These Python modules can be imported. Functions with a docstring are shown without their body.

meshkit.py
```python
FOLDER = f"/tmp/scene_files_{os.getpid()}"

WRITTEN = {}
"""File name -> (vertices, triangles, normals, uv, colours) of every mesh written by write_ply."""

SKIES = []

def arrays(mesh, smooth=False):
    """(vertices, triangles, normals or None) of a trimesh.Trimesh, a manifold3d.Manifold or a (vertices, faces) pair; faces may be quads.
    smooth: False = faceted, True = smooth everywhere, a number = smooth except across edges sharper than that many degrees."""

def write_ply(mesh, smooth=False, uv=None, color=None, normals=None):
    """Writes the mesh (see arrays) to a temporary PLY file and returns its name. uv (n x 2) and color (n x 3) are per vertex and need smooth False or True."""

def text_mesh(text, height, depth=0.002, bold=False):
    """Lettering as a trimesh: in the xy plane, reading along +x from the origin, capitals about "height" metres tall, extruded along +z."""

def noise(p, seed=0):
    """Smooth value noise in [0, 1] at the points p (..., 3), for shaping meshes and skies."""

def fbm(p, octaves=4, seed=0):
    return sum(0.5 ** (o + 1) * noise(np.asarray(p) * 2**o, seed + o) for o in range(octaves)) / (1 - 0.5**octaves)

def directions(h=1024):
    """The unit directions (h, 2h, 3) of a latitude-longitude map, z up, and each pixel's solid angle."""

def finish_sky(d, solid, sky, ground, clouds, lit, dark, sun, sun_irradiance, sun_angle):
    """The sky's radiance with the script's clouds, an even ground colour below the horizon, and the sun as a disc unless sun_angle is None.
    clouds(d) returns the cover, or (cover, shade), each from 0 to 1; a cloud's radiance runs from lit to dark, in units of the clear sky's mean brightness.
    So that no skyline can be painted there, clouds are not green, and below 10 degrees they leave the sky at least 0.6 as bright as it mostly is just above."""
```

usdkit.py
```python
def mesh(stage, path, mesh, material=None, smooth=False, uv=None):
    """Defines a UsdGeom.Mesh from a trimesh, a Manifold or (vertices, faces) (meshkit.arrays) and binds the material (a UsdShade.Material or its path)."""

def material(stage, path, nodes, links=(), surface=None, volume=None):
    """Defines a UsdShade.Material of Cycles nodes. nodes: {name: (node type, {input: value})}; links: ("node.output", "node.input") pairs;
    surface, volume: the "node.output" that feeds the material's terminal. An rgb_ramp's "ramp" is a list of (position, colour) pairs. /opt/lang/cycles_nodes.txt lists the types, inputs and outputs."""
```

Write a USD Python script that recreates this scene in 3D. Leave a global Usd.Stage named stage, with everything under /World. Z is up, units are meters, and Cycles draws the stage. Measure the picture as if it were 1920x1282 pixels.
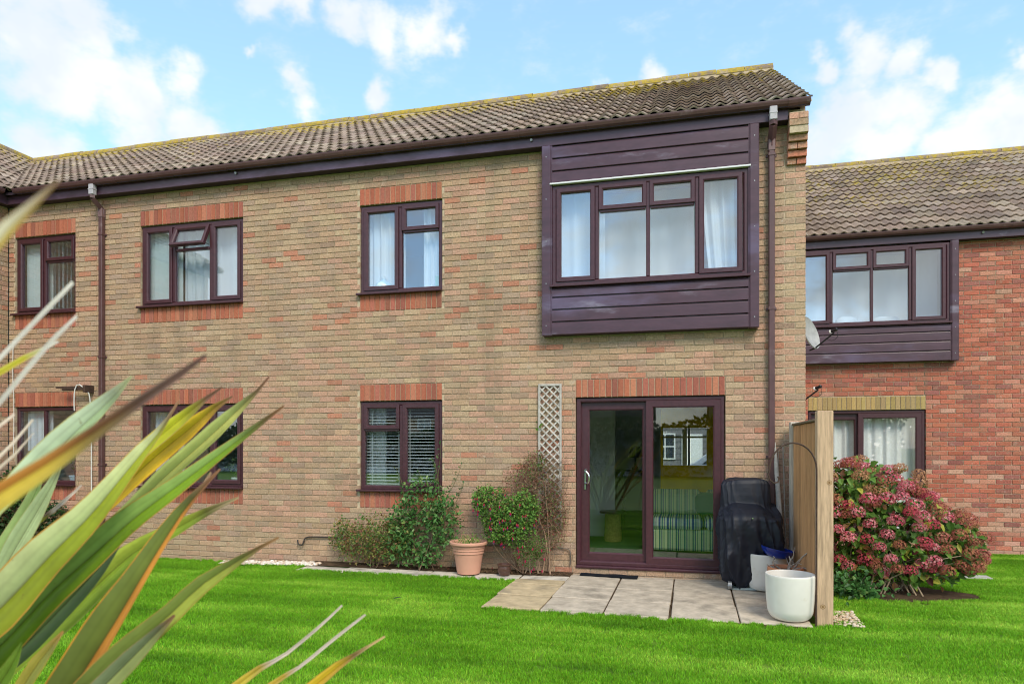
import math, random
import numpy as np, trimesh, usdkit, meshkit
from shapely.geometry import Polygon, Point, box as sbox
from shapely.ops import unary_union
from shapely.prepared import prep
from pxr import Usd, UsdGeom, UsdLux, UsdShade, Sdf, Gf, Vt

stage = Usd.Stage.CreateInMemory()
UsdGeom.SetStageUpAxis(stage, UsdGeom.Tokens.z)
UsdGeom.SetStageMetersPerUnit(stage, 1.0)
UsdGeom.Xform.Define(stage, '/World')
UsdGeom.Scope.Define(stage, '/World/Looks')

# ---------------------------------------------------------------- camera
EXPOSURE = 1.20
YAW = 0.2506
cam = UsdGeom.Camera.Define(stage, '/World/camera')
cam.CreateHorizontalApertureAttr(36.0)
cam.CreateVerticalApertureAttr(36.0 * 683 / 1024)
cam.CreateFocalLengthAttr(24.437)
cam.CreateVerticalApertureOffsetAttr(3.645)
cam.CreateFStopAttr(4.5)
cam.CreateFocusDistanceAttr(7.5)
cam.CreateClippingRangeAttr(Gf.Vec2f(0.05, 2000.0))
cam.CreateExposureAttr(EXPOSURE)
cY, sY = math.cos(YAW), math.sin(YAW)
cam.AddTransformOp().Set(Gf.Matrix4d(cY, sY, 0, 0, 0, 0, 1, 0, sY, -cY, 0, 0, 0, -8.55, 1.58, 1))

# ---------------------------------------------------------------- sky and sun
SUN_EL, SUN_AZ = math.radians(44), math.radians(150)      # azimuth measured from +y towards +x
SKY = 0.10
CLOUDS = [(-0.676, 0.588, 0.444, 0.074),(-0.638, 0.618, 0.459, 0.035),(-0.684, 0.607, 0.404, 0.052),(-0.656, 0.629, 0.418, 0.036),(-0.633, 0.665, 0.397, 0.049),(-0.612, 0.677, 0.409, 0.037),(-0.583, 0.691, 0.428, 0.031),(-0.674, 0.625, 0.394, 0.036),(-0.629, 0.684, 0.368, 0.038),(-0.588, 0.715, 0.377, 0.048),(-0.565, 0.733, 0.379, 0.033),(-0.715, 0.622, 0.32, 0.054),(-0.487, 0.707, 0.513, 0.037),(-0.447, 0.731, 0.516, 0.031),(-0.393, 0.76, 0.518, 0.035),(-0.36, 0.78, 0.512, 0.036),(-0.32, 0.801, 0.506, 0.039),(-0.285, 0.819, 0.498, 0.023),(-0.47, 0.769, 0.433, 0.03),(-0.503, 0.736, 0.453, 0.014),(-0.375, 0.811, 0.449, 0.027),(-0.117, 0.883, 0.455, 0.024),(-0.041, 0.887, 0.46, 0.03),(0.149, 0.878, 0.456, 0.022),(0.193, 0.87, 0.454, 0.034),(0.236, 0.865, 0.443, 0.03),(0.164, 0.895, 0.415, 0.035),(0.19, 0.885, 0.426, 0.031),(0.188, 0.899, 0.396, 0.051),(0.231, 0.89, 0.392, 0.043),(0.26, 0.874, 0.411, 0.021),(0.156, 0.917, 0.368, 0.046),(0.219, 0.908, 0.358, 0.038),(0.297, 0.891, 0.343, 0.045),(0.334, 0.875, 0.35, 0.047),(0.273, 0.901, 0.337, 0.037),(0.334, 0.851, 0.404, 0.017),]


def MAT(name, nodes, links, surface='p.BSDF', volume=None):
    return usdkit.material(stage, '/World/Looks/' + name, nodes, links, surface, volume)


def sky_material():
    n = {'tc': ('texture_coordinate', {}),
         'sky': ('sky_texture', dict(sky_type='single_scattering', sun_disc=False, sun_elevation=SUN_EL, sun_rotation=SUN_AZ, air_density=1.0, aerosol_density=0.6, ozone_density=2.0)),
         'hv': ('hsv', dict(hue=0.5, saturation=1.0, value=1.6, fac=1.0)),
         'hue': ('mix_color', dict(blend_type='mix', fac=0.36, b=(2.2, 3.9, 5.0), use_clamp=False)),   # thin high haze
         'nz': ('noise_texture', dict(scale=7.0, detail=5.0, roughness=0.6)),
         'wo': ('vector_math', dict(math_type='subtract', vector2=(.5, .5, .5))),
         'ws': ('vector_math', dict(math_type='scale', scale=0.13)),
         'wd': ('vector_math', dict(math_type='add')),
         'n2': ('noise_texture', dict(scale=16.0, detail=6.0, roughness=0.62)),
         'n3': ('noise_texture', dict(scale=2.2, detail=5.0, roughness=0.58)),
         'n4': ('noise_texture', dict(scale=11.0, detail=4.0, roughness=0.55)),
         'sq': ('mapping', dict(mapping_type='point', scale=(1, 1, 1.9)))}
    l = [('tc.generated', 'nz.vector'), ('nz.color', 'wo.vector1'), ('wo.vector', 'ws.vector1'), ('tc.generated', 'wd.vector1'), ('ws.vector', 'wd.vector2'),
         ('sky.color', 'hv.color'), ('hv.color', 'hue.a'), ('tc.generated', 'sq.vector'), ('sq.vector', 'n2.vector'), ('sq.vector', 'n3.vector'), ('tc.generated', 'n4.vector')]
    prev = None
    for i, (x, y, z, r) in enumerate(CLOUDS):
        n[f'd{i}'] = ('vector_math', dict(math_type='distance', vector2=(x, y, z)))
        n[f'm{i}'] = ('map_range', dict(range_type='linear', from_min=0.0, from_max=r * 1.36, to_min=1.0, to_max=0.0, clamp=True))
        l += [('wd.vector', f'd{i}.vector1'), (f'd{i}.value', f'm{i}.value')]
        if prev is None:
            prev = f'm{i}.result'
        else:
            n[f'x{i}'] = ('math', dict(math_type='smoothmax', value3=0.25))
            l += [(prev, f'x{i}.value1'), (f'm{i}.result', f'x{i}.value2')]
            prev = f'x{i}.value'
    # the rest of the sky carries the same broken cumulus, from noise alone
    n['fd'] = ('vector_math', dict(math_type='distance', vector2=(-0.22, 0.86, 0.44)))
    n['fm'] = ('map_range', dict(range_type='smoothstep', from_min=0.62, from_max=0.95, to_min=0.0, to_max=1.0, clamp=True))
    n['g3'] = ('map_range', dict(range_type='linear', from_min=0.40, from_max=0.62, to_min=0.0, to_max=1.0, clamp=True))
    n['gm'] = ('math', dict(math_type='multiply'))
    n['mx'] = ('math', dict(math_type='maximum'))
    n['na'] = ('math', dict(math_type='multiply_add', value2=0.95, value3=-0.475))
    n['ad'] = ('math', dict(math_type='add'))
    n['cm'] = ('map_range', dict(range_type='smoothstep', from_min=0.17, from_max=0.78, to_min=0.0, to_max=0.95, clamp=True))
    n['cc'] = ('rgb_ramp', dict(ramp=[(0.0, (3.3, 3.75, 4.35)), (0.42, (3.9, 4.15, 4.5)), (0.6, (4.6, 4.65, 4.75)), (1.0, (4.9, 4.9, 4.9))]))
    n['mix'] = ('mix_color', dict(blend_type='mix', use_clamp=False))
    n['bg'] = ('background_shader', dict(strength=SKY))
    l += [('tc.generated', 'fd.vector1'), ('fd.value', 'fm.value'), ('n3.fac', 'g3.value'), ('g3.result', 'gm.value1'), ('fm.result', 'gm.value2'),
          (prev, 'mx.value1'), ('gm.value', 'mx.value2'), ('n2.fac', 'na.value1'), ('mx.value', 'ad.value1'), ('na.value', 'ad.value2'), ('ad.value', 'cm.value'),
          ('cm.result', 'mix.fac'), ('hue.result', 'mix.a'), ('n4.fac', 'cc.fac'), ('cc.color', 'mix.b'), ('mix.result', 'bg.color')]
    return MAT('sky', n, l, 'bg.background')


dome = UsdLux.DomeLight.Define(stage, '/World/sky')
UsdShade.MaterialBindingAPI.Apply(dome.GetPrim()).Bind(sky_material())
sun = UsdLux.DistantLight.Define(stage, '/World/sun')
sun.CreateNormalizeAttr(True); sun.CreateIntensityAttr(0.34); sun.CreateAngleAttr(22.0); sun.CreateColorAttr(Gf.Vec3f(1.0, 0.91, 0.77))
_d = np.array([math.sin(SUN_AZ) * math.cos(SUN_EL), math.cos(SUN_AZ) * math.cos(SUN_EL), math.sin(SUN_EL)])   # towards the sun = local +z
_x = np.cross([0, 0, 1.0], _d); _x /= np.linalg.norm(_x); _y = np.cross(_d, _x)
sun.AddTransformOp().Set(Gf.Matrix4d(*_x, 0, *_y, 0, *_d, 0, 0, 0, 0, 1))

# ---------------------------------------------------------------- helpers
rng = np.random.default_rng(7)
_taken = {}


def numbered(parent, name):
    k = (parent, name)
    n = _taken.get(k, 0)
    _taken[k] = n + 1
    return name if n == 0 else f'{name}_{n:03d}'


def tag(prim, label=None, category=None, group=None, kind=None):
    for k, v in (('label', label), ('category', category), ('group', group), ('kind', kind)):
        if v:
            prim.SetCustomDataByKey(k, v)
    return prim


class MB:
    """Collects shapes, with a colour for each vertex, into one mesh."""

    def __init__(self):
        self.v, self.f, self.t, self.n = [], [], [], 0

    def add(self, v, f, tone=(.5, .5, .5)):
        v, f = np.asarray(v, float), np.asarray(f, int)
        if f.ndim == 2 and f.shape[1] == 4:
            f = np.vstack([f[:, [0, 1, 2]], f[:, [0, 2, 3]]])
        self.v.append(v); self.f.append(f + self.n); self.n += len(v)
        t = np.asarray(tone, float)
        self.t.append(np.broadcast_to(t, (len(v), 3)) if t.ndim == 1 else t)
        return self

    def tm(self, m, tone=(.5, .5, .5)):
        return self.add(m.vertices, m.faces, tone)

    def box(self, x0, x1, y0, y1, z0, z1, b=0.0, tone=(.5, .5, .5)):
        x0, x1 = min(x0, x1), max(x0, x1); y0, y1 = min(y0, y1), max(y0, y1); z0, z1 = min(z0, z1), max(z0, z1)
        if b <= 0:
            v = [(x, y, z) for x in (x0, x1) for y in (y0, y1) for z in (z0, z1)]
            f = [(0, 1, 3, 2), (4, 6, 7, 5), (0, 4, 5, 1), (2, 3, 7, 6), (0, 2, 6, 4), (1, 5, 7, 3)]
            return self.add(v, f, tone)
        b = min(b, (x1 - x0) * .45, (y1 - y0) * .45, (z1 - z0) * .45)
        pts = []
        for sx, X in ((1, x0), (-1, x1)):
            for sy, Y in ((1, y0), (-1, y1)):
                for sz, Z in ((1, z0), (-1, z1)):
                    pts += [(X, Y + sy * b, Z + sz * b), (X + sx * b, Y, Z + sz * b), (X + sx * b, Y + sy * b, Z)]
        h = trimesh.convex.convex_hull(np.array(pts))
        return self.tm(h, tone)

    def tube(self, pts, r, sides=8, tone=(.5, .5, .5), cap=True):
        p = np.asarray(pts, float); r = np.broadcast_to(np.asarray(r, float), (len(p),))
        t = np.gradient(p, axis=0); t /= np.linalg.norm(t, axis=1, keepdims=True) + 1e-12
        a = np.cross(t, np.where(np.abs(t[:, 2:]) < .9, [0, 0, 1.], [1., 0, 0])); a /= np.linalg.norm(a, axis=1, keepdims=True) + 1e-12
        for i in range(1, len(p)):                       # keep the ring from twisting
            q = a[i - 1] - t[i] * (a[i - 1] @ t[i]); a[i] = q / (np.linalg.norm(q) + 1e-12)
        b = np.cross(t, a); ang = np.arange(sides) * 2 * np.pi / sides
        v = p[:, None] + r[:, None, None] * (np.cos(ang)[None, :, None] * a[:, None] + np.sin(ang)[None, :, None] * b[:, None])
        f = []
        for i in range(len(p) - 1):
            for j in range(sides):
                f.append((i * sides + j, i * sides + (j + 1) % sides, (i + 1) * sides + (j + 1) % sides, (i + 1) * sides + j))
        tone = np.asarray(tone, float)
        tt = np.repeat(tone, sides, axis=0) if tone.ndim == 2 else tone
        self.add(v.reshape(-1, 3), f, tt)
        if cap:
            for e, q in ((0, p[0]), (len(p) - 1, p[-1])):
                ring = v[e]
                self.add(np.vstack([ring, q]), [(j, (j + 1) % sides, sides) for j in range(sides)], tone[e] if tone.ndim == 2 else tone)
        return self

    def lathe(self, prof, centre, sides=40, tone=(.5, .5, .5)):
        p = np.asarray(prof, float); ang = np.arange(sides) * 2 * np.pi / sides
        v = np.stack([p[:, None, 0] * np.cos(ang), p[:, None, 0] * np.sin(ang), np.broadcast_to(p[:, None, 1], (len(p), sides))], -1) + np.asarray(centre, float)
        f = [(i * sides + j, i * sides + (j + 1) % sides, (i + 1) * sides + (j + 1) % sides, (i + 1) * sides + j) for i in range(len(p) - 1) for j in range(sides)]
        return self.add(v.reshape(-1, 3), f, tone)

    def prism(self, poly, axis, a, b, tone=(.5, .5, .5)):
        """poly: 2-D outline extruded along an axis from a to b: 'x' takes (y, z), 'y' takes (x, z), 'z' takes (x, y)."""
        m = trimesh.creation.extrude_polygon(poly if isinstance(poly, Polygon) else Polygon(poly), abs(b - a))
        v = np.array(m.vertices); lo = min(a, b)
        if axis == 'x': v = np.stack([v[:, 2] + lo, v[:, 0], v[:, 1]], -1); f = m.faces
        elif axis == 'y': v = np.stack([v[:, 0], v[:, 2] + lo, v[:, 1]], -1); f = m.faces[:, ::-1]
        else: v = v + [0, 0, lo]; f = m.faces
        return self.add(v, f, tone)

    def arrays(self):
        return np.vstack(self.v), np.vstack(self.f), np.vstack(self.t)

    def xf(self, M):
        """moves everything so far by a 4 x 4 matrix"""
        M = np.asarray(M, float)
        self.v = [v @ M[:3, :3].T + M[:3, 3] for v in self.v]
        return self


def obj(name, mb, material, parent=None, smooth=False, **tags):
    """One Mesh prim, under parent or under /World."""
    base = str(parent.GetPath()) if parent is not None else '/World'
    path = base + '/' + numbered(base, name)
    if isinstance(mb, MB):
        v, f, t = mb.arrays()
    else:
        v, f, t = np.array(mb.vertices), np.array(mb.faces), None
    n = None
    if smooth is True:
        n = np.zeros_like(v); fn = np.cross(v[f[:, 1]] - v[f[:, 0]], v[f[:, 2]] - v[f[:, 0]])
        for k in range(3): np.add.at(n, f[:, k], fn)
        L = np.linalg.norm(n, axis=1, keepdims=True); n = np.where(L > 0, n / np.maximum(L, 1e-300), [0, 0, 1.])
    elif smooth:
        fn = np.cross(v[f[:, 1]] - v[f[:, 0]], v[f[:, 2]] - v[f[:, 0]])
        v0 = v[f].reshape(-1, 3); key = np.round(v0, 5)
        uniq, inv = np.unique(key, axis=0, return_inverse=True); inv = inv.ravel()
        un = fn / (np.linalg.norm(fn, axis=1, keepdims=True) + 1e-20)
        cn = np.repeat(un, 3, axis=0); ca = np.repeat(fn, 3, axis=0)
        order = np.argsort(inv, kind='stable'); n = np.zeros_like(v0); cosl = math.cos(math.radians(smooth))
        starts = np.searchsorted(inv[order], np.arange(len(uniq) + 1))
        for a, b in zip(starts[:-1], starts[1:]):
            ix = order[a:b]; ok = (cn[ix] @ cn[ix].T) > cosl
            n[ix] = ok.astype(float) @ ca[ix]
        n /= np.linalg.norm(n, axis=1, keepdims=True) + 1e-20
        t = t[f].reshape(-1, 3) if t is not None else None
        v, f = v0, np.arange(len(v0)).reshape(-1, 3)
    m = UsdGeom.Mesh.Define(stage, path)
    m.CreatePointsAttr(Vt.Vec3fArray.FromNumpy(np.ascontiguousarray(v, np.float32)))
    m.CreateFaceVertexCountsAttr(Vt.IntArray.FromNumpy(np.full(len(f), 3, np.int32)))
    m.CreateFaceVertexIndicesAttr(Vt.IntArray.FromNumpy(np.ascontiguousarray(f, np.int32).ravel()))
    m.CreateSubdivisionSchemeAttr('none')
    if n is not None:
        m.CreateNormalsAttr(Vt.Vec3fArray.FromNumpy(np.ascontiguousarray(n, np.float32))); m.SetNormalsInterpolation('vertex')
    if t is not None:
        UsdGeom.PrimvarsAPI(m).CreatePrimvar('tone', Sdf.ValueTypeNames.Color3fArray, 'vertex').Set(Vt.Vec3fArray.FromNumpy(np.ascontiguousarray(t, np.float32)))
    UsdShade.MaterialBindingAPI.Apply(m.GetPrim()).Bind(material)
    return tag(m.GetPrim(), **tags)


def thing(name, label, category, loc=(0, 0, 0), group=None, kind=None):
    x = UsdGeom.Xform.Define(stage, '/World/' + numbered('/World', name))
    return tag(x.GetPrim(), label, category, group, kind)


# ---------------------------------------------------------------- materials
def plain(name, color, rough=.5, spec=.5, var=None, bump=None, extra=None, metal=0.0, translucent=0.0, stretch=(1, 1, 1), tone=False):
    """color, or the mesh's own 'tone'; var = (scale, dark, light) multiplies it by noise; bump = (scale, distance)."""
    n = {'p': ('principled_bsdf', dict(roughness=rough, specular_ior_level=spec, metallic=metal)), 'g': ('geometry', {}), 'mp': ('mapping', dict(mapping_type='point', scale=stretch))}
    l = [('g.position', 'mp.vector')]
    if tone:
        n['c'] = ('attribute', dict(attribute='tone')); src = 'c.color'
    else:
        n['c'] = ('color', dict(value=color)); src = 'c.color'
    if var:
        n['vn'] = ('noise_texture', dict(scale=var[0], detail=5.0, roughness=.65))
        n['vr'] = ('rgb_ramp', dict(ramp=[(.28, (var[1],) * 3), (.72, (var[2],) * 3)]))
        n['vm'] = ('mix_color', dict(blend_type='multiply', fac=1.0, use_clamp=False))
        l += [('mp.vector', 'vn.vector'), ('vn.fac', 'vr.fac'), (src, 'vm.a'), ('vr.color', 'vm.b')]; src = 'vm.result'
    for i, (scale, lo, hi, col, amt, *st) in enumerate(extra or []):        # stains: noise above lo..hi turns into another colour
        n[f'en{i}'] = ('noise_texture', dict(scale=scale, detail=6.0, roughness=.62))
        n[f'es{i}'] = ('mapping', dict(mapping_type='point', scale=st[0] if st else (1, 1, 1)))
        n[f'er{i}'] = ('map_range', dict(range_type='smoothstep', from_min=lo, from_max=hi, to_min=0.0, to_max=amt, clamp=True))
        n[f'em{i}'] = ('mix_color', dict(blend_type='mix', b=col))
        l += [('mp.vector', f'es{i}.vector'), (f'es{i}.vector', f'en{i}.vector'), (f'en{i}.fac', f'er{i}.value'), (f'er{i}.result', f'em{i}.fac'), (src, f'em{i}.a')]; src = f'em{i}.result'
    l.append((src, 'p.base_color'))
    if bump:
        n['bn'] = ('noise_texture', dict(scale=bump[0], detail=4.0, roughness=.6))
        n['bb'] = ('bump', dict(strength=1.0, distance=bump[1]))
        l += [('mp.vector', 'bn.vector'), ('bn.fac', 'bb.height'), ('bb.normal', 'p.normal')]
    out = 'p.BSDF'
    if translucent:
        n['tr'] = ('translucent_bsdf', {}); n['mx'] = ('mix_closure', dict(fac=translucent))
        l += [(src, 'tr.color'), ('p.BSDF', 'mx.closure1'), ('tr.BSDF', 'mx.closure2')]; out = 'mx.closure'
    return MAT(name, n, l, out)


BRICK = plain('brick', None, .9, .2, var=(48, .58, 1.38), bump=(110, .004), tone=True,
              extra=[(11, .54, .70, (.36, .27, .19), .45), (8, .58, .70, (.45, .21, .14), .38), (6, .60, .72, (.52, .45, .36), .4), (19, .63, .72, (.66, .60, .51), .55), (1.3, .54, .72, (.29, .25, .15), .25), (1.1, .52, .70, (.19, .15, .10), .38, (2.0, 2.0, .45)), (45, .69, .77, (.12, .09, .06), .6)])
MORTAR = plain('mortar', (.52, .42, .29), .95, .1, var=(30, .72, 1.12), bump=(90, .002), extra=[(2.2, .55, .7, (.26, .25, .15), .5)])
SOLDIER = plain('soldier_brick', None, .85, .25, var=(40, .72, 1.2), bump=(100, .003), tone=True, extra=[(30, .66, .75, (.55, .46, .36), .4), (4, .60, .72, (.2, .1, .07), .4)])
UPVC = plain('rosewood_plastic', (.060, .020, .026), .33, .5, var=(26, .72, 1.25), stretch=(1, 1, 1), bump=(160, .0004))
GUTTER_M = plain('brown_gutter_plastic', (.095, .045, .044), .4, .5, var=(6, .8, 1.2), extra=[(5, .60, .75, (.24, .18, .18), .5)])
CLAD = plain('weathered_cladding', (.064, .028, .040), .34, .5, var=(7, .75, 1.25), stretch=(.5, 1, 1.5),
             extra=[(1.5, .50, .72, (.12, .09, .16), .7), (2.4, .58, .76, (.36, .35, .44), .45)])
FASCIA_M = plain('weathered_fascia', (.058, .029, .044), .32, .5, var=(4, .7, 1.3), stretch=(.4, 1, 1), extra=[(2.0, .52, .72, (.14, .10, .17), .6), (5, .64, .76, (.34, .32, .40), .45)])
SOFFIT_M = plain('soffit_board', (.045, .030, .042), .6, .3)
WHITE_STRIP = plain('white_trim', (.70, .70, .70), .4, .4, extra=[(12, .6, .75, (.3, .3, .3), .4)])
WHITE_PAINT = plain('white_paint', (.78, .77, .74), .5, .3, var=(3, .94, 1.03))
PLASTER = plain('cream_plaster', (.80, .78, .73), .9, .1)
YELLOW_WALL = plain('mustard_wall', (.85, .52, .010), .85, .2, var=(5, .9, 1.1))
CARPET = plain('green_carpet', (.045, .12, .045), .95, .1, var=(40, .8, 1.2))
CURTAIN_M = plain('white_net', (.84, .85, .86), .9, .1, translucent=.12)
BLIND_M = plain('blind_fabric', (.76, .80, .76), .8, .2, translucent=.12)
VENETIAN = plain('venetian_slat', (.72, .70, .66), .5, .3)
TILE = plain('roof_tile', None, .92, .2, var=(30, .70, 1.25), bump=(120, .003), tone=True, extra=[(26, .60, .72, (.10, .085, .07), .6), (5.0, .60, .70, (.40, .30, .045), .75)])


def lichen_tile(name, z0, z1, TOP):
    """concrete tile whose yellow lichen grows denser towards the ridge"""
    n = {'c': ('attribute', dict(attribute='tone')), 'g': ('geometry', {}), 's': ('separate_xyz', {}),
         'vn': ('noise_texture', dict(scale=34.0, detail=5.0, roughness=.65)), 'vr': ('rgb_ramp', dict(ramp=[(.3, (.68,) * 3), (.7, (1.25,) * 3)])),
         'vm': ('mix_color', dict(blend_type='multiply', fac=1.0, use_clamp=False)),
         'en': ('noise_texture', dict(scale=9.0, detail=7.0, roughness=.66)), 'hz': ('map_range', dict(range_type='linear', from_min=z0, from_max=z1, to_min=-.26, to_max=TOP, clamp=True)),
         'bx': ('noise_texture', dict(scale=.45, detail=2.0, roughness=.5)), 'bs': ('math', dict(math_type='multiply_add', value2=.5, value3=-.25)),
         'a1': ('math', dict(math_type='add')), 'a2': ('math', dict(math_type='add')),
         'er': ('map_range', dict(range_type='smoothstep', from_min=.42, from_max=.56, to_min=0.0, to_max=.9, clamp=True)),
         'lc': ('rgb_ramp', dict(ramp=[(.35, (.24, .20, .05)), (.55, (.42, .30, .03)), (.75, (.50, .33, .04))])), 'em': ('mix_color', dict(blend_type='mix')),
         'dn': ('noise_texture', dict(scale=16.0, detail=6.0, roughness=.7)), 'dr': ('map_range', dict(range_type='smoothstep', from_min=.56, from_max=.70, to_min=0.0, to_max=.6, clamp=True)),
         'dm': ('mix_color', dict(blend_type='mix', b=(.085, .075, .065))),
         'bn': ('noise_texture', dict(scale=130.0, detail=4.0, roughness=.6)), 'bb': ('bump', dict(strength=1.0, distance=.003)),
         'p': ('principled_bsdf', dict(roughness=.88, specular_ior_level=.25))}
    l = [('g.position', 's.vector'), ('g.position', 'vn.vector'), ('vn.fac', 'vr.fac'), ('c.color', 'vm.a'), ('vr.color', 'vm.b'),
         ('g.position', 'dn.vector'), ('dn.fac', 'dr.value'), ('dr.result', 'dm.fac'), ('vm.result', 'dm.a'),
         ('g.position', 'en.vector'), ('s.z', 'hz.value'), ('en.fac', 'a1.value1'), ('hz.result', 'a1.value2'), ('g.position', 'bx.vector'), ('bx.fac', 'bs.value1'),
         ('a1.value', 'a2.value1'), ('bs.value', 'a2.value2'), ('a2.value', 'er.value'), ('er.result', 'em.fac'), ('dm.result', 'em.a'), ('dn.fac', 'lc.fac'), ('lc.color', 'em.b'), ('em.result', 'p.base_color'),
         ('g.position', 'bn.vector'), ('bn.fac', 'bb.height'), ('bb.normal', 'p.normal')]
    return MAT(name, n, l)


TILE_MAIN = lichen_tile('roof_tile_main', 6.2, 7.75, .0)
TILE_WING = lichen_tile('roof_tile_wing', 5.2, 7.9, .02)


def glass(name, f0, tint=(1, 1, 1)):
    """clear pane: see-through, with a mirror reflection that grows towards grazing angles, the same from both sides"""
    n = {'g': ('geometry', {}), 'd': ('vector_math', dict(math_type='dot_product')), 'a': ('math', dict(math_type='absolute')), 'o': ('math', dict(math_type='subtract', value1=1.0)),
         'p5': ('math', dict(math_type='power', value2=5.0)), 'f': ('math', dict(math_type='multiply_add', value2=1 - f0, value3=f0, use_clamp=True)),
         't': ('transparent_bsdf', dict(color=tint)), 'gl': ('glossy_bsdf', dict(color=(1, 1, 1), roughness=0.0)), 'm': ('mix_closure', {})}
    l = [('g.normal', 'd.vector1'), ('g.incoming', 'd.vector2'), ('d.value', 'a.value1'), ('a.value', 'o.value2'), ('o.value', 'p5.value1'), ('p5.value', 'f.value1'), ('f.value', 'm.fac'), ('t.BSDF', 'm.closure1'), ('gl.BSDF', 'm.closure2')]
    return MAT(name, n, l, 'm.closure')


GLASS = glass('window_glass', .15, (.90, .95, .98))
DOOR_GLASS = glass('door_glass', .055, (.97, .98, .97))
CHROME = plain('chrome', (.7, .7, .7), .18, .5, metal=1.0)
BLACK = plain('black_plastic', (.012, .012, .014), .4, .4)
STEEL = plain('grey_metal', (.35, .36, .36), .45, .5, metal=.6, var=(9, .7, 1.1))
RUST = plain('rusty_iron', (.06, .035, .025), .8, .3, var=(25, .6, 1.5))
FENCE_M = plain('pine_board', None, .85, .15, var=(8, .55, 1.25), stretch=(8, 8, .5), bump=(40, .001), tone=True, extra=[(14, .66, .74, (.14, .06, .02), .75)])
TRELLIS_M = plain('silvered_lath', None, .9, .15, var=(20, .7, 1.2), stretch=(1, 1, 1), bump=(80, .001), tone=True)
SLAB = plain('concrete_slab', None, .92, .15, var=(6, .62, 1.18), bump=(130, .003), tone=True, extra=[(70, .66, .74, (.52, .49, .43), .8), (2.6, .50, .70, (.15, .135, .105), .6), (45, .70, .78, (.10, .095, .08), .6)])
SOIL = plain('soil', (.075, .05, .03), 1.0, .1, var=(18, .5, 1.5), bump=(60, .01))
PEBBLE = plain('pebble', None, .8, .3, tone=True, var=(25, .8, 1.15))
WHITE_POT = plain('white_glazed_stone', (.72, .69, .62), .45, .35, var=(4, .93, 1.04), bump=(90, .0006), extra=[(7, .62, .74, (.55, .48, .36), .35), (28, .70, .78, (.45, .4, .3), .4)])
TERRA = plain('terracotta', (.55, .23, .115), .8, .25, var=(6, .88, 1.1), extra=[(9, .62, .76, (.62, .42, .32), .4)])
TERRA2 = plain('pink_terracotta', (.60, .31, .215), .7, .25, var=(5, .93, 1.06), extra=[(6, .62, .75, (.65, .42, .33), .35)])
COBALT = plain('cobalt_glaze', (.008, .022, .17), .16, .5)
BROWN_POT = plain('brown_glazed_pot', (.085, .042, .03), .35, .5, var=(8, .7, 1.3))
COVER = plain('black_cover_cloth', (.008, .010, .018), .52, .4, var=(5, .85, 1.2), bump=(220, .0006))
MAT_M = plain('door_mat', (.012, .014, .018), .95, .1, bump=(150, .006))
LEAF = plain('leaf', None, .5, .35, tone=True, translucent=.28, var=(30, .8, 1.15))
PETAL = plain('petal', None, .7, .2, tone=True, translucent=.25)
STEM = plain('stem', None, .85, .2, tone=True, var=(30, .7, 1.25))
SOFA_M = None


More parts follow.
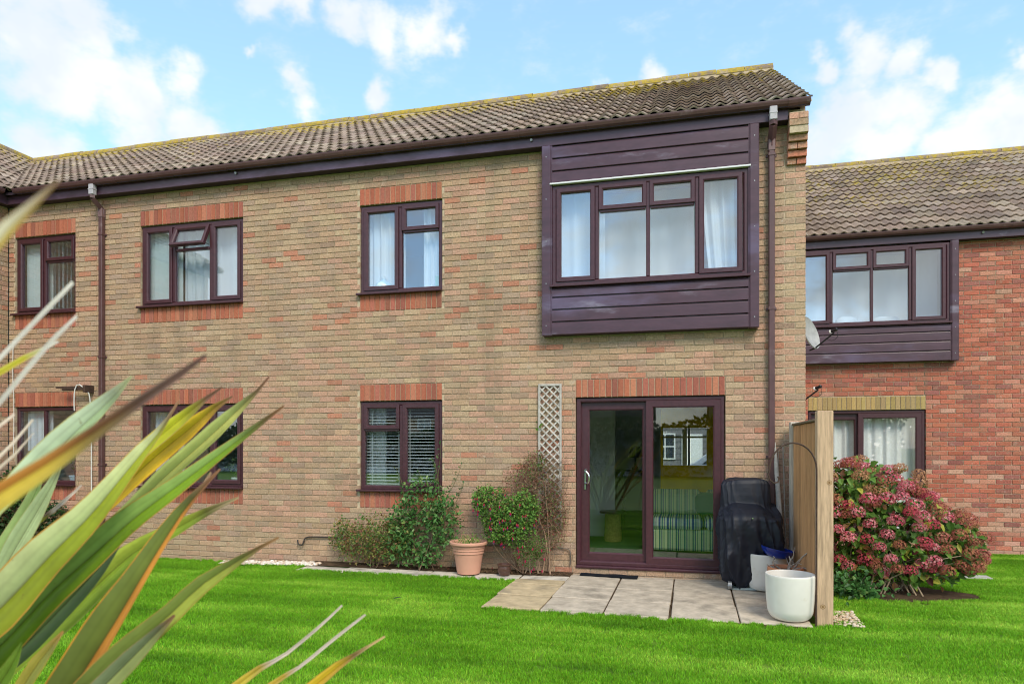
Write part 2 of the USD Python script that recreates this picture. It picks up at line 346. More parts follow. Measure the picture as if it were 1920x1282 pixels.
def blade_leaf_material():
    n = {'c': ('attribute', dict(attribute='tone')), 'g': ('geometry', {}), 'vn': ('noise_texture', dict(scale=14.0, detail=6.0, roughness=.65)), 'vr': ('rgb_ramp', dict(ramp=[(.3, (.82,) * 3), (.7, (1.12,) * 3)])),
         'vm': ('mix_color', dict(blend_type='multiply', fac=1.0, use_clamp=False)), 'sn': ('noise_texture', dict(scale=55.0, detail=5.0, roughness=.7)),
         'sr': ('map_range', dict(range_type='smoothstep', from_min=.64, from_max=.72, to_min=0.0, to_max=.55, clamp=True)), 'sm': ('mix_color', dict(blend_type='mix', b=(.16, .085, .03))),
         'p': ('principled_bsdf', dict(roughness=.5, specular_ior_level=.28)), 't': ('translucent_bsdf', {}), 'm': ('mix_closure', dict(fac=.22))}
    l = [('g.position', 'vn.vector'), ('vn.fac', 'vr.fac'), ('c.color', 'vm.a'), ('vr.color', 'vm.b'), ('g.position', 'sn.vector'), ('sn.fac', 'sr.value'), ('sr.result', 'sm.fac'), ('vm.result', 'sm.a'),
         ('sm.result', 'p.base_color'), ('sm.result', 't.color'), ('p.BSDF', 'm.closure1'), ('t.BSDF', 'm.closure2')]
    return MAT('sword_leaf', n, l, 'm.closure')


SWORD = blade_leaf_material()


def grass_material(name, ground):
    n = {'g': ('geometry', {}), 'n1': ('noise_texture', dict(scale=.9, detail=4.0, roughness=.6)), 'mp': ('mapping', dict(mapping_type='point', rotation=(0, 0, .42), scale=(.35, 2.2, 1))),
         'n2': ('noise_texture', dict(scale=1.0, detail=3.0, roughness=.55)), 'av': ('mix_float', dict(fac=.62)),
         'r': ('rgb_ramp', dict(ramp=[(.30, (.075, .215, .008)), (.5, (.185, .43, .018)), (.66, (.40, .64, .07))])),
         'p': ('principled_bsdf', dict(roughness=.55, specular_ior_level=.25))}
    l = [('g.position', 'n1.vector'), ('g.position', 'mp.vector'), ('mp.vector', 'n2.vector'), ('n1.fac', 'av.a'), ('n2.fac', 'av.b'), ('av.result', 'r.fac')]
    if ground:
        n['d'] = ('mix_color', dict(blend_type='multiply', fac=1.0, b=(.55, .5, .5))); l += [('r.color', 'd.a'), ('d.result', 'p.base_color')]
        n['bn'] = ('noise_texture', dict(scale=60.0, detail=3.0)); n['bb'] = ('bump', dict(distance=.02)); l += [('g.position', 'bn.vector'), ('bn.fac', 'bb.height'), ('bb.normal', 'p.normal')]
        return MAT(name, n, l)
    n['c'] = ('attribute', dict(attribute='tone')); n['d'] = ('mix_color', dict(blend_type='multiply', fac=1.0, use_clamp=False))
    n['t'] = ('translucent_bsdf', {}); n['m'] = ('mix_closure', dict(fac=.35))
    l += [('r.color', 'd.a'), ('c.color', 'd.b'), ('d.result', 'p.base_color'), ('d.result', 't.color'), ('p.BSDF', 'm.closure1'), ('t.BSDF', 'm.closure2')]
    return MAT(name, n, l, 'm.closure')


GRASS = grass_material('grass_blade', False)
LAWN = grass_material('lawn_ground', True)

# ---------------------------------------------------------------- where things show, only used to choose which pieces become parts of their own
def shows(p):
    d = -p[0] * sY + (p[1] + 8.55) * cY
    if d < .1: return 0, 0, 0
    r = p[0] * cY + (p[1] + 8.55) * sY
    return 960 + 1303.3 * r / d, 835.4 - 1303.3 * (p[2] - 1.58) / d, 1303.3 / d


def in_view(p, m=5):
    x, y, s = shows(p)
    return -m < x < 1920 + m and -m < y < 1282 + m


def split_pieces(name, pieces, material, parent, most, stuff_name, key=None, smooth=False):
    """pieces: (centre, size, MB). The ones that show largest become parts; the rest is one stuff part."""
    def rank(q):
        x, y, s = shows(q[0])
        ok = in_view(q[0]) and not (key and key(q[0], x, y))
        return (-(s * s * q[1]) if ok else 1.0)
    order = sorted(range(len(pieces)), key=lambda i: rank(pieces[i]))
    for i in order[:most]:
        obj(name, pieces[i][2], material, parent, smooth)
    if len(order) > most:
        rest = MB()
        for i in order[most:]:
            v, f, t = pieces[i][2].arrays(); rest.add(v, f, t)
        obj(stuff_name, rest, material, parent, smooth, kind='stuff')


# ---------------------------------------------------------------- brickwork
def brick_piece(P, u0, u1, z0, z1, tone, deep=.06, j=.0012):
    """one brick with eased arrises in the wall's own frame P(u, out, z)"""
    e = rng.uniform(-j, j, 5); b = .003
    out = e[4] * 1.5
    u0 += e[0]; u1 += e[1]; z0 += e[2]; z1 += e[3]
    v = [P(u, w, z) for u, w, z in [(u0, -deep, z0), (u1, -deep, z0), (u1, -deep, z1), (u0, -deep, z1), (u0, out - b, z0), (u1, out - b, z0), (u1, out - b, z1), (u0, out - b, z1),
                                    (u0 + b, out, z0 + b), (u1 - b, out, z0 + b), (u1 - b, out, z1 - b), (u0 + b, out, z1 - b)]]
    f = []
    for k in range(4):
        n = (k + 1) % 4
        f += [(k, n, 4 + n, 4 + k), (4 + k, 4 + n, 8 + n, 8 + k)]
    f.append((8, 9, 10, 11))
    return (P((u0 + u1) / 2, 0, (z0 + z1) / 2), (u1 - u0) * (z1 - z0), MB().add(v, f, tone))


def brickwork(wall, P, U0, U1, Z0, Z1, holes, toner, lattice=0.0, clip=None, most=300, key=None):
    pieces = []
    k = 0
    z = Z0
    while z < Z1 - .02:
        a, b = z + .005, min(z + .070, Z1)
        cuts = sorted((h[0], h[1]) for h in holes if h[2] < b - .004 and h[3] > a + .004)
        spans, s = [], U0
        for h0, h1 in cuts:
            if h0 > s: spans.append((s, h0))
            s = max(s, h1)
        if s < U1: spans.append((s, U1))
        off = lattice + (.1125 if k % 2 else 0.0)
        for s0, s1 in spans:
            i = math.floor((s0 - off) / .225)
            while off + i * .225 < s1:
                x0, x1 = max(off + i * .225 + .005, s0 + (.0 if abs(s0 - U0) < 1e-6 else .004)), min(off + (i + 1) * .225 - .005, s1 - (.0 if abs(s1 - U1) < 1e-6 else .004))
                i += 1
                if x1 - x0 < .03: continue
                if clip and not clip((x0 + x1) / 2, b): continue
                pieces.append(brick_piece(P, x0, x1, a, b, toner((x0 + x1) / 2, z)))
        z += .075; k += 1
    split_pieces('brick', pieces, BRICK, wall, most, 'bricks', key)


def soldiers(wall, P, u0, u1, z0, z1, toner, out=.0):
    n = max(1, round((u1 - u0) / .075)); w = (u1 - u0) / n
    for i in range(n):
        q = brick_piece(P, u0 + i * w + .005, u0 + (i + 1) * w - .005, z0 + .006, z1 - .005, toner())
        obj('soldier_brick', q[2], SOLDIER, wall)


def backing(house, name, P, outline, holes, thick=.25):
    poly = Polygon(outline)
    for h0, h1, a, b in holes:
        poly = poly.difference(sbox(h0 - .004, a - .004, h1 + .004, b + .004))
    m = trimesh.creation.extrude_polygon(poly, thick - .011)
    v = np.array([P(p[0], -.011 - p[2], p[1]) for p in m.vertices])
    return obj(name, MB().add(v, m.faces), MORTAR, house)


def pick(pal, w):
    c = np.array(pal[rng.choice(len(pal), p=np.array(w) / sum(w))])
    return c * rng.uniform(.84, 1.14) * (1 + rng.uniform(-.03, .03, 3))


BUFF, STRAW, DUN, PINK, RED, DARK = (.43, .283, .18), (.445, .32, .205), (.38, .266, .19), (.475, .272, .19), (.46, .175, .11), (.30, .195, .14)


def main_tone(u, z):
    n = float(meshkit.fbm(np.array([[u * .45, z * .8, 3.1]]), 3, 5)[0])
    m = float(meshkit.noise(np.array([[u * 1.3, z * 2.4, 9.0]]), 8)[0])
    low = 1 / (1 + math.exp((z - 2.45) * 5)); top = 1 / (1 + math.exp(-(z - 4.85) * 7)) * (1 if u > -5 else .4)
    base = 1 / (1 + math.exp((z - .42) * 9)); right = 1 / (1 + math.exp(-(u - .9) * 6)) + (.6 if 2.2 < z < 3.0 and u > -2.6 else 0)
    warm = max(0, min(1, (n - .42) * 2.2)) + .65 * low * (1 - base) + .35 * top + .5 * right
    red = max(0, (m - .55)) * .55 * (1 + 1.0 * low) * (1 - .6 * base)
    return np.array((.415, .282, .182)) * .25 + .75 * pick([BUFF, STRAW, DUN, PINK, RED, DARK], [.42 + .3 * base, .26 + .5 * base, .26, .03 + .90 * warm, .03 + red * .8, .015])


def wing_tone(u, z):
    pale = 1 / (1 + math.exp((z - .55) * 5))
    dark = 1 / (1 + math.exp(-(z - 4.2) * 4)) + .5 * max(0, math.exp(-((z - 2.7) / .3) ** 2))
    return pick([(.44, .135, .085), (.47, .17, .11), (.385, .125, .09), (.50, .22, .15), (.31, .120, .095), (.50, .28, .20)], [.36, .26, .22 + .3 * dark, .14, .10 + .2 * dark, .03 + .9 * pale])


def soldier_red(): return pick([(.40, .13, .075), (.37, .125, .085), (.44, .17, .10), (.33, .12, .08)], [.4, .3, .2, .15])
def soldier_buff(): return pick([(.42, .30, .12), (.40, .29, .14), (.38, .26, .12)], [.5, .3, .2])


# ---------------------------------------------------------------- windows
def ring(mb, x0, x1, z0, z1, w, yf, yb, bev=.014, tone=(.5, .5, .5)):
    loops = [(0, yb), (0, yf + .005), (.005, yf), (w - bev, yf), (w, yf + bev), (w, yb)]
    v = []
    for i, y in loops:
        v += [(x0 + i, y, z0 + i), (x1 - i, y, z0 + i), (x1 - i, y, z1 - i), (x0 + i, y, z1 - i)]
    f = [(a * 4 + k, a * 4 + (k + 1) % 4, a * 4 + 4 + (k + 1) % 4, a * 4 + 4 + k) for a in range(5) for k in range(4)]
    f += [(20 + k, 20 + (k + 1) % 4, (k + 1) % 4, k) for k in range(4)]
    return mb.add(v, f, tone)


def tilt(mb, x, y, z, ang):
    c, s = math.cos(ang), math.sin(ang)
    T = np.eye(4); T[1, 1], T[1, 2], T[2, 1], T[2, 2] = c, -s, s, c
    A = np.eye(4); A[:3, 3] = (-x, -y, -z); B = np.eye(4); B[:3, 3] = (x, y, z)
    return mb.xf(B @ T @ A)


def window(house, x0, x1, z0, z1, yf, lights, sill=True, fw=.052):
    """yf: y of the frame's face. lights: (xa, xb, kind[, transom z]); kinds: sash, fixed, top (small opener over a fixed pane), open (the opener ajar)."""
    mb = MB(); ring(mb, x0, x1, z0, z1, fw, yf, yf + .07)
    for a, b in zip(lights[:-1], lights[1:]):
        m = (a[1] + b[0]) / 2
        mb.box(m - .022, m + .022, yf + .003, yf + .067, z0 + fw - .002, z1 - fw + .002, .006)
    for q in lights:
        if len(q) > 3:
            a = q[0] if q[0] > x0 + fw + .01 else x0 + fw - .002
            mb.box(a - .001, q[1] + .001, yf + .005, yf + .064, q[3] - .02, q[3] + .02, .006)
    win = obj('window', mb, UPVC, house)

    def pane(a, b, c, d, y, parent=None, ang=0):
        g = MB().box(a, b, y, y + .012, c, d)
        g2 = g if not ang else tilt(g, a, yf, zt, ang)
        obj('pane', g2, GLASS, win)
    for q in lights:
        a, b, kind = q[:3]; A, B, C, D = a - .012, b + .012, z0 + fw - .014, z1 - fw + .014
        if kind == 'sash':
            obj('sash', ring(MB(), A, B, C, D, .058, yf - .016, yf + .045), UPVC, win)
            pane(A + .05, B - .05, C + .05, D - .05, yf + .020)
        elif kind == 'fixed':
            pane(a - .004, b + .004, z0 + fw - .006, z1 - fw + .006, yf + .028)
        else:
            zt = q[3]
            pane(a - .004, b + .004, z0 + fw - .006, zt - .014, yf + .028)
            ang = -.42 if kind == 'open' else 0.0
            zt = z1 - fw
            sb = ring(MB(), A, B, q[3] + .008, D, .052, yf - .016, yf + .040)
            if ang: tilt(sb, 0, yf - .01, zt, ang)
            obj('opener', sb, UPVC, win)
            g = MB().box(A + .045, B - .045, yf + .018, yf + .028, q[3] + .053, D - .045)
            if ang: tilt(g, 0, yf - .01, zt, ang)
            obj('pane', g, GLASS, win)
            if ang:
                for X in (A + .02, B - .02):
                    obj('stay', MB().tube([(X, yf - .09, q[3] + .06), (X, yf + .02, q[3] + .05)], .006, 6), STEEL, win)
    if sill:
        obj('sill', MB().box(x0 - .035, x1 + .012, yf - .095, yf + .02, z0 - .030, z0 - .002, .006), UPVC, win)
    return win


def patio_door(house, x0, x1, z0, z1, yf, xm, handle=True):
    mb = MB(); ring(mb, x0, x1, z0, z1, .050, yf, yf + .12); d = obj('patio_door', mb, UPVC, house)
    obj('threshold', MB().box(x0 - .004, x1 + .004, yf - .055, yf + .03, z0 - .032, z0 - .001, .008), UPVC, d)
    obj('sliding_leaf', ring(MB(), x0 + .045, xm + .06, z0 + .045, z1 - .045, .105, yf + .062, yf + .110), UPVC, d)
    obj('fixed_leaf', ring(MB(), xm, x1 - .040, z0 + .040, z1 - .040, .088, yf + .004, yf + .056), UPVC, d)
    obj('pane', MB().box(x0 + .14, xm - .035, yf + .080, yf + .096, z0 + .14, z1 - .14), DOOR_GLASS, d)
    obj('pane', MB().box(xm + .078, x1 - .118, yf + .024, yf + .040, z0 + .118, z1 - .118), DOOR_GLASS, d)
    if handle:
        h = MB(); hx = x0 + .10; zc = 1.16
        h.box(hx - .016, hx + .016, yf + .050, yf + .063, zc - .13, zc + .13, .006)
        h.tube([(hx, yf + .05, zc + .09), (hx + .02, yf + .0, zc + .10), (hx + .055, yf - .01, zc + .06), (hx + .06, yf - .01, zc), (hx + .04, yf, zc - .045), (hx, yf + .05, zc - .05)], .011, 8)
        obj('handle', h, CHROME, d, 40)
    return d


# ---------------------------------------------------------------- roofs
TG = .30


def tile_mesh(Q, c, s0, gauge, tone, jit):
    """one double-roll tile in the roof's frame Q(u, s, n): two waves across, tail raised on the course below"""
    nx = 13; L = gauge + .045
    us = np.linspace(0, TG + .006, nx) + c * TG
    h = .034 * (.5 - .5 * np.cos(2 * np.pi * (us - c * TG) / .15)) ** 1.15
    top, head, low = [], [], []
    for u, hh in zip(us, h):
        lift = .040 + jit[0] + jit[1] * (u - c * TG - .15)
        top.append(Q(u, s0 + jit[2], hh + lift)); head.append(Q(u, s0 + L, hh + .006)); low.append(Q(u, s0 + jit[2] + .002, hh + lift - .018))
    v = np.array(top + head + low); f = []
    for i in range(nx - 1):
        f += [(i, i + 1, nx + i + 1, nx + i), (2 * nx + i, 2 * nx + i + 1, i + 1, i)]
    return MB().add(v, f, tone)


def roof_slope(roof, Q, ncol, nrow, gauge, mat, toner, keep=None, most=300, u0=0):
    pieces = []
    for r in range(nrow):
        for c in range(u0, u0 + ncol):
            cen = Q((c + .5) * TG, (r + .5) * gauge, .03)
            if keep and not keep(cen): continue
            mb = tile_mesh(Q, c, r * gauge, gauge, toner(), (rng.normal(0, .0015), rng.normal(0, .012), rng.normal(0, .003)))
            sl = np.linalg.norm(np.array(cen) - np.array([0, -8.55, 1.58]))
            pieces.append((cen, .09, mb))
    split_pieces('roof_tile', pieces, mat, roof, most, 'roof_tiles', smooth=50)


def tile_tone():
    return pick([(.265, .195, .145), (.305, .232, .175), (.22, .163, .125), (.345, .272, .205)], [.4, .3, .2, .15])


def ridge_run(roof, p0, p1, mat, r=.125):
    p0, p1 = np.array(p0, float), np.array(p1, float); L = np.linalg.norm(p1 - p0); n = int(L / .44); d = (p1 - p0) / L
    side = np.cross(d, [0, 0, 1.0]); side /= np.linalg.norm(side); up = np.cross(side, d)
    for i in range(n):
        a, b = p0 + d * (i * L / n + .004), p0 + d * ((i + 1) * L / n - .004)
        dz = rng.normal(0, .004); ang = np.linspace(-.15, math.pi + .15, 11)
        ro, v = r * rng.uniform(.97, 1.03), []
        for q, rr in ((a, ro), (b, ro), (a, ro - .016), (b, ro - .016)):
            v += [q + side * math.cos(t) * rr + up * (math.sin(t) * rr * .82 + dz) for t in ang]
        k = 11; f = []
        for j in range(k - 1):
            f += [(j, j + 1, k + j + 1, k + j), (2 * k + j, 3 * k + j, 3 * k + j + 1, 2 * k + j + 1), (j, 2 * k + j, 2 * k + j + 1, j + 1), (k + j, k + j + 1, 3 * k + j + 1, 3 * k + j)]
        obj('ridge_tile', MB().add(v, f, tile_tone()), mat, roof, 45)
    bed = MB(); w = r * .93
    v = [p + side * sx * w + up * h for p in (p0, p1) for sx in (-1, 1) for h in (-.08, .012)]
    bed.add(v, [(0, 1, 3, 2), (4, 6, 7, 5), (0, 4, 5, 1), (2, 3, 7, 6), (0, 2, 6, 4), (1, 5, 7, 3)])
    obj('ridge_bedding', bed, MORTAR, roof)


GUT = [(0, 0), (0, -.046), (-.050, -.048), (-.084, -.034), (-.095, -.012), (-.097, .004), (-.107, .006), (-.107, -.002), (-.103, -.016), (-.090, -.041), (-.053, -.056), (.002, -.054), (.002, 0)]


def gutter_run(house, axis, a, b, yb, zt, joints):
    """axis 'x': runs along x, back at y = yb; axis 'y': runs along y, back at x = yb, front towards +x"""
    def P(q):
        return [(yb + p[0], zt + p[1]) for p in q]
    mb = MB()
    if axis == 'x':
        mb.prism(P(GUT), 'x', a, b)
    else:
        mb.prism([(yb - p[0], zt + p[1]) for p in GUT][::-1], 'y', a, b)
    g = obj('gutter', mb, GUTTER_M, house)
    if axis == 'x':
        big = [(yb + .001, zt + .002), (yb + .001, zt - .058), (yb - .054, zt - .060), (yb - .093, zt - .044), (yb - .107, zt - .016), (yb - .111, zt + .009), (yb - .100, zt + .009), (yb - .094, zt - .012), (yb - .083, zt - .033), (yb - .05, zt - .046), (yb - .003, zt - .045), (yb - .003, zt + .002)]
        for x, w in joints:
            obj('gutter_joint', MB().prism(big, 'x', x - w / 2, x + w / 2), GUTTER_M, g)
        for x in (a, b):
            cap = [(yb, zt), (yb, zt - .055), (yb - .054, zt - .057), (yb - .091, zt - .042), (yb - .104, zt - .016), (yb - .108, zt + .005)]
            obj('gutter_end', MB().prism(cap, 'x', x - .004, x + .004), GUTTER_M, g)
    return g


def downpipe(house, x, yw, z0, ztop, yg, clips):
    """square downpipe: pale outlet under the gutter, swan neck back to the wall, straight pipe with clips"""
    p = obj('downpipe', MB().box(x - .033, x + .033, yw - .078, yw - .012, z0, ztop - .36, .008), GUTTER_M, house)
    o = MB().box(x - .040, x + .040, yg - .088, yg - .012, ztop - .20, ztop - .050, .006).box(x - .045, x + .045, yg - .092, yg - .008, ztop - .130, ztop - .115, .003)
    obj('gutter_outlet', o, WHITE_PLASTIC, p)
    n = MB(); a, b = np.array((x, yg - .05, ztop - .20)), np.array((x, yw - .045, ztop - .40))
    for q0, q1 in ((a, a - [0, 0, .05]), (a - [0, 0, .045], b + [0, 0, .045]), (b + [0, 0, .05], b - [0, 0, .03])):
        n.tube([q0, q1], .045, 4)
    obj('swan_neck', n, GUTTER_M, p)
    for z in clips:
        obj('pipe_clip', MB().box(x - .040, x + .040, yw - .084, yw - .008, z - .018, z + .018, .004).box(x - .058, x + .058, yw - .012, yw - .001, z - .016, z + .016, .003), GUTTER_M, p)
    obj('pipe_collar', MB().box(x - .038, x + .038, yw - .083, yw - .007, ztop - .48, ztop - .35, .005), WHITE_PLASTIC2, p)
    return p


WHITE_PLASTIC = plain('bleached_plastic', (.42, .40, .42), .5, .4, extra=[(14, .55, .7, (.2, .12, .13), .6)])
WHITE_PLASTIC2 = plain('faded_brown_plastic', (.17, .10, .10), .5, .4)


def bay(house, X0, X1, Zb, Zt, Zw0, Zw1, y0, yf, mull, tz, xin0, xin1, topboards, lowboards, strip):
    """clad oriel panel on the wall face y0, standing proud to yf: posts, lapped boards above and below the window"""
    b = obj('bay_panel', MB().box(X0 + .01, X1 - .01, yf + .045, y0 - .003, Zb + .004, Zb + .045, .004), SOFFIT_M, house)
    for a, c in ((X0, xin0), (xin1, X1)):
        m = MB().box(a, c, yf, y0 - .001, Zb, Zt, .007)
        inner = c if a == X0 else a; sgn = 1 if a == X0 else -1
        m.box(inner - .001 if sgn > 0 else inner - .016, inner + .016 if sgn > 0 else inner + .001, yf + .012, y0 - .002, Zb + .002, Zt - .002, .004)
        cp = obj('corner_post', m, CLAD, b)
        for z in np.linspace(Zb + .12, Zt - .14, 5):
            obj('fixing', MB().tube([((a + c) / 2, yf + .002, z), ((a + c) / 2, yf - .003, z)], .007, 8), STEEL, cp)
    for zs in (topboards, lowboards):
        for z0, z1 in zip(zs[:-1], zs[1:]):
            mb = MB()
            prof = [(yf + .048, z0 + .001), (yf + .015, z0 + .001), (yf + .010, z0 + .005), (yf + .0115, z0 + (z1 - z0) * .5), (yf + .014, z1 - .026), (yf + .019, z1 - .016), (yf + .034, z1 - .010), (yf + .034, z1 - .001), (yf + .048, z1 - .001)]
            mb.prism(prof, 'x', xin0 + .014, xin1 - .014)
            obj('cladding_board', mb, CLAD, b)
    # core behind the boards
    core = MB().box(xin0 + .004, xin1 - .004, yf + .05, y0 - .004, topboards[0], topboards[-1] - .002) if len(topboards) > 1 else MB()
    core.box(xin0 + .004, xin1 - .004, yf + .05, y0 - .004, lowboards[0] + .05, lowboards[-1])
    obj('board_backing', core, SOFFIT_M, b)
    if strip:
        obj('flashing_strip', MB().box(xin0 - .012, xin1 + .012, yf - .008, yf + .05, Zw1 + .012, Zw1 + .032, .003), WHITE_STRIP, b)
    w = window(house, xin0 + .016, xin1 - .016, Zw0, Zw1, yf + .035, mull, sill=False)
    obj('sill', MB().box(xin0 - .01, xin1 + .01, yf - .03, yf + .10, Zw0 - .030, Zw0 - .002, .005), UPVC, w)
    return b

# ================================================================ the main house
X1, XL = 1.285, -10.28
house = thing('brick_house', 'long two storey buff brick house with clad bay window and patio doors', 'house')
PM = lambda u, w, z: (u, -w, z)
WIN = {'A': (-10.162, -9.010), 'B': (-7.830, -6.107), 'C': (-4.303, -3.133)}
holes, free = [], []
for k, (a, b) in WIN.items():
    holes += [(a, b, 3.600, 4.800), (a, b, .975, 2.175)]
    free += [(a, b, 3.375, 5.025), (a, b, .750, 2.400)]
holes += [(-1.372, .402, .075, 2.175), (-1.60, .62, 3.56, 4.76)]
free += [(-1.372, .402, .075, 2.400), (-1.74, .735, 2.97, 5.25)]
wall = backing(house, 'wall', PM, [(XL, -.15), (X1 - .006, -.15), (X1 - .006, 5.44), (XL, 5.44)], holes)
hid = lambda p, x, y: (x < 330 and y > 620) or (1340 < x < 1460 and y > 900) or (1485 < x and y > 770)
brickwork(wall, PM, XL, X1, -.15, 5.25, free, main_tone, lattice=X1, most=300, key=hid)
for k, (a, b) in WIN.items():
    for z0, z1 in ((4.800, 5.025), (3.375, 3.600), (2.175, 2.400), (.750, .975)):
        soldiers(wall, PM, a, b, z0, z1, soldier_red)
soldiers(wall, PM, -1.372, .402, 2.175, 2.400, soldier_red)
# corbelled end pier under the eaves
for i in range(7):
    z = 4.80 + i * .075; o = .035 * (i + 1) if i < 5 else .20
    for u0, u1 in (((1.085, 1.180), (1.188, 1.288)) if i % 2 == 0 else ((1.085, 1.288),)):
        q = brick_piece(lambda u, w, zz: (u, -w, zz), u0, u1, z + .004, z + .071, (pick([RED, (.46, .235, .15)], [.5, .5]) if i < 5 else pick([BUFF, PINK, DUN], [.4, .4, .2])), deep=o + .05)
        q[2].xf([[1, 0, 0, 0], [0, 1, 0, -o], [0, 0, 1, 0], [0, 0, 0, 1]])
        obj('corbel_brick', q[2], BRICK, wall)
obj('corbel_joint', MB().box(1.09, 1.282, -.19, .0, 5.10, 5.33), MORTAR, wall)
# gable wall, seen only from the side
PG = lambda u, w, z: (X1 + w, u, z)
SL = .605
gable = backing(house, 'gable_wall', PG, [(.25, -.15), (7.0, -.15), (7.0, 5.35), (3.42, 7.52), (.25, 5.62)], [])
brickwork(gable, PG, .006, 7.0, -.15, 7.4, [], main_tone, clip=lambda u, z: z < 5.50 + SL * (min(u, 6.85 - u) + .1), most=0)
obj('gable_front_return', MB().box(X1 - .25, X1 - .005, .006, .25, -.15, 5.44), MORTAR, wall)
# windows
window(house, -10.157, -9.015, 3.622, 4.792, .030, [(-10.098, -9.655, 'sash'), (-9.585, -9.074, 'top', 4.405)])
window(house, -7.825, -6.112, 3.622, 4.792, .030, [(-7.766, -7.310, 'sash'), (-7.240, -6.690, 'open', 4.42), (-6.620, -6.171, 'sash')])
window(house, -4.298, -3.138, 3.622, 4.792, .030, [(-4.240, -3.765, 'sash'), (-3.690, -3.196, 'top', 4.42)])
window(house, -10.157, -9.015, 1.000, 2.168, .030, [(-10.098, -9.655, 'fixed'), (-9.585, -9.074, 'fixed')])
window(house, -7.825, -6.112, 1.000, 2.168, .030, [(-7.766, -7.310, 'sash'), (-7.240, -6.690, 'top', 1.80), (-6.620, -6.171, 'sash')])
window(house, -4.298, -3.138, 1.000, 2.168, .030, [(-4.240, -3.752, 'top', 1.795), (-3.682, -3.196, 'sash')])
patio_door(house, -1.366, .396, .105, 2.170, .030, -.520)
bay(house, -1.771, .767, 2.935, 5.268, 3.552, 4.770, 0.0, -.16,
    [(-1.580, -1.130, 'sash'), (-1.060, -.515, 'top', 4.425), (-.455, .045, 'top', 4.425), (.115, .575, 'sash')], 4.425, -1.657, .665,
    [4.806, 4.955, 5.110, 5.262], [2.942, 3.105, 3.255, 3.405, 3.518], True)
# eaves
obj('fascia', MB().box(XL + .1, 1.080, -.150, -.128, 5.268, 5.452, .004), FASCIA_M, house)
obj('soffit', MB().box(XL + .1, 1.082, -.1275, .004, 5.272, 5.284), SOFFIT_M, house)
for x in (-1.90, -6.1):
    obj('overflow_pipe', MB().tube([(x, -.149, 5.36), (x, -.175, 5.355)], [.016, .016], 10), STEEL, house)
gutter_run(house, 'x', XL + .36, 1.300, -.152, 5.452, [(x, w) for x, w in ((1.12, .10), (.55, .016), (-.35, .016), (-1.2, .016), (-2.05, .016), (-2.75, .07), (-3.3, .016), (-4.4, .016), (-5.3, .05), (-6.2, .016), (-7.1, .016), (-8.1, .10), (-8.45, .09), (-9.2, .016))])
downpipe(house, .912, 0.0, .02, 5.452, -.16, (4.93, 3.16, 1.45))
downpipe(house, -8.480, 0.0, .02, 5.452, -.16, (4.72, 2.90, 1.30))
# roof
ES, EZ, NROW = -.235, 5.462, 13
sl_len = math.hypot(3.42 + .235, (3.42 + .235) * SL); GA = sl_len / NROW
cs, sn = 1 / math.hypot(1, SL), SL / math.hypot(1, SL)
QM = lambda u, s, n: (1.315 - TG * 50 + u, ES + s * cs - n * sn, EZ + s * sn + n * cs - .03)
rz = EZ + (3.42 - ES) * SL - .05
roof = obj('roof', MB().add([(1.27, ES + .03, EZ - .035), (1.27, 3.42, rz), (1.27, 7.05, EZ - .03), (-13.7, ES + .03, EZ - .035), (-13.7, 3.42, rz), (-13.7, 7.05, EZ - .03),
                             (1.27, ES + .03, EZ - .075), (1.27, 3.42, rz - .12), (1.27, 7.05, EZ - .09), (-13.7, ES + .03, EZ - .075), (-13.7, 3.42, rz - .12), (-13.7, 7.05, EZ - .09)],
                            [(0, 1, 4, 3), (1, 2, 5, 4), (6, 9, 10, 7), (7, 10, 11, 8), (0, 3, 9, 6), (0, 6, 7, 1), (1, 7, 8, 2), (2, 8, 11, 5)]), SOFFIT_M, house)
wing_z = lambda x: EZ + SL * (-10.05 - x)
roof_slope(roof, QM, 50, NROW, GA, TILE_MAIN, tile_tone, keep=lambda p: p[2] > wing_z(p[0]) - .18)
ridge_run(roof, (1.30, 3.42, rz + .045), (-13.7, 3.42, rz + .045), TILE_MAIN)
obj('undercloak', MB().add([(1.285, ES, EZ - .03), (1.313, ES, EZ - .03), (1.285, 3.42, rz + .01), (1.313, 3.42, rz + .01), (1.285, ES, EZ - .055), (1.313, ES, EZ - .055), (1.285, 3.42, rz - .06), (1.313, 3.42, rz - .06)],
                           [(0, 1, 3, 2), (4, 6, 7, 5), (0, 4, 5, 1), (1, 5, 7, 3), (0, 2, 6, 4)]), MORTAR, roof)
# inside
obj('floor', MB().box(XL - .1, X1 - .26, .26, 6.8, -.02, .075), CARPET, house)
obj('ceiling', MB().box(XL - .1, X1 - .26, .26, 6.8, 2.46, 2.60), PLASTER, house)
obj('ceiling', MB().box(XL - .1, X1 - .26, .26, 6.8, 5.12, 5.20), PLASTER, house)
for x in (-8.45, -5.2, -2.45):
    obj('partition', MB().box(x - .05, x + .05, .26, 6.79, .076, 2.459), PLASTER, house)
    obj('partition', MB().box(x - .05, x + .05, .26, 6.79, 2.601, 5.119), PLASTER, house)
obj('rear_wall', MB().box(XL - .1, X1 - .26, 3.6, 3.7, 2.602, 5.118), PLASTER, house)
obj('rear_wall', MB().box(XL - .1, -2.51, 3.6, 3.7, .078, 2.458), PLASTER, house)
bw = Polygon([(-2.39, .078), (X1 - .262, .078), (X1 - .262, 2.458), (-2.39, 2.458)]).difference(sbox(-.64, .95, .60, 2.12))
obj('rear_wall', MB().prism(bw, 'y', 6.40, 6.62), WHITE_PAINT, house)
rw = window(house, -.638, .598, .952, 2.118, 6.43, [(-.58, -.06, 'fixed'), (.02, .54, 'fixed')], sill=False)
UsdShade.MaterialBindingAPI(rw).Bind(WHITE_PAINT)
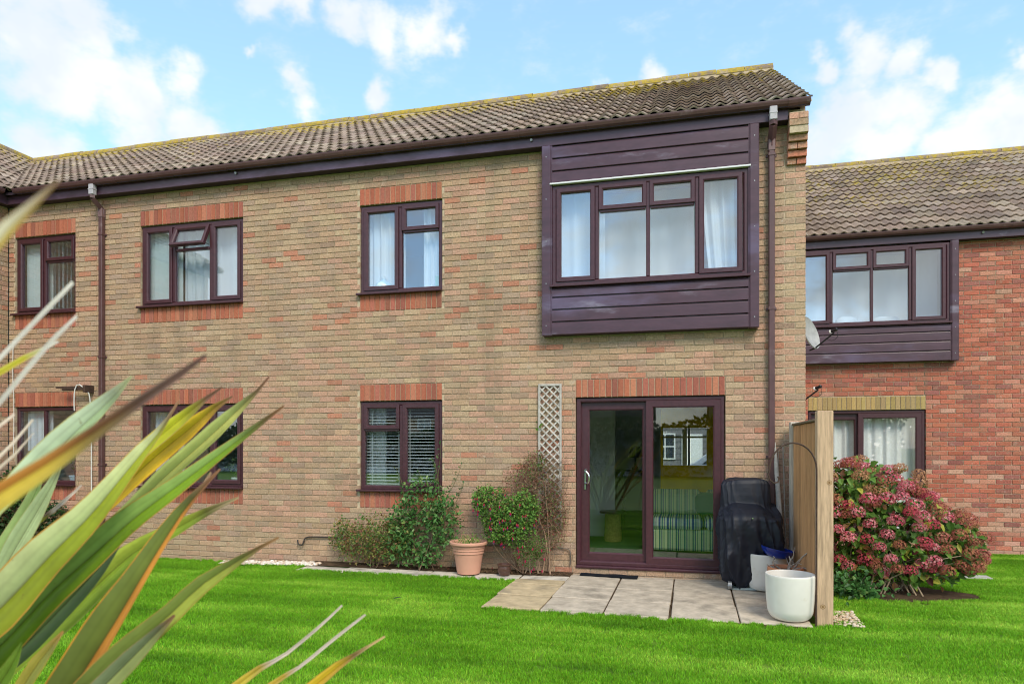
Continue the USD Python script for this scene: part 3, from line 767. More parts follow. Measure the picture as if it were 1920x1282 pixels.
yw = Polygon([(-.445, .078), (X1 - .262, .078), (X1 - .262, 2.40), (-.445, 2.40)]).difference(sbox(-.410, 1.275, .250, 1.858))
obj('partition', MB().prism(yw, 'y', 2.56, 2.64), YELLOW_WALL, house, label='mustard yellow partition with an opening')
obj('opening_frame', MB().box(-.115, -.045, 2.572, 2.628, 1.278, 1.855, .004).box(-.406, -.115, 2.58, 2.62, 1.70, 1.73, .003).box(-.045, .246, 2.58, 2.62, 1.70, 1.73, .003), plain('cream_wood', (.62, .50, .25), .6, .3), house)
obj('shell_side', MB().box(XL - .36, XL - .12, .0, 6.8, -.15, 5.42), PLASTER, house)

# ================================================================ set back wing on the right
W = 4.0
wing = thing('brick_house', 'lower red brick house wing set back on the right with buff lintel', 'house')
PW = lambda u, w, z: (u, W - w, z)
wh = [(1.925, 3.695, .075, 2.165), (1.75, 3.98, 3.56, 4.80)]
wf = [(1.925, 3.695, .075, 2.390), (1.60, 4.08, 2.97, 4.85)]
ww = backing(wing, 'wall', PW, [(X1 + .01, -.35), (9.0, -.35), (9.0, 5.0), (X1 + .01, 5.0)], wh)
hid2 = lambda p, x, y: (1560 < x < 1800 and y > 850) or x < 1515
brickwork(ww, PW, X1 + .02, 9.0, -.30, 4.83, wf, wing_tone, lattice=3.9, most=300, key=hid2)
soldiers(ww, PW, 1.925, 3.695, 2.165, 2.390, soldier_buff)
patio_door(wing, 1.931, 3.689, .100, 2.160, W + .030, 2.70, handle=False)
bay(wing, 1.585, 4.120, 2.930, 4.835, 3.555, 4.815, W, W - .16,
    [(1.775, 2.225, 'sash'), (2.295, 2.840, 'top', 4.46), (2.900, 3.400, 'top', 4.46), (3.470, 3.930, 'sash')], 4.46, 1.699, 4.018,
    [4.8345], [2.937, 3.100, 3.255, 3.405, 3.520], False)
obj('fascia', MB().box(X1 + .02, 9.2, W - .150, W - .128, 4.838, 5.010, .004), FASCIA_M, wing)
obj('soffit', MB().box(X1 + .02, 9.2, W - .1275, W + .004, 4.842, 4.854), SOFFIT_M, wing)
obj('overflow_pipe', MB().tube([(4.45, W - .149, 4.93), (4.45, W - .18, 4.92)], .018, 10), STEEL, wing)
gutter_run(wing, 'x', X1 + .02, 9.2, W - .152, 5.015, [(x, w) for x, w in ((2.55, .05), (2.75, .016), (3.8, .016), (4.85, .05), (6.0, .016))])
EZ2, ES2, NR2, SL2 = 5.030, W - .235, 16, .600
c2, s2 = 1 / math.hypot(1, SL2), SL2 / math.hypot(1, SL2); RY2 = W + 4.45
G2 = math.hypot(RY2 - ES2, (RY2 - ES2) * SL2) / NR2
QW = lambda u, s, n: (X1 + .015 + u, ES2 + s * c2 - n * s2, EZ2 + s * s2 + n * c2 - .03)
rz2 = EZ2 + (RY2 - ES2) * SL2 - .05
wroof = obj('roof', MB().add([(X1 + .01, ES2 + .03, EZ2 - .035), (X1 + .01, RY2, rz2), (X1 + .01, RY2 + 4.6, EZ2 - .03), (9.2, ES2 + .03, EZ2 - .035), (9.2, RY2, rz2), (9.2, RY2 + 4.6, EZ2 - .03),
                              (X1 + .01, ES2 + .03, EZ2 - .075), (X1 + .01, RY2, rz2 - .12), (X1 + .01, RY2 + 4.6, EZ2 - .09), (9.2, ES2 + .03, EZ2 - .075), (9.2, RY2, rz2 - .12), (9.2, RY2 + 4.6, EZ2 - .09)],
                             [(0, 3, 4, 1), (1, 4, 5, 2), (6, 7, 10, 9), (7, 8, 11, 10), (0, 6, 9, 3), (0, 1, 7, 6), (1, 2, 8, 7), (2, 5, 11, 8)]), SOFFIT_M, wing)
roof_slope(wroof, QW, 26, NR2, G2, TILE_WING, tile_tone)
ridge_run(wroof, (X1 + .02, RY2, rz2 + .045), (9.2, RY2, rz2 + .045), TILE_WING)
obj('floor', MB().box(1.4, 8.8, W + .26, W + 6, -.02, .07), CARPET, wing)
obj('ceiling', MB().box(1.4, 8.8, W + .26, W + 6, 2.46, 2.60), PLASTER, wing)
obj('ceiling', MB().box(1.4, 8.8, W + .26, W + 6, 4.86, 4.95), PLASTER, wing)
obj('rear_wall', MB().box(1.4, 8.8, W + 3.2, W + 3.3, .072, 2.458), PLASTER, wing)
obj('rear_wall', MB().box(1.4, 8.8, W + 3.2, W + 3.3, 2.602, 4.858), PLASTER, wing)
obj('side_wall', MB().box(8.75, 8.99, W + .26, W + 9.0, -.3, 4.9), PLASTER, wing)
obj('side_wall', MB().box(X1 + .02, X1 + .24, 7.01, W + 9.0, -.3, 4.9), PLASTER, wing)
obj('back_wall', MB().box(X1 + .02, 8.99, W + 8.76, W + 9.0, -.3, 4.9), PLASTER, wing)

# ================================================================ wing on the far left, coming towards the camera
lw = thing('brick_house', 'projecting buff brick house wing at the far left edge with a roof valley', 'house')
PL = lambda u, w, z: (XL + w, u, z)
lwall = backing(lw, 'wall', PL, [(-4.5, -.15), (-.006, -.15), (-.006, 5.44), (-4.5, 5.44)], [])
brickwork(lwall, PL, -4.5, -.012, -.15, 5.25, [], main_tone, most=12)
obj('end_wall', MB().box(XL - 6.8, XL - .255, -4.5, -4.25, -.15, 5.44), MORTAR, lw)
obj('fascia', MB().box(XL + .128, XL + .150, -4.6, -.1505, 5.268, 5.452), FASCIA_M, lw)
obj('soffit', MB().box(XL - .004, XL + .1275, -4.6, -.003, 5.272, 5.284), SOFFIT_M, lw)
gutter_run(lw, 'y', -4.7, -.27, XL + .152, 5.452, [])
QL = lambda u, s, n: (XL + .235 - s * cs + n * sn, 3.4 - u, EZ + s * sn + n * cs - .03)
lx = XL + .235
lroof = obj('roof', MB().add([(lx - .03, -4.7, EZ - .035), (-13.72, -4.7, rz), (-17.3, -4.7, EZ), (lx - .03, 3.42, EZ - .035), (-13.72, 3.42, rz), (-17.3, 3.42, EZ)],
                             [(0, 1, 4, 3), (1, 2, 5, 4)]), SOFFIT_M, lw)
roof_slope(lroof, QL, 27, NROW, GA, TILE_MAIN, tile_tone, keep=lambda p: p[2] > EZ + SL * (p[1] - ES) - .18, most=60)
ridge_run(lroof, (-13.72, -4.7, rz + .045), (-13.72, 3.42, rz + .045), TILE_MAIN)

# ================================================================ ground
def sstep(a, b, x):
    t = np.clip((np.asarray(x, float) - a) / (b - a), 0, 1); return t * t * (3 - 2 * t)


def ground_z(x, y):
    x, y = np.asarray(x, float), np.asarray(y, float)
    return -.028 - .115 * sstep(1.3, 3.2, x) * sstep(-2.5, 3.0, y) - .045 * sstep(-4.6, -6.5, x) * sstep(-3, 0, y) + .012 * (meshkit.noise(np.stack([x * .5, y * .5, x * 0], -1), 3) - .5)


def ground_sheet():
    xs = np.unique(np.concatenate([np.linspace(-14, 10, 61), [-400, -150, -70, -35, -20, 16, 30, 70, 150, 400]])); ys = np.unique(np.concatenate([np.linspace(-14, 6, 51), [-400, -150, -70, -35, -20, 12, 25, 70, 150, 400]]))
    X, Y = np.meshgrid(xs, ys, indexing='ij'); Z = ground_z(X, Y); n = len(ys)
    v = np.stack([X, Y, Z], -1).reshape(-1, 3)
    f = [(i * n + j, (i + 1) * n + j, (i + 1) * n + j + 1, i * n + j + 1) for i in range(len(xs) - 1) for j in range(n - 1)]
    return MB().add(v, f)


obj('lawn', ground_sheet(), LAWN, None, True, kind='structure')

# patio of slabs, laid a little unevenly
patio = obj('patio', MB().box(-2.00, 1.05, -1.985, -.012, -.15, -.016), SOIL, kind='structure')
cols = [-2.010, -1.408, -.800, -.180, .438, 1.052]
rows = [-2.000, -1.395, -.790, -.185]


def slab(parent, x0, x1, y0, y1, zt, tone, name='paving_slab', b=.006):
    mb = MB().box(x0 + .008, x1 - .008, y0 + .013, y1 - .013, zt - .040, zt, b, tone)
    t = rng.normal(0, .0025, 2); cx, cy = (x0 + x1) / 2, (y0 + y1) / 2
    for i, v in enumerate(mb.v):
        mb.v[i] = v + np.stack([0 * v[:, 0], 0 * v[:, 0], t[0] * (v[:, 0] - cx) * 4 + t[1] * (v[:, 1] - cy) * 4], -1)
    return obj(name, mb, SLAB, parent)


for i in range(5):
    for j in range(3):
        tone = np.array((.52, .41, .25) if i == 0 else (.49, .42, .325)) * rng.uniform(.90, 1.08)
        if i and j == 0: tone = tone * 1.12
        y1 = rows[j + 1] + (-.30 if (i == 0 and j == 2) else 0)
        slab(patio, cols[i] + rng.normal(0, .003), cols[i + 1] + rng.normal(0, .003), rows[j] + rng.normal(0, .004), y1, .002 + rng.normal(0, .002), tone)
for i in range(1, 5):
    slab(patio, cols[i], cols[i + 1], -.18, -.016, -.004 + rng.normal(0, .002), np.array((.43, .365, .285)) * rng.uniform(.9, 1.05))
path = obj('path', MB().box(-4.93, -1.42, -.535, -.225, -.15, -.030), SOIL, kind='structure')
px = -4.95
for i in range(6):
    L = .585 if i else .62
    slab(path, px, px + L, -.555, -.215, -.006 - .014 * (5 - i) / 5, np.array((.60, .54, .45)) * rng.uniform(.93, 1.06)); px += L
bed = obj('flower_bed', MB().add([(x, y, z) for x in np.linspace(-4.95, -1.40, 25) for y, z in ((-.222, -.012), (-.15, .008 + .012 * math.sin(x * 9)), (-.004, .012))],
                                 [(i * 3 + j, i * 3 + 3 + j, i * 3 + 4 + j, i * 3 + j + 1) for i in range(24) for j in range(2)]), SOIL, kind='structure')
m = MB()
for cx, cy, r in ((2.15, .05, .95), (1.30, -1.62, .0)):
    if r:
        a = np.linspace(0, 2 * np.pi, 40, endpoint=False); rr = r * (1 + .12 * np.sin(3 * a + 1) + .06 * np.sin(7 * a))
        ring_v = [(cx + q * math.cos(t), cy + q * .72 * math.sin(t)) for t, q in zip(a, rr)]
        v = [(x, y, float(ground_z(x, y)) + .004) for x, y in ring_v] + [(cx, cy, float(ground_z(cx, cy)) + .03)]
        m.add(v, [(i, (i + 1) % 40, 40) for i in range(40)])
obj('shrub_bed', m, SOIL, kind='structure')


def stones(name, spots, sizes, tones, label):
    mb = MB(); base = trimesh.creation.icosphere(1)
    for (x, y), s in zip(spots, sizes):
        v = base.vertices * np.array([1, rng.uniform(.65, .95), rng.uniform(.45, .7)]) * s * (1 + .18 * rng.normal(size=(len(base.vertices), 1)) * .5)
        a = rng.uniform(0, 6.28); R = np.array([[math.cos(a), -math.sin(a), 0], [math.sin(a), math.cos(a), 0], [0, 0, 1]])
        v = v @ R.T + [x, y, float(ground_z(x, y)) + .010 + s * .35 + rng.uniform(0, .015)]
        mb.add(v, base.faces, tones[rng.integers(len(tones))])
    return obj(name, mb, PEBBLE, None, True, label=label, category='pebbles', kind='stuff')


sp = []
while len(sp) < 520:
    t = rng.uniform(0, 1); x = -6.35 + 1.55 * t; w = .09 + .07 * math.sin(t * 3.0)
    sp.append((x + rng.normal(0, .02), -.17 + rng.uniform(-1, 1) * w * .9))
stones('pebbles', sp, rng.uniform(.012, .028, len(sp)), [(.72, .66, .56), (.62, .54, .44), (.76, .72, .66), (.55, .42, .30)], 'strip of pale pebbles against the foot of the buff wall')
sp = [(1.36 + rng.uniform(-.10, .14), -1.72 + rng.uniform(-.16, .42)) for _ in range(260)]
stones('pebbles', sp, rng.uniform(.008, .020, len(sp)), [(.55, .44, .30), (.48, .34, .2), (.6, .5, .38)], 'scatter of small stones at the foot of the fence post')

# ---------------------------------------------------------------- grass
PLOT = Polygon([(-10.2, -8.4), (9.5, -8.4), (9.5, 3.985), (1.30, 3.985), (1.30, -.01), (XL + .01, -.01)])
KEEP_OFF = unary_union([sbox(-2.0, -1.985, 1.055, 0), sbox(-4.95, -.55, -1.4, 0), sbox(-6.3, -.28, -4.9, 0), sbox(1.05, -1.91, 1.26, .05), Point(1.40, -1.60).buffer(.14),
                        Polygon([(2.15 + .84 * (1 + .12 * math.sin(3 * t + 1)) * math.cos(t), .05 + .84 * .72 * (1 + .12 * math.sin(3 * t + 1)) * math.sin(t)) for t in np.linspace(0, 6.28, 40)])])
YARD = PLOT.difference(KEEP_OFF)


def blades(n, size, hmin, hmax, seed):
    r = np.random.default_rng(seed); mb_v, mb_f, mb_t = [], [], []
    x, y = r.uniform(-size / 2, size / 2, n), r.uniform(-size / 2, size / 2, n); a = r.uniform(0, 6.28, n); H = r.uniform(hmin, hmax, n); lean = r.uniform(.1, .9, n) * H; w = r.uniform(.0016, .0032, n); la = r.uniform(0, 6.28, n)
    c, s = np.cos(a), np.sin(a); lx, ly = np.cos(la) * lean, np.sin(la) * lean
    v = np.stack([np.stack([x - c * w, y - s * w, 0 * H - .004], -1), np.stack([x + c * w, y + s * w, 0 * H - .004], -1), np.stack([x - c * w * .8 + lx * .35, y - s * w * .8 + ly * .35, H * .62], -1),
                  np.stack([x + c * w * .8 + lx * .35, y + s * w * .8 + ly * .35, H * .62], -1), np.stack([x + lx, y + ly, H * .97], -1)], 1)
    k = np.arange(n)[:, None, None] * 5; f = (k + np.array([[0, 1, 3], [0, 3, 2], [2, 3, 4]])).reshape(-1, 3)
    t = r.uniform(.6, 1.4, (n, 1)) * np.where(r.uniform(size=(n, 1)) < .05, [[1.7, 1.05, 1.6]], [[1, 1, 1]]) * (1 + r.normal(0, .06, (n, 3)))
    grad = np.array([.55, .55, .85, .85, 1.15])[None, :, None]
    return MB().add(v.reshape(-1, 3), f, np.clip((t[:, None] * np.ones_like(grad)), 0, 3).reshape(-1, 3))


gpi = UsdGeom.PointInstancer.Define(stage, '/World/grass')
tag(gpi.GetPrim(), 'short mown bright green grass of the lawn', 'grass', kind='stuff')
protos = []
for i in range(6):
    protos.append(obj('grass_tuft', blades(260, .15, .018, .036, 40 + i), GRASS, gpi.GetPrim()))
for i in range(4):
    protos.append(obj('grass_tuft', blades(26, .045, .018, .042, 60 + i), GRASS, gpi.GetPrim()))
for p in protos:
    gpi.CreatePrototypesRel().AddTarget(p.GetPath())
inner = prep(YARD.buffer(-.07)); whole = prep(YARD); pos, idx, sc, ori = [], [], [], []
for x in np.arange(-12.5, 9.6, .135):
    for y in np.arange(-8.4, 4.0, .135):
        q = (x + rng.uniform(-.03, .03), y + rng.uniform(-.03, .03))
        sx, sy, ss = shows((q[0], q[1], 0))
        if ss == 0 and abs(q[0]) > 6: continue
        if inner.contains(Point(q)):
            pos.append(q); idx.append(rng.integers(6)); sc.append(rng.uniform(.85, 1.15))
        elif whole.intersects(Point(q).buffer(.10)):
            for _ in range(14):
                e = (q[0] + rng.uniform(-.075, .075), q[1] + rng.uniform(-.075, .075))
                if whole.contains(Point(e)): pos.append(e); idx.append(6 + rng.integers(4)); sc.append(rng.uniform(.9, 1.35))
pos = np.array(pos); gz = ground_z(pos[:, 0], pos[:, 1]); an = rng.uniform(0, 2 * np.pi, len(pos))
gpi.CreatePositionsAttr(Vt.Vec3fArray.FromNumpy(np.column_stack([pos, gz]).astype(np.float32)))
gpi.CreateProtoIndicesAttr(Vt.IntArray.FromNumpy(np.array(idx, np.int32)))
gpi.CreateScalesAttr(Vt.Vec3fArray.FromNumpy(np.column_stack([np.ones(len(pos)), np.ones(len(pos)), np.array(sc)]).astype(np.float32)))
gpi.CreateOrientationsAttr(Vt.QuathArray([Gf.Quath(float(math.cos(a / 2)), 0, 0, float(math.sin(a / 2))) for a in an]))

# ================================================================ things on and by the patio
t = thing('fence_panel', 'upright timber fence panel of knotty boards with a thick front post', 'fence')
PINE, PINE2 = (.54, .30, .14), (.56, .385, .245)
y = -1.775
nb = 0
while y < -.21:
    w = .118
    ox = rng.uniform(-.004, .004)
    obj('board', MB().box(1.128 + ox, 1.150 + ox, y, min(y + w - .004, -.205), -.02, 1.80 + rng.uniform(-.004, .004), .003, np.array(PINE) * rng.uniform(.86, 1.12)), FENCE_M, t); y += w
obj('capping_rail', MB().box(1.108, 1.172, -1.778, -.20, 1.806, 1.828, .004, (.22, .17, .11)), FENCE_M, t)
for z in (.25, .95, 1.62):
    obj('rail', MB().box(1.152, 1.190, -1.778, -.20, z, z + .06, .004, PINE), FENCE_M, t)
obj('post', MB().box(1.094, 1.228, -1.900, -1.780, -.12, 1.890, .006, PINE2), FENCE_M, t, label='thick square front post with a bleached top')
obj('post', MB().box(1.094, 1.214, -.198, -.085, -.1, 1.848, .006, (.52, .46, .38)), FENCE_M, t)
for z, x in ((1.255, 1.195), (.155, 1.140)):
    pb = MB()
    for r0, r1, tn in ((.0, .010, (.30, .17, .08)), (.010, .017, (.52, .36, .2)), (.017, .021, (.26, .14, .06))):
        a = np.linspace(0, 6.283, 17)[:-1]
        v = [(x + math.cos(q) * r * 1.05, -1.9012, z + math.sin(q) * r) for r in (r0 + 1e-4, r1) for q in a]
        pb.add(v, [(k, (k + 1) % 16, 16 + (k + 1) % 16, 16 + k) for k in range(16)], tn)
    obj('knot', pb, FENCE_M, t)

# shepherd's crook
pts = [(1.072, -1.985, -.05), (1.074, -1.985, .6), (1.076, -1.985, 1.32)]
for a in np.linspace(0, math.pi, 15):
    pts.append((.876 + .20 * math.cos(a), -1.985 - .085 * (1 - math.cos(a)) * .6, 1.37 + .235 * math.sin(a)))
pts += [(.664, -2.085, 1.33), (.680, -2.08, 1.28), (.715, -2.07, 1.252), (.748, -2.062, 1.262), (.757, -2.06, 1.29), (.748, -2.06, 1.312)]
c = thing('plant_hanger', "thin dark iron plant hanger with a hooked arch beside the fence post", 'plant hanger')
obj('hook', MB().tube(pts[2:], .0075, 8), RUST, c, True); obj('stake', MB().tube(pts[:3], .0075, 8), RUST, c, True)

# garden canes and a pale furled pole leaning in the corner
for k, (b, tp, r, m_, lab) in enumerate((((1.02, -.30, .0), (.945, -.05, 1.62), .022, 'p', 'pale furled parasol pole leaning on the wall by the fence'),
                                          ((1.055, -.22, .0), (1.035, -.045, 1.60), .008, 'c', 'thin grey cane leaning in the corner nearest the fence'),
                                          ((.985, -.16, .0), (.985, -.035, 1.52), .007, 'c', 'thin grey cane leaning beside the pale pole'))):
    b, tp = np.array(b), np.array(tp)
    if m_ == 'p':
        o = obj('parasol_pole', MB().tube([b, b + (tp - b) * .12, b + (tp - b) * .2, b + (tp - b) * .8, tp], [.016, .018, .036, .024, .010], 9, (.50, .47, .42)), TRELLIS_M, None, True, label=lab, category='parasol')
    else:
        obj('garden_cane', MB().tube([b, (b + tp) / 2 + [0, .004, 0], tp], r, 7, (.30, .26, .22)), TRELLIS_M, None, True, label=lab, category='cane')



def white_planter(x, y, R, H, label):
    t = thing('planter', label, 'planter')
    a = np.linspace(0, math.pi / 2, 9)
    pr = [(0.0, .001), (R * .50, .001)] + [(R * .50 + R * .42 * math.sin(q), .17 * H * 1.6 * (1 - math.cos(q)) + .001) for q in a[1:]] + [(R * .955, H * .45), (R * .985, H * .72), (R * .995, H * .95), (R * .99, H - .006), (R * .975, H), (R * .90, H), (R * .885, H - .006), (R * .87, H - .06), (R * .84, H * .45)]
    obj('pot', MB().lathe(pr, (x, y, .003), 56), WHITE_POT, t, 35)
    n = 36; ang = np.linspace(0, 2 * np.pi, n, endpoint=False)
    v = [(x, y, H - .075)] + [(x + R * .865 * math.cos(q), y + R * .865 * math.sin(q), H - .08 + rng.uniform(-.006, .006)) for q in ang]
    obj('soil', MB().add(v, [(0, i + 1, (i + 1) % n + 1) for i in range(n)]), POT_SOIL, t)


POT_SOIL = plain('dry_compost', (.20, .185, .165), 1.0, .1, var=(40, .5, 1.3), bump=(90, .006))
white_planter(.885, -1.790, .218, .415, 'white rounded planter at the front corner of the patio')
white_planter(.805, -.470, .222, .405, 'white rounded planter standing behind the terracotta pot')
tp = thing('plant_pot', 'terracotta pot with a dead twiggy plant between the white planters', 'plant pot')
px_, py_ = .935, -1.05
obj('pot', MB().lathe([(0, .002), (.112, .002), (.150, .285), (.166, .287), (.172, .30), (.172, .345), (.166, .352), (.150, .352), (.146, .34), (.140, .29)], (px_, py_, .003), 44), TERRA, tp, 35)
n = 28; ang = np.linspace(0, 2 * np.pi, n, endpoint=False)
obj('soil', MB().add([(px_, py_, .325)] + [(px_ + .145 * math.cos(q), py_ + .145 * math.sin(q), .318) for q in ang], [(0, i + 1, (i + 1) % n + 1) for i in range(n)]), SOIL, tp)


def twigs(parent, base, dirs, seed, r0=.010, L=.16, tone=(.42, .36, .30)):
    r = np.random.default_rng(seed)

    def grow(mb, p, d, rad, ln, lvl):
        q = [p]; dd = d
        for i in range(4):
            dd = dd + r.normal(0, .22, 3); dd /= np.linalg.norm(dd); q.append(q[-1] + dd * ln / 4)
        mb.tube(q, np.linspace(rad, rad * .6, 5), 6, np.array(tone) * r.uniform(.7, 1.25))
        if lvl:
            for _ in range(2 + (lvl > 1)):
                k = r.integers(1, 5); grow(mb, q[k], dd * .6 + r.normal(0, .55, 3) + [0, 0, .25], rad * .6, ln * r.uniform(.4, .65), lvl - 1)
    for d, s in dirs:
        mb = MB(); d = np.array(d, float); grow(mb, np.array(base) + d * [.12, .12, 0] * .6, d / np.linalg.norm(d), r0, L * s, 2)
        obj('twig', mb, STEM, parent, True)


twigs(tp, (px_, py_, .32), [((-.9, .0, .5), .8), ((-.6, -.3, .9), .75), ((.75, -.2, .9), 1.6), ((.5, .1, .8), 1.1), ((.95, .2, 1.0), 2.0), ((.4, .3, 1.0), 1.0)], 5)
bowl = MB().lathe([(0, .0), (.07, .0), (.115, .018), (.150, .05), (.166, .088), (.172, .092), (.174, .086), (.158, .048), (.12, .008), (.07, -.012), (0, -.012)][::-1], (0, 0, 0), 44)
T = np.eye(4); an_ = .20; T[0, 0], T[0, 2], T[2, 0], T[2, 2] = math.cos(an_), math.sin(an_), -math.sin(an_), math.cos(an_); T[:3, 3] = (.895, -.64, .395)
obj('bowl', bowl.xf(T), COBALT, None, True, label='shiny cobalt blue glazed bowl resting on the rear white planter', category='bowl')
tr = MB(); tr.prism(Polygon([(-.13, -.16), (.10, -.19), (.15, .0), (.12, .17), (-.12, .15), (-.16, 0)]).buffer(.03), 'z', 0, .020, (.36, .42, .40))
T = np.eye(4); T[:3, 3] = (.60, -.36, .006); T[2, 0] = .06
obj('tray', tr.xf(T), plain('grey_green_tray', (.33, .40, .385), .5, .4, var=(9, .8, 1.1)), None, label='flat grey green tray lying under the covered barbecue', category='tray')

# door mat
mm = MB()
for i in range(12):
    x0, x1 = -1.300 + i * .058, -1.300 + (i + 1) * .058
    zz = lambda x: .012 + .007 * math.sin(x * 9) ** 2
    mm.add([(x0, -.145 - (x0 + 1.3) * .07, .004), (x1, -.145 - (x1 + 1.3) * .07, .004), (x1, .0 - .03, .004), (x0, .0 - .03, .004), (x0, -.145 - (x0 + 1.3) * .07, zz(x0)), (x1, -.145 - (x1 + 1.3) * .07, zz(x1)), (x1, -.03, zz(x1)), (x0, -.03, zz(x0))],
           [(4, 5, 6, 7), (0, 1, 5, 4), (3, 7, 6, 2), (0, 4, 7, 3), (1, 2, 6, 5)])
obj('door_mat', mm, MAT_M, label='black door mat lying on the slabs below the patio doors', category='door mat')


# covered barbecue
def drape():
    """one slack cover: a tall narrow hood at the back falls over a wider body, gathered in creased folds down to the ground"""
    nz, na = 120, 200
    a = np.linspace(0, 2 * np.pi, na, endpoint=False); V = []
    r_ = np.random.default_rng(12); ph = r_.uniform(0, 6.28, 12)
    Z = [.045, .11, .40, .68, .80, .86, .90, 1.02, 1.15, 1.19, 1.205]
    for i in range(nz):
        z = .045 + (1.205 - .045) * i / (nz - 1)
        wx = np.interp(z, Z, [.225, .305, .340, .342, .335, .315, .272, .258, .262, .240, .16]); wy = np.interp(z, Z, [.20, .25, .285, .285, .27, .21, .165, .15, .125, .10, .05])
        cx = .650 - .04 * float(sstep(.80, .95, z)); cy = -.355 + .165 * float(sstep(.76, .93, z)); e = 3.0 if z < .84 else 3.8
        ca, sa = np.cos(a), np.sin(a)
        x = np.sign(ca) * np.abs(ca) ** (2 / e) * wx; y = np.sign(sa) * np.abs(sa) ** (2 / e) * wy
        low = float(1 - sstep(.15, .84, z)); top = float(sstep(.84, .92, z)); sh = float(np.exp(-((z - .86) / .07) ** 2))
        fold = 0
        for k_, am, tw in ((3, .050, .9), (5, .038, -1.3), (8, .036, 1.8), (13, .014, -.8)):
            s_ = np.sin(a * k_ / 2 * 2 + ph[k_ % 12] + tw * z * 3.2 + .6 * np.sin(a * 2 + z * 4))
            fold = fold + am * (.9 * s_ if k_ < 6 else 1 - 2 * np.abs(s_) ** .8)
        dia = .024 * (1 - 2 * np.abs(np.sin(a * 2.0 + z * 9.0 + 1.0)) ** .6)
        k = 1 + fold * (.80 + 1.5 * low - .25 * top) + dia * (.4 + 1.0 * sh)
        lump = meshkit.fbm(np.stack([x * 5 + 5, y * 5 + 5, z * 4.0 + 0 * x], -1), 4, 4) - .5
        k = k + lump * (.20 - .09 * top)
        sag = (.030 * np.sin(a * 5 + 1.5) + .02 * np.sin(a * 11)) * (1 - sstep(.05, .3, z)) * (1 - z) + .016 * np.cos(a * 2 + 2.4) * sstep(1.0, 1.2, z) + .05 * sh * np.sin(a * 3 + .6)
        V.append(np.stack([cx + x * k, cy + y * k, z + sag], -1))
    V.append(np.repeat([[.612, -.19, 1.21]], na, 0)); V = np.array(V); nz += 1
    f = [(i * na + j, i * na + (j + 1) % na, (i + 1) * na + (j + 1) % na, (i + 1) * na + j) for i in range(nz - 1) for j in range(na)]
    return MB().add(V.reshape(-1, 3), f)


bq = thing('barbecue', 'barbecue under a slack black cover beside the patio doors', 'barbecue')
cv = obj('cover', drape(), COVER, bq, True)
for x, y in ((.425, -.535), (.87, -.52), (.43, -.16), (.87, -.16)):
    obj('leg', MB().tube([(x, y, .005), (x, y, .22)], .016, 8), STEEL, bq, True)
obj('wheel', MB().tube([(.405, -.56, .05), (.445, -.56, .05)], .045, 16), STEEL, bq)
obj('eyelet', MB().tube([(.655, -.625, .80), (.655, -.66, .80)], .008, 10), CHROME, bq)

# ================================================================ trellis
t = thing('trellis', 'narrow silvered timber lattice trellis fixed to the wall left of the patio doors', 'trellis')
TX0, TX1, TZ0, TZ1 = -1.842, -1.545, .555, 2.352
lat = (.46, .43, .385)
for x0, x1, z0, z1 in ((TX0, TX0 + .026, TZ0, TZ1), (TX1 - .026, TX1, TZ0, TZ1), (TX0 + .027, TX1 - .027, TZ1 - .028, TZ1), (TX0 + .027, TX1 - .027, TZ0, TZ0 + .028)):
    obj('frame_lath', MB().box(x0, x1, -.040, -.012, z0, z1, .003, lat), TRELLIS_M, t)
clipb = sbox(TX0 + .027, TZ0 + .029, TX1 - .027, TZ1 - .029)
for sgn, y0 in ((1, -.026), (-1, -.036)):
    z = TZ0 - .35
    while z < TZ1 + .35:
        p = Polygon([(TX0 - .05, z), (TX1 + .05, z + sgn * (TX1 - TX0 + .1)), (TX1 + .05, z + sgn * (TX1 - TX0 + .1) + .026), (TX0 - .05, z + .026)]).intersection(clipb)
        if not p.is_empty and p.area > 2e-4:
            obj('lath', MB().prism(p, 'y', y0, y0 + .008, np.array(lat) * rng.uniform(.85, 1.25)), TRELLIS_M, t)
        z += .098

# ================================================================ leaves and shrubs


def leaf_set(mb, P, D, N, L, Wd, tone, curl=.15):
    """leaves: base points P, directions D, normals N, lengths L, widths Wd, colours tone (all arrays)"""
    D = D / np.linalg.norm(D, axis=1, keepdims=True); S = np.cross(D, N); S /= np.linalg.norm(S, axis=1, keepdims=True) + 1e-9; N = np.cross(S, D)
    L, Wd = L[:, None], Wd[:, None]
    v = np.stack([P, P + D * L * .35 + S * Wd * .5 + N * Wd * .18, P + D * L * .40 - N * Wd * .02, P + D * L * .35 - S * Wd * .5 + N * Wd * .18,
                  P + D * L * .72 + S * Wd * .34 - N * L * curl * .35 + N * Wd * .10, P + D * L * .72 - N * L * curl * .4, P + D * L * .72 - S * Wd * .34 - N * L * curl * .35 + N * Wd * .10, P + D * L * .98 - N * L * curl], 1)
    k = np.arange(len(P))[:, None, None] * 8
    f = (k + np.array([[0, 1, 2], [0, 2, 3], [1, 4, 5], [1, 5, 2], [2, 5, 6], [2, 6, 3], [4, 7, 5], [5, 7, 6]])).reshape(-1, 3)
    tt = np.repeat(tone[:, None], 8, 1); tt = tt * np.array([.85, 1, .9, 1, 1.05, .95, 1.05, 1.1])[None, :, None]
    mb.add(v.reshape(-1, 3), f, tt.reshape(-1, 3))


def unit(r, n):
    v = r.normal(size=(n, 3)); return v / np.linalg.norm(v, axis=1, keepdims=True)


def palette(r, n, cols, w, var=.18):
    c = np.array(cols)[r.choice(len(cols), n, p=np.array(w) / sum(w))]
    return c * r.uniform(1 - var, 1 + var, (n, 1))


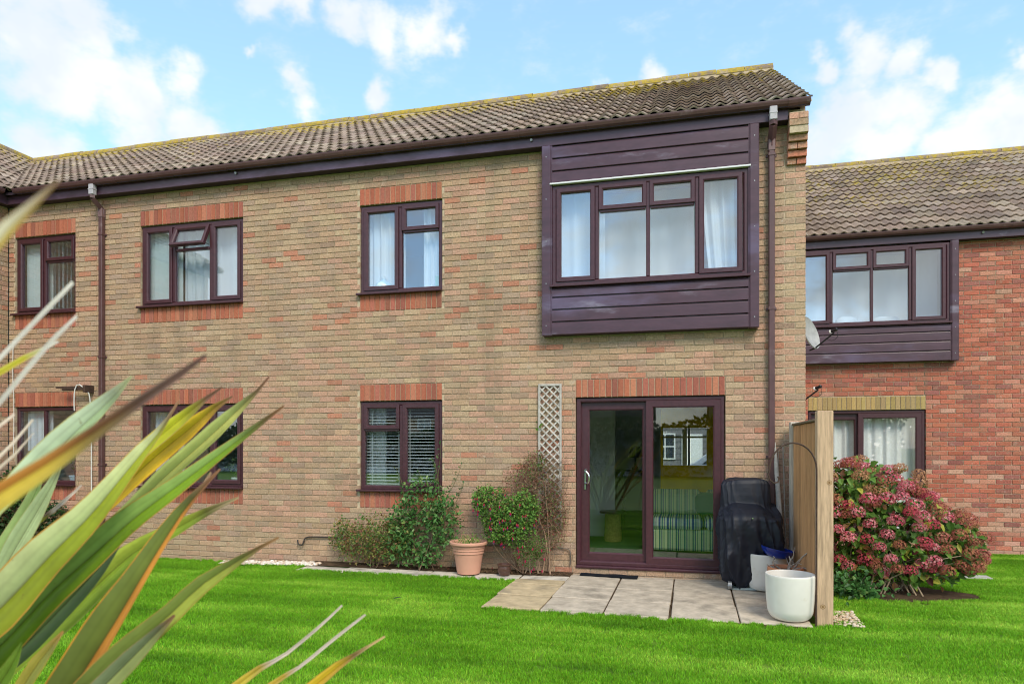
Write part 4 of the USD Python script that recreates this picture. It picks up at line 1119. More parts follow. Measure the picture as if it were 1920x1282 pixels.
def shrub_points(r, n, blobs, shell=.55):
    """points spread through a few overlapping ellipsoids, most of them towards the outside"""
    w = np.array([b[3] * b[4] * b[5] for b in blobs]) ** (2 / 3); which = r.choice(len(blobs), n, p=w / w.sum()); B = np.array(blobs)[which]
    u = unit(r, n); q = r.uniform(shell ** 3, 1, n) ** (1 / 3)
    q = q * (1 + .46 * (meshkit.fbm(u * 2.6 + which[:, None] * 7.0, 3, 2) - .5) * 2)
    return B[:, :3] + u * q[:, None] * B[:, 3:], u


def bush(name, label, category, seed, blobs, nleaf, L, Wd, cols, w, stems, stem_tone=(.16, .11, .07), up=.4, shell=.5, ymax=-.015, stem_r=.006):
    r = np.random.default_rng(seed); t = thing(name, label, category)
    P, U = shrub_points(r, nleaf, blobs, shell); P = P[(P[:, 1] < ymax) & (P[:, 2] > .02)]; n = len(P); U = unit(r, n) * .8 + np.array([0, -.35, up])
    N = unit(r, n) * .7 + np.array([0, -.3, .8]); mb = MB()
    leaf_set(mb, P, U, N, r.uniform(*L, n), r.uniform(*Wd, n), palette(r, n, cols, w))
    obj('foliage', mb, LEAF, t, kind='stuff')
    for base, n_, hgt in stems:
        for _ in range(n_):
            b = np.array(blobs[r.integers(len(blobs))]); e = b[:3] + unit(r, 1)[0] * b[3:] * .8; e[1] = min(e[1], ymax - .01)
            q0 = np.array(base) + np.append(r.normal(0, .05, 2), 0); mid = (q0 + e) / 2 + r.normal(0, .05, 3) + [0, 0, .06]; mid[1] = min(mid[1], -.02)
            q0[1] = min(q0[1], -.02)
            uu = np.linspace(0, 1, 7)[:, None]; pts = (1 - uu) ** 2 * q0 + 2 * uu * (1 - uu) * mid + uu ** 2 * e
            obj('stem', MB().tube(pts, np.linspace(stem_r, stem_r * .4, 7), 6, np.array(stem_tone) * r.uniform(.7, 1.4)), STEM, t, True)
    return t, r


G1, G2c, G3 = (.050, .110, .026), (.085, .150, .040), (.030, .070, .020)
# low brownish shrub
bush('low_shrub', 'low straggly shrub with small olive and bronze leaves against the wall', 'shrub', 21,
     [(-4.22, -.20, .28, .42, .19, .28), (-3.88, -.22, .38, .42, .19, .34), (-4.45, -.18, .42, .20, .12, .22), (-3.70, -.18, .36, .30, .15, .32)], 3000, (.026, .048), (.015, .027),
     [(.10, .20, .04), (.19, .23, .05), (.28, .18, .06), (.22, .10, .04), (.36, .34, .11)], [.34, .28, .16, .10, .08], [((-4.0, -.16, .0), 12, .6)], shell=.35)
# taller green shrub with shoots
t, r = bush('leafy_shrub', 'taller mid green leafy shrub with upright shoots under the ground floor window', 'shrub', 22,
            [(-3.35, -.22, .48, .42, .19, .46), (-3.30, -.22, .85, .34, .17, .34), (-3.62, -.2, .55, .22, .14, .34), (-3.02, -.18, .62, .22, .14, .36), (-3.45, -.24, .22, .40, .16, .22)], 1700, (.045, .080), (.024, .045),
            [(.080, .20, .045), (.125, .28, .07), (.055, .135, .035), (.26, .38, .14), (.23, .34, .08)], [.40, .26, .20, .08, .06], [((-3.35, -.16, .0), 12, 1.0)], shell=.42)
for b, e in (((-3.2, -.15, .9), (-3.10, -.14, 1.62)), ((-3.1, -.15, .8), (-2.83, -.12, 1.32)), ((-3.6, -.16, .9), (-3.72, -.14, 1.30)), ((-3.35, -.16, .95), (-3.40, -.18, 1.28)), ((-3.0, -.15, .7), (-2.80, -.12, 1.10)), ((-3.12, -.15, 1.0), (-3.22, -.15, 1.45))):
    b, e = np.array(b), np.array(e); uu = np.linspace(0, 1, 6)[:, None]; q = b + (e - b) * uu + np.sin(uu * 3) * np.array([.03, 0, 0])
    s = obj('shoot', MB().tube(q, np.linspace(.005, .002, 6), 5, (.12, .13, .05)), STEM, t, True)
    mb = MB(); k = 16; uu = r.uniform(.1, 1.05, (k, 1)); P = b + (e - b) * uu; leaf_set(mb, P, unit(r, k) * .8 + [0, -.3, .5], unit(r, k) + [0, -.5, .6], r.uniform(.035, .06, k), r.uniform(.018, .03, k), palette(r, k, [(.06, .14, .05), (.13, .19, .06)], [.7, .3]))
    obj('shoot_leaves', mb, LEAF, s)
# fuchsia
t, r = bush('fuchsia_bush', 'bushy fuchsia with small leaves and hanging crimson flowers beside the trellis', 'shrub', 23,
            [(-2.36, -.26, .82, .26, .17, .26), (-2.12, -.26, .62, .30, .18, .30), (-1.98, -.24, .80, .22, .15, .24), (-2.30, -.26, .55, .20, .14, .20), (-2.52, -.2, .92, .12, .10, .16)], 6200, (.024, .042), (.015, .026),
            [(.11, .25, .04), (.19, .35, .06), (.07, .16, .03), (.28, .38, .08), (.22, .12, .05)], [.38, .28, .18, .10, .06], [((-2.05, -.16, .02), 9, .8)], (.22, .14, .09), shell=.45)
fl = [(-2.36, -.26, .78, .26, .18, .26), (-2.12, -.27, .60, .30, .18, .28), (-2.0, -.26, .72, .2, .16, .2)]
P, U = shrub_points(r, 90, fl, .85); P = P[P[:, 1] < -.24]
for p in P[:48]:
    mb = MB(); p = p + [0, -.03, 0]
    mb.tube([p, p + [0, -.004, -.018], p + [0, -.005, -.034]], [.003, .007, .005], 6, (.42, .012, .06))
    leaf_set(mb, np.repeat([p + [0, -.003, -.014]], 4, 0), np.array([[.8, 0, -.4], [-.8, 0, -.4], [0, -.8, -.4], [0, .8, -.4]]), np.repeat([[0, 0, 1.]], 4, 0), np.full(4, .022), np.full(4, .009), np.full((4, 3), (.50, .02, .07)))
    mb.tube([p + [0, -.005, -.03], p + [0, -.005, -.046]], [.006, .004], 6, (.16, .02, .20))
    obj('flower', mb, PETAL, t)
# second small clump at the foot of the vine
t, r = bush('fuchsia_bush', 'small low fuchsia clump by the brown glazed pot at the foot of the trellis', 'shrub', 24,
            [(-1.92, -.28, .24, .18, .10, .16), (-1.80, -.26, .34, .14, .09, .12)], 800, (.020, .034), (.010, .018), [(.08, .16, .03), (.13, .21, .05), (.15, .12, .03)], [.5, .35, .15], [((-1.88, -.24, .02), 5, .3)], (.25, .18, .12), shell=.3)
P, U = shrub_points(r, 40, [(-1.85, -.28, .24, .22, .11, .18)], .7)
for p in P[P[:, 1] < -.25][:14]:
    mb = MB().tube([p, p + [0, -.004, -.018], p + [0, -.005, -.034]], [.003, .008, .005], 6, (.45, .015, .08)); obj('flower', mb, PETAL, t)
# dead climber on the trellis
r = np.random.default_rng(31); t = thing('climbing_plant', 'mostly dead brown climber tangled over the lower part of the trellis', 'climber')
for k in range(230):
    main = k < 5
    b = np.array([-1.70 + r.normal(0, .05), -.10 - r.uniform(0, .08), .02]) if main else np.array([r.normal(-1.78, .17), -r.uniform(.05, .16), r.uniform(.25, 1.42)])
    e = np.array([r.uniform(-2.05, -1.5), -r.uniform(.04, .12), r.uniform(.7, 1.45)]) if main else b + r.normal(0, 1, 3) * [.22, .03, .20]
    if not main and e[2] > 1.1 + (e[0] + 2.2) * .9: e[2] -= .25
    e[1] = min(e[1], -.045); e[2] = max(e[2], .05); n = 9; q = np.linspace(0, 1, n)[:, None] * (e - b) + b + np.cumsum(r.normal(0, .016, (n, 3)), 0); q[:, 1] = np.minimum(q[:, 1], -.044); q[:, 0] = np.minimum(q[:, 0], -1.42 - .02 * (k % 5))
    obj('stem', MB().tube(q, np.linspace(.009 if main else .0032, .004 if main else .0016, n), 5, np.array((.22, .145, .095)) * r.uniform(.6, 1.6)), STEM, t, True)
P, U = shrub_points(r, 3600, [(-2.0, -.12, 1.12, .28, .10, .28), (-1.72, -.10, .85, .22, .08, .40), (-1.84, -.10, 1.36, .18, .07, .20), (-1.62, -.10, .70, .18, .09, .45)], .2); P[:, 1] = np.minimum(P[:, 1], -.045); n = len(P)
mb = MB(); leaf_set(mb, P, unit(r, n) + [0, -.2, -.4], unit(r, n), r.uniform(.016, .034, n), r.uniform(.007, .016, n), palette(r, n, [(.22, .11, .06), (.32, .20, .11), (.24, .06, .05), (.14, .24, .05)], [.32, .22, .18, .28], .3), .4)
obj('withered_leaves', mb, LEAF, t, kind='stuff')
P = np.array([(-1.83, -.07, 1.85), (-1.80, -.08, 1.46), (-1.79, -.08, 1.40), (-1.82, -.07, 1.35), (-1.80, -.08, 1.30), (-1.84, -.07, 1.80), (-1.95, -.12, 1.25), (-1.9, -.12, 1.18)]); P = np.repeat(P, 3, 0) + r.normal(0, .02, (24, 3)); P[:, 1] = np.minimum(P[:, 1], -.05)
mb = MB(); leaf_set(mb, P, unit(r, 24) + [0, -.3, -.2], unit(r, 24) + [0, -1, .3], r.uniform(.04, .06, 24), r.uniform(.025, .04, 24), palette(r, 24, [(.14, .27, .04), (.09, .19, .03)], [.6, .4])); obj('green_leaves', mb, LEAF, t)
# litter under the plants
P = np.column_stack([r.uniform(-3.6, -1.45, 260), r.uniform(-.26, -.03, 260), np.full(260, .018)]); n = len(P); mb = MB()
leaf_set(mb, P, unit(r, n) * [1, 1, .1], np.repeat([[0, 0, 1.]], n, 0) + r.normal(0, .3, (n, 3)), r.uniform(.02, .045, n), r.uniform(.012, .025, n), palette(r, n, [(.16, .09, .05), (.25, .16, .08), (.10, .06, .04), (.22, .06, .05)], [.4, .3, .2, .1]))
obj('leaf_litter', mb, LEAF, None, label='brown fallen leaves strewn along the bed below the wall', category='fallen leaves', kind='stuff')
# pots against the wall
tp = thing('plant_pot', 'large pink terracotta plastic pot against the wall between two shrubs', 'plant pot')
PX, PY = -2.660, -.330
pr = [(0, .002), (.138, .002), (.146, .03), (.180, .250), (.190, .254), (.189, .262), (.188, .286), (.198, .290), (.197, .298), (.196, .320), (.206, .324), (.2045, .332), (.205, .352), (.228, .356), (.236, .366), (.236, .388), (.228, .396), (.212, .394), (.204, .38), (.196, .30)]
obj('pot', MB().lathe(pr, (PX, PY, .004), 60), TERRA2, tp, 30)
n = 32; ang = np.linspace(0, 2 * np.pi, n, endpoint=False)
obj('soil', MB().add([(PX, PY, .345)] + [(PX + .203 * math.cos(q), PY + .203 * math.sin(q), .335) for q in ang], [(0, i + 1, (i + 1) % n + 1) for i in range(n)]), SOIL, tp)
k = 420; r = np.random.default_rng(33); P = np.column_stack([PX + r.normal(.0, .10, k), PY + r.normal(0, .06, k), .345 + np.abs(r.normal(0, .055, k))]); mb = MB()
leaf_set(mb, P, unit(r, k) * .6 + [0, -.1, .7], unit(r, k), r.uniform(.02, .045, k), r.uniform(.005, .010, k), palette(r, k, [(.14, .30, .04), (.22, .38, .06), (.09, .20, .03)], [.5, .3, .2])); obj('foliage', mb, LEAF, tp, kind='stuff')
bp = thing('plant_pot', 'small brown glazed pot on the slabs beside the big terracotta pot', 'plant pot')
obj('pot', MB().lathe([(0, .002), (.062, .002), (.078, .05), (.080, .085), (.074, .105), (.077, .112), (.086, .118), (.087, .130), (.080, .134), (.070, .130), (.066, .10)], (-2.20, -.335, .004), 40), BROWN_POT, bp, 30)
for z in (.045, .078):
    obj('ridge', MB().tube([(-2.20 + .0795 * math.cos(q), -.335 + .0795 * math.sin(q), z + .004) for q in np.linspace(0, 2 * np.pi, 33)], .003, 5), BROWN_POT, bp, True)
obj('soil', MB().lathe([(0, .105), (.068, .100)], (-2.20, -.335, .004), 20), SOIL, bp)

# ================================================================ hydrangea
hy = thing('hydrangea_bush', 'big hydrangea covered in fading crimson and brown flower heads beside the fence', 'shrub')
r = np.random.default_rng(50)
HB = [(1.75, -.05, .70, .42, .42, .62), (2.15, .00, .62, .55, .50, .60), (2.55, .10, .50, .48, .45, .48), (1.70, -.10, 1.05, .34, .34, .36), (2.05, .05, 1.00, .36, .36, .32), (2.85, .15, .42, .30, .32, .34)]
CR, DR, BRN, PL, TAN = (.62, .075, .13), (.44, .08, .085), (.42, .19, .09), (.82, .46, .44), (.62, .36, .20)


def head(c, R, col, col2, seed):
    q = np.random.default_rng(seed); n = 115
    i = np.arange(n) + .5; ph = np.arccos(1 - 2 * i / n); th = np.pi * (1 + 5 ** .5) * i
    u = np.stack([np.cos(th) * np.sin(ph), np.sin(th) * np.sin(ph), np.cos(ph)], -1) + q.normal(0, .10, (n, 3)); u /= np.linalg.norm(u, axis=1, keepdims=True); u = u[u[:, 2] > -.55]; n = len(u)
    S = np.cross(u, [0, 0, 1.0]) + q.normal(0, .2, (n, 3)); S -= u * (S * u).sum(1, keepdims=True); S /= np.linalg.norm(S, axis=1, keepdims=True); T = np.cross(u, S)
    sp = q.uniform(0, 1.57, n)[:, None]; A, B = S * np.cos(sp) + T * np.sin(sp), T * np.cos(sp) - S * np.sin(sp)
    p = u * (R * q.uniform(.84, 1.06, (n, 1))) * [1, 1, .82]; w = (R * .19) * q.uniform(.8, 1.2, (n, 1)); lift = u * (R * .06)
    v = np.stack([p, p + A * w + lift, p + B * w + lift, p - A * w + lift, p - B * w + lift, p + (A + B) * w * .32, p + (B - A) * w * .32, p - (A + B) * w * .32, p + (A - B) * w * .32], 1)
    k = np.arange(n)[:, None, None] * 9; f = (k + np.array([[0, 8, 1], [0, 1, 5], [0, 5, 2], [0, 2, 6], [0, 6, 3], [0, 3, 7], [0, 7, 4], [0, 4, 8]])).reshape(-1, 3)
    mixv = np.clip(q.normal(.35, .28, (n, 1)), 0, 1); col_ = (np.array(col) * (1 - mixv) + np.array(col2) * mixv) * q.uniform(.65, 1.3, (n, 1))
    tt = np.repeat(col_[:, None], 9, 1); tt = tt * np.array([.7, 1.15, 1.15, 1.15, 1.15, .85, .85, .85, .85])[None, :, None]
    return MB().add((v + np.array(c)).reshape(-1, 3), f, tt.reshape(-1, 3))


cand, U = shrub_points(r, 1500, HB, .98)
ins = np.zeros(len(cand), bool)
for b in HB: ins |= (((cand - np.array(b[:3])) / np.array(b[3:])) ** 2).sum(1) < .82
cand = cand[~ins & (cand[:, 2] > .22)]; keep = []
for p in cand:
    if all(np.linalg.norm(p - q) > .112 for q in keep) and len(keep) < 175 and (p[1] < .45): keep.append(p)
for i, p in enumerate(keep):
    sx, sy, _ = shows(p); h = r.uniform()
    top = p[2] > 1.05; right = p[0] > 2.55
    if top: a, b = (BRN, TAN) if h < .45 else ((DR, BRN) if h < .7 else (CR, PL))
    elif right: a, b = (BRN, DR) if h < .5 else ((DR, TAN) if h < .75 else (CR, PL))
    else: a, b = (CR, PL) if h < .62 else ((DR, CR) if h < .85 else (BRN, DR))
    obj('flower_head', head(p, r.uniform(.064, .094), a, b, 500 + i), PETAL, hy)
P, U = shrub_points(r, 2600, HB, .62); P = P[(P[:, 2] > .05) & (P[:, 1] < .5) & (P[:, 0] > 1.30)]; n = len(P)
LL, WW = r.uniform(.07, .125, n), r.uniform(.045, .08, n); C = palette(r, n, [(.10, .21, .03), (.16, .30, .05), (.06, .13, .025), (.40, .40, .06), (.28, .13, .05), (.20, .06, .05)], [.38, .24, .16, .08, .08, .06]); D_, N_ = unit(r, n) * .7 + [0, -.25, -.05], unit(r, n) * .5 + [0, -.45, .75]
order = np.argsort(P[:, 1] - .15 * np.abs(P[:, 0] - 2.1)); near = order[:240]; rest = order[240:]
for i in near:
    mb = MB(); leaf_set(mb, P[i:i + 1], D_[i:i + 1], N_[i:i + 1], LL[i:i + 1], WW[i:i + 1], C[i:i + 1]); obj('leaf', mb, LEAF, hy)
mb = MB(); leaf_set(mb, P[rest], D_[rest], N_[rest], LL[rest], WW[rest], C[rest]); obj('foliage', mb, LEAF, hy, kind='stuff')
for k in range(46):
    b = np.array([r.uniform(1.65, 2.45), r.uniform(-.25, .25), -.04]); o = np.array(HB[r.integers(6)]); e = o[:3] + unit(r, 1)[0] * o[3:] * .9
    uu = np.linspace(0, 1, 8)[:, None]; mid = (b + e) / 2 + r.normal(0, .08, 3) + [0, 0, .12]
    obj('stem', MB().tube((1 - uu) ** 2 * b + 2 * uu * (1 - uu) * mid + uu ** 2 * e, np.linspace(.009, .004, 8), 6, np.array((.34, .26, .17)) * r.uniform(.6, 1.35)), STEM, hy, True)
gc = thing('ground_cover_plant', 'low green leafy plant spreading under the hydrangea by the fence post', 'plant'); k = 520
P = np.column_stack([1.62 + r.normal(0, .17, k), -.50 + r.normal(0, .12, k), np.abs(r.normal(.08, .10, k)) - .02]); mb = MB()
leaf_set(mb, P, unit(r, k) * .8 + [0, -.3, .2], unit(r, k) * .5 + [0, -.3, .8], r.uniform(.04, .075, k), r.uniform(.03, .055, k), palette(r, k, [(.05, .15, .03), (.08, .21, .05), (.03, .09, .02), (.13, .22, .05)], [.4, .3, .2, .1])); obj('foliage', mb, LEAF, gc, kind='stuff')
# ivy bush far left below the window
bush('ivy_bush', 'dark ivy bush growing up the wall below the leftmost ground floor window', 'shrub', 61,
     [(-10.0, -.25, .55, .32, .22, .55), (-9.75, -.25, .35, .35, .22, .36), (-9.2, -.22, .45, .30, .18, .32), (-9.85, -.22, 1.05, .22, .14, .2)], 2600, (.04, .08), (.03, .06),
     [(.03, .075, .02), (.055, .12, .03), (.16, .12, .04), (.09, .06, .03)], [.5, .28, .12, .1], [((-9.8, -.15, -.06), 8, .8)], shell=.4)

# ================================================================ sword leaved plant in the foreground
LEAVES = [
 (4,(0.42, 0.17, 0.03),(0.42, 0.3, 0.03),(0.3, 0.33, 0.05),(0.09, 0.045, 0.028),0.52,[(-1.173,-7.845,0,-0.002,-0.003,0.004,0.005,-0.002,-0.01),(-1.127,-8.094,0.524,-0.002,-0.003,0.005,0.007,-0.003,-0.012),(-1.021,-8.218,0.951,-0.002,-0.004,0.006,0.008,-0.003,-0.013),(-0.856,-8.217,1.28,-0.003,-0.004,0.007,0.009,-0.003,-0.015),(-0.63,-8.092,1.511,-0.003,-0.005,0.008,0.01,-0.004,-0.017),(-0.593,-8.065,1.538,-0.003,-0.004,0.007,0.009,-0.003,-0.014),(-0.563,-8.039,1.567,-0.003,-0.003,0.006,0.007,-0.002,-0.01),(-0.53,-8.013,1.6,-0.003,-0.002,0.005,0.005,-0.002,-0.006),(-0.494,-7.986,1.636,-0.002,-0.002,0.004,0.003,-0.001,-0.004),(-0.481,-7.965,1.655,-0.002,-0.002,0.003,0.002,-0.001,-0.003),(-0.48,-7.947,1.666,-0.002,-0.001,0.003,0.002,-0.001,-0.002),(-0.485,-7.931,1.674,-0.001,-0.001,0.001,0.001,-0,-0.001)]),
 (4,(0.44, 0.52, 0.34),(0.36, 0.47, 0.24),(0.42, 0.36, 0.12),(0.42, 0.42, 0.2),0.93,[(-1.71,-7.518,0,-0.007,-0.004,0.007,0.008,-0.003,-0.006),(-1.684,-7.59,0.429,-0.008,-0.005,0.009,0.009,-0.003,-0.008),(-1.608,-7.618,0.806,-0.01,-0.006,0.01,0.011,-0.004,-0.009),(-1.483,-7.603,1.132,-0.011,-0.007,0.012,0.012,-0.004,-0.01),(-1.308,-7.543,1.406,-0.012,-0.008,0.013,0.014,-0.005,-0.011),(-1.24,-7.515,1.49,-0.015,-0.01,0.017,0.016,-0.006,-0.014),(-1.171,-7.487,1.565,-0.019,-0.012,0.023,0.018,-0.008,-0.017),(-1.131,-7.467,1.613,-0.016,-0.01,0.019,0.016,-0.006,-0.015),(-1.089,-7.446,1.661,-0.011,-0.007,0.012,0.012,-0.004,-0.01),(-1.05,-7.425,1.715,-0.001,-0.001,0.001,0.001,-0,-0.001)]),
 (4,(0.62, 0.56, 0.38),(0.45, 0.33, 0.06),(0.4, 0.2, 0.04),(0.2, 0.09, 0.04),0.8,[(-1.307,-7.899,0,-0.002,-0.001,0.002,0.002,-0.001,-0.002),(-1.058,-8.144,0.458,-0.003,-0.002,0.002,0.003,-0.001,-0.002),(-0.824,-8.282,0.89,-0.003,-0.002,0.003,0.003,-0.001,-0.002),(-0.606,-8.314,1.296,-0.004,-0.002,0.003,0.004,-0.001,-0.003),(-0.402,-8.24,1.677,-0.004,-0.003,0.004,0.004,-0.001,-0.003),(-0.389,-8.232,1.701,-0.003,-0.002,0.004,0.004,-0.001,-0.003),(-0.376,-8.223,1.719,-0.003,-0.002,0.003,0.003,-0.001,-0.003),(-0.368,-8.216,1.733,-0.002,-0.001,0.002,0.002,-0.001,-0.002),(-0.364,-8.21,1.745,-0,-0,0,0,-0,-0)]),
 (4,(0.62, 0.58, 0.5),(0.62, 0.58, 0.5),(0.62, 0.58, 0.5),(0.62, 0.58, 0.5),2,[(-1.229,-7.98,0,-0.001,-0.001,0.001,0.001,-0,-0.001),(-1.132,-8.092,0.492,-0.001,-0.001,0.001,0.002,-0,-0.001),(-1.035,-8.114,0.932,-0.001,-0.001,0.002,0.002,-0.001,-0.002),(-0.938,-8.046,1.321,-0.002,-0.001,0.002,0.002,-0.001,-0.002),(-0.843,-7.888,1.659,-0.002,-0.001,0.002,0.002,-0.001,-0.002),(-0.833,-7.869,1.689,-0.002,-0.001,0.002,0.003,-0.001,-0.002),(-0.803,-7.844,1.74,-0.002,-0.002,0.002,0.003,-0.001,-0.002),(-0.773,-7.819,1.791,-0.002,-0.001,0.002,0.002,-0.001,-0.002)]),
 (4,(0.62, 0.58, 0.5),(0.62, 0.58, 0.5),(0.62, 0.58, 0.5),(0.62, 0.58, 0.5),2,[(-1.201,-7.832,0,-0.001,-0.001,0.001,0.002,-0,-0.001),(-1.109,-7.999,0.475,-0.001,-0.001,0.001,0.002,-0.001,-0.001),(-1.018,-8.064,0.901,-0.002,-0.001,0.002,0.002,-0.001,-0.002),(-0.927,-8.026,1.279,-0.002,-0.001,0.002,0.003,-0.001,-0.002),(-0.836,-7.887,1.61,-0.002,-0.001,0.002,0.003,-0.001,-0.002),(-0.829,-7.872,1.633,-0.002,-0.002,0.002,0.003,-0.001,-0.002),(-0.796,-7.851,1.69,-0.002,-0.002,0.002,0.003,-0.001,-0.002),(-0.764,-7.83,1.74,-0.002,-0.001,0.002,0.002,-0.001,-0.002),(-0.768,-7.818,1.747,-0.001,-0.001,0.002,0.001,-0.001,-0.002)]),
 (4,(0.66, 0.55, 0.42),(0.6, 0.48, 0.36),(0.62, 0.58, 0.5),(0.62, 0.58, 0.5),2,[(-1.739,-7.359,0,-0.001,-0.001,0.001,0.001,-0,-0.001),(-1.456,-7.723,0.497,-0.001,-0.001,0.001,0.001,-0,-0.001),(-1.252,-7.9,0.927,-0.001,-0.001,0.002,0.002,-0.001,-0.002),(-1.127,-7.89,1.291,-0.001,-0.001,0.002,0.002,-0.001,-0.002),(-1.082,-7.692,1.589,-0.002,-0.001,0.002,0.002,-0.001,-0.002),(-1.082,-7.666,1.612,-0.002,-0.001,0.002,0.002,-0.001,-0.002),(-1.082,-7.64,1.632,-0.001,-0.001,0.002,0.002,-0.001,-0.002)]),
 (4,(0.66, 0.55, 0.42),(0.6, 0.48, 0.36),(0.62, 0.58, 0.5),(0.62, 0.58, 0.5),2,[(-1.928,-7.234,0,-0.001,-0.001,0.001,0.001,-0,-0.001),(-1.559,-7.672,0.482,-0.001,-0.001,0.001,0.001,-0.001,-0.001),(-1.294,-7.894,0.901,-0.001,-0.001,0.002,0.002,-0.001,-0.002),(-1.132,-7.9,1.256,-0.001,-0.001,0.002,0.002,-0.001,-0.002),(-1.074,-7.689,1.547,-0.002,-0.001,0.002,0.002,-0.001,-0.002),(-1.074,-7.672,1.561,-0.002,-0.001,0.002,0.002,-0.001,-0.002),(-1.052,-7.649,1.604,-0.002,-0.001,0.002,0.002,-0.001,-0.002),(-1.053,-7.632,1.623,-0.001,-0.001,0.001,0.001,-0,-0.001)]),
 (4,(0.66, 0.55, 0.42),(0.6, 0.48, 0.36),(0.62, 0.58, 0.5),(0.62, 0.58, 0.5),2,[(-1.706,-7.402,0,-0.001,-0,0.001,0.001,-0,-0.001),(-1.434,-7.749,0.493,-0.001,-0.001,0.001,0.001,-0,-0.001),(-1.238,-7.913,0.912,-0.001,-0.001,0.001,0.001,-0,-0.001),(-1.118,-7.893,1.258,-0.001,-0.001,0.001,0.001,-0.001,-0.001),(-1.074,-7.689,1.531,-0.001,-0.001,0.002,0.002,-0.001,-0.002),(-1.074,-7.672,1.545,-0.001,-0.001,0.002,0.002,-0.001,-0.002),(-1.056,-7.65,1.576,-0.001,-0.001,0.002,0.002,-0.001,-0.002),(-1.051,-7.632,1.602,-0.001,-0,0,0.001,-0,-0)]),
 (4,(0.5, 0.45, 0.03),(0.45, 0.38, 0.03),(0.35, 0.12, 0.03),(0.66, 0.62, 0.55),0.78,[(-1.712,-7.178,0,-0.002,-0.001,0.002,0.002,-0.001,-0.002),(-1.513,-7.618,0.49,-0.002,-0.002,0.003,0.002,-0.001,-0.002),(-1.326,-7.863,0.932,-0.003,-0.002,0.004,0.003,-0.001,-0.003),(-1.149,-7.914,1.324,-0.003,-0.002,0.004,0.003,-0.001,-0.003),(-0.984,-7.77,1.667,-0.003,-0.002,0.005,0.004,-0.002,-0.004),(-0.974,-7.754,1.688,-0.003,-0.002,0.006,0.003,-0.002,-0.004),(-0.955,-7.736,1.706,-0.002,-0.002,0.005,0.003,-0.002,-0.004),(-0.942,-7.72,1.72,-0.001,-0.001,0.002,0.001,-0.001,-0.002),(-0.924,-7.703,1.737,-0.001,-0.001,0.001,0.001,-0,-0.001)]),
 (4,(0.56, 0.6, 0.27),(0.33, 0.36, 0.02),(0.55, 0.28, 0.04),(0.3, 0.14, 0.06),0.92,[(-2.029,-7.306,0,-0.016,-0.012,0.023,0.02,-0.008,-0.021),(-1.953,-7.429,0.355,-0.02,-0.014,0.027,0.024,-0.009,-0.025),(-1.843,-7.492,0.662,-0.023,-0.017,0.032,0.028,-0.011,-0.03),(-1.7,-7.497,0.92,-0.026,-0.019,0.036,0.032,-0.013,-0.034),(-1.524,-7.443,1.13,-0.03,-0.022,0.041,0.037,-0.014,-0.038),(-1.412,-7.395,1.237,-0.031,-0.022,0.038,0.042,-0.013,-0.04),(-1.32,-7.352,1.352,-0.029,-0.02,0.032,0.036,-0.011,-0.032),(-1.258,-7.317,1.43,-0.024,-0.016,0.025,0.028,-0.009,-0.023),(-1.206,-7.284,1.513,-0.017,-0.011,0.016,0.021,-0.006,-0.015),(-1.175,-7.257,1.569,-0.013,-0.008,0.012,0.013,-0.004,-0.01),(-1.154,-7.233,1.613,-0.006,-0.004,0.005,0.007,-0.002,-0.005),(-1.147,-7.211,1.647,-0.003,-0.002,0.002,0.004,-0.001,-0.002),(-1.139,-7.19,1.684,-0.002,-0.001,0.001,0.002,-0,-0.001)]),
 (4,(0.52, 0.52, 0.03),(0.42, 0.42, 0.02),(0.4, 0.28, 0.1),(0.2, 0.1, 0.06),0.86,[(-1.818,-7.173,0,-0.003,-0.002,0.004,0.004,-0.001,-0.004),(-1.815,-7.234,0.427,-0.004,-0.003,0.005,0.005,-0.002,-0.005),(-1.753,-7.261,0.797,-0.005,-0.003,0.005,0.006,-0.002,-0.005),(-1.63,-7.251,1.112,-0.005,-0.004,0.006,0.007,-0.002,-0.006),(-1.448,-7.207,1.37,-0.006,-0.004,0.007,0.008,-0.002,-0.007),(-1.352,-7.179,1.475,-0.009,-0.006,0.01,0.011,-0.004,-0.009),(-1.293,-7.161,1.546,-0.012,-0.008,0.013,0.014,-0.005,-0.013),(-1.233,-7.142,1.604,-0.011,-0.008,0.015,0.014,-0.005,-0.015),(-1.174,-7.123,1.655,-0.008,-0.006,0.011,0.011,-0.004,-0.011),(-1.132,-7.109,1.692,-0.003,-0.003,0.005,0.005,-0.002,-0.005),(-1.095,-7.096,1.721,-0.001,-0.001,0.002,0.001,-0.001,-0.002)]),
 (4,(0.7, 0.5, 0.03),(0.72, 0.43, 0.03),(0.6, 0.3, 0.04),(0.2, 0.1, 0.06),0.93,[(-1.834,-7.497,0,-0.004,-0.003,0.005,0.006,-0.002,-0.005),(-1.844,-7.403,0.425,-0.005,-0.004,0.006,0.007,-0.002,-0.006),(-1.787,-7.317,0.791,-0.006,-0.004,0.008,0.008,-0.003,-0.008),(-1.662,-7.24,1.101,-0.007,-0.005,0.009,0.009,-0.003,-0.009),(-1.47,-7.172,1.352,-0.008,-0.006,0.01,0.01,-0.003,-0.01),(-1.372,-7.143,1.45,-0.013,-0.01,0.016,0.019,-0.006,-0.018),(-1.311,-7.125,1.515,-0.016,-0.011,0.019,0.022,-0.007,-0.021),(-1.249,-7.106,1.574,-0.015,-0.011,0.02,0.021,-0.007,-0.022),(-1.188,-7.087,1.626,-0.011,-0.009,0.016,0.016,-0.006,-0.018),(-1.139,-7.072,1.671,-0.006,-0.004,0.009,0.008,-0.003,-0.009),(-1.115,-7.063,1.69,-0.002,-0.002,0.004,0.003,-0.001,-0.004),(-1.096,-7.055,1.702,-0.001,-0.001,0.002,0.001,-0.001,-0.002)]),
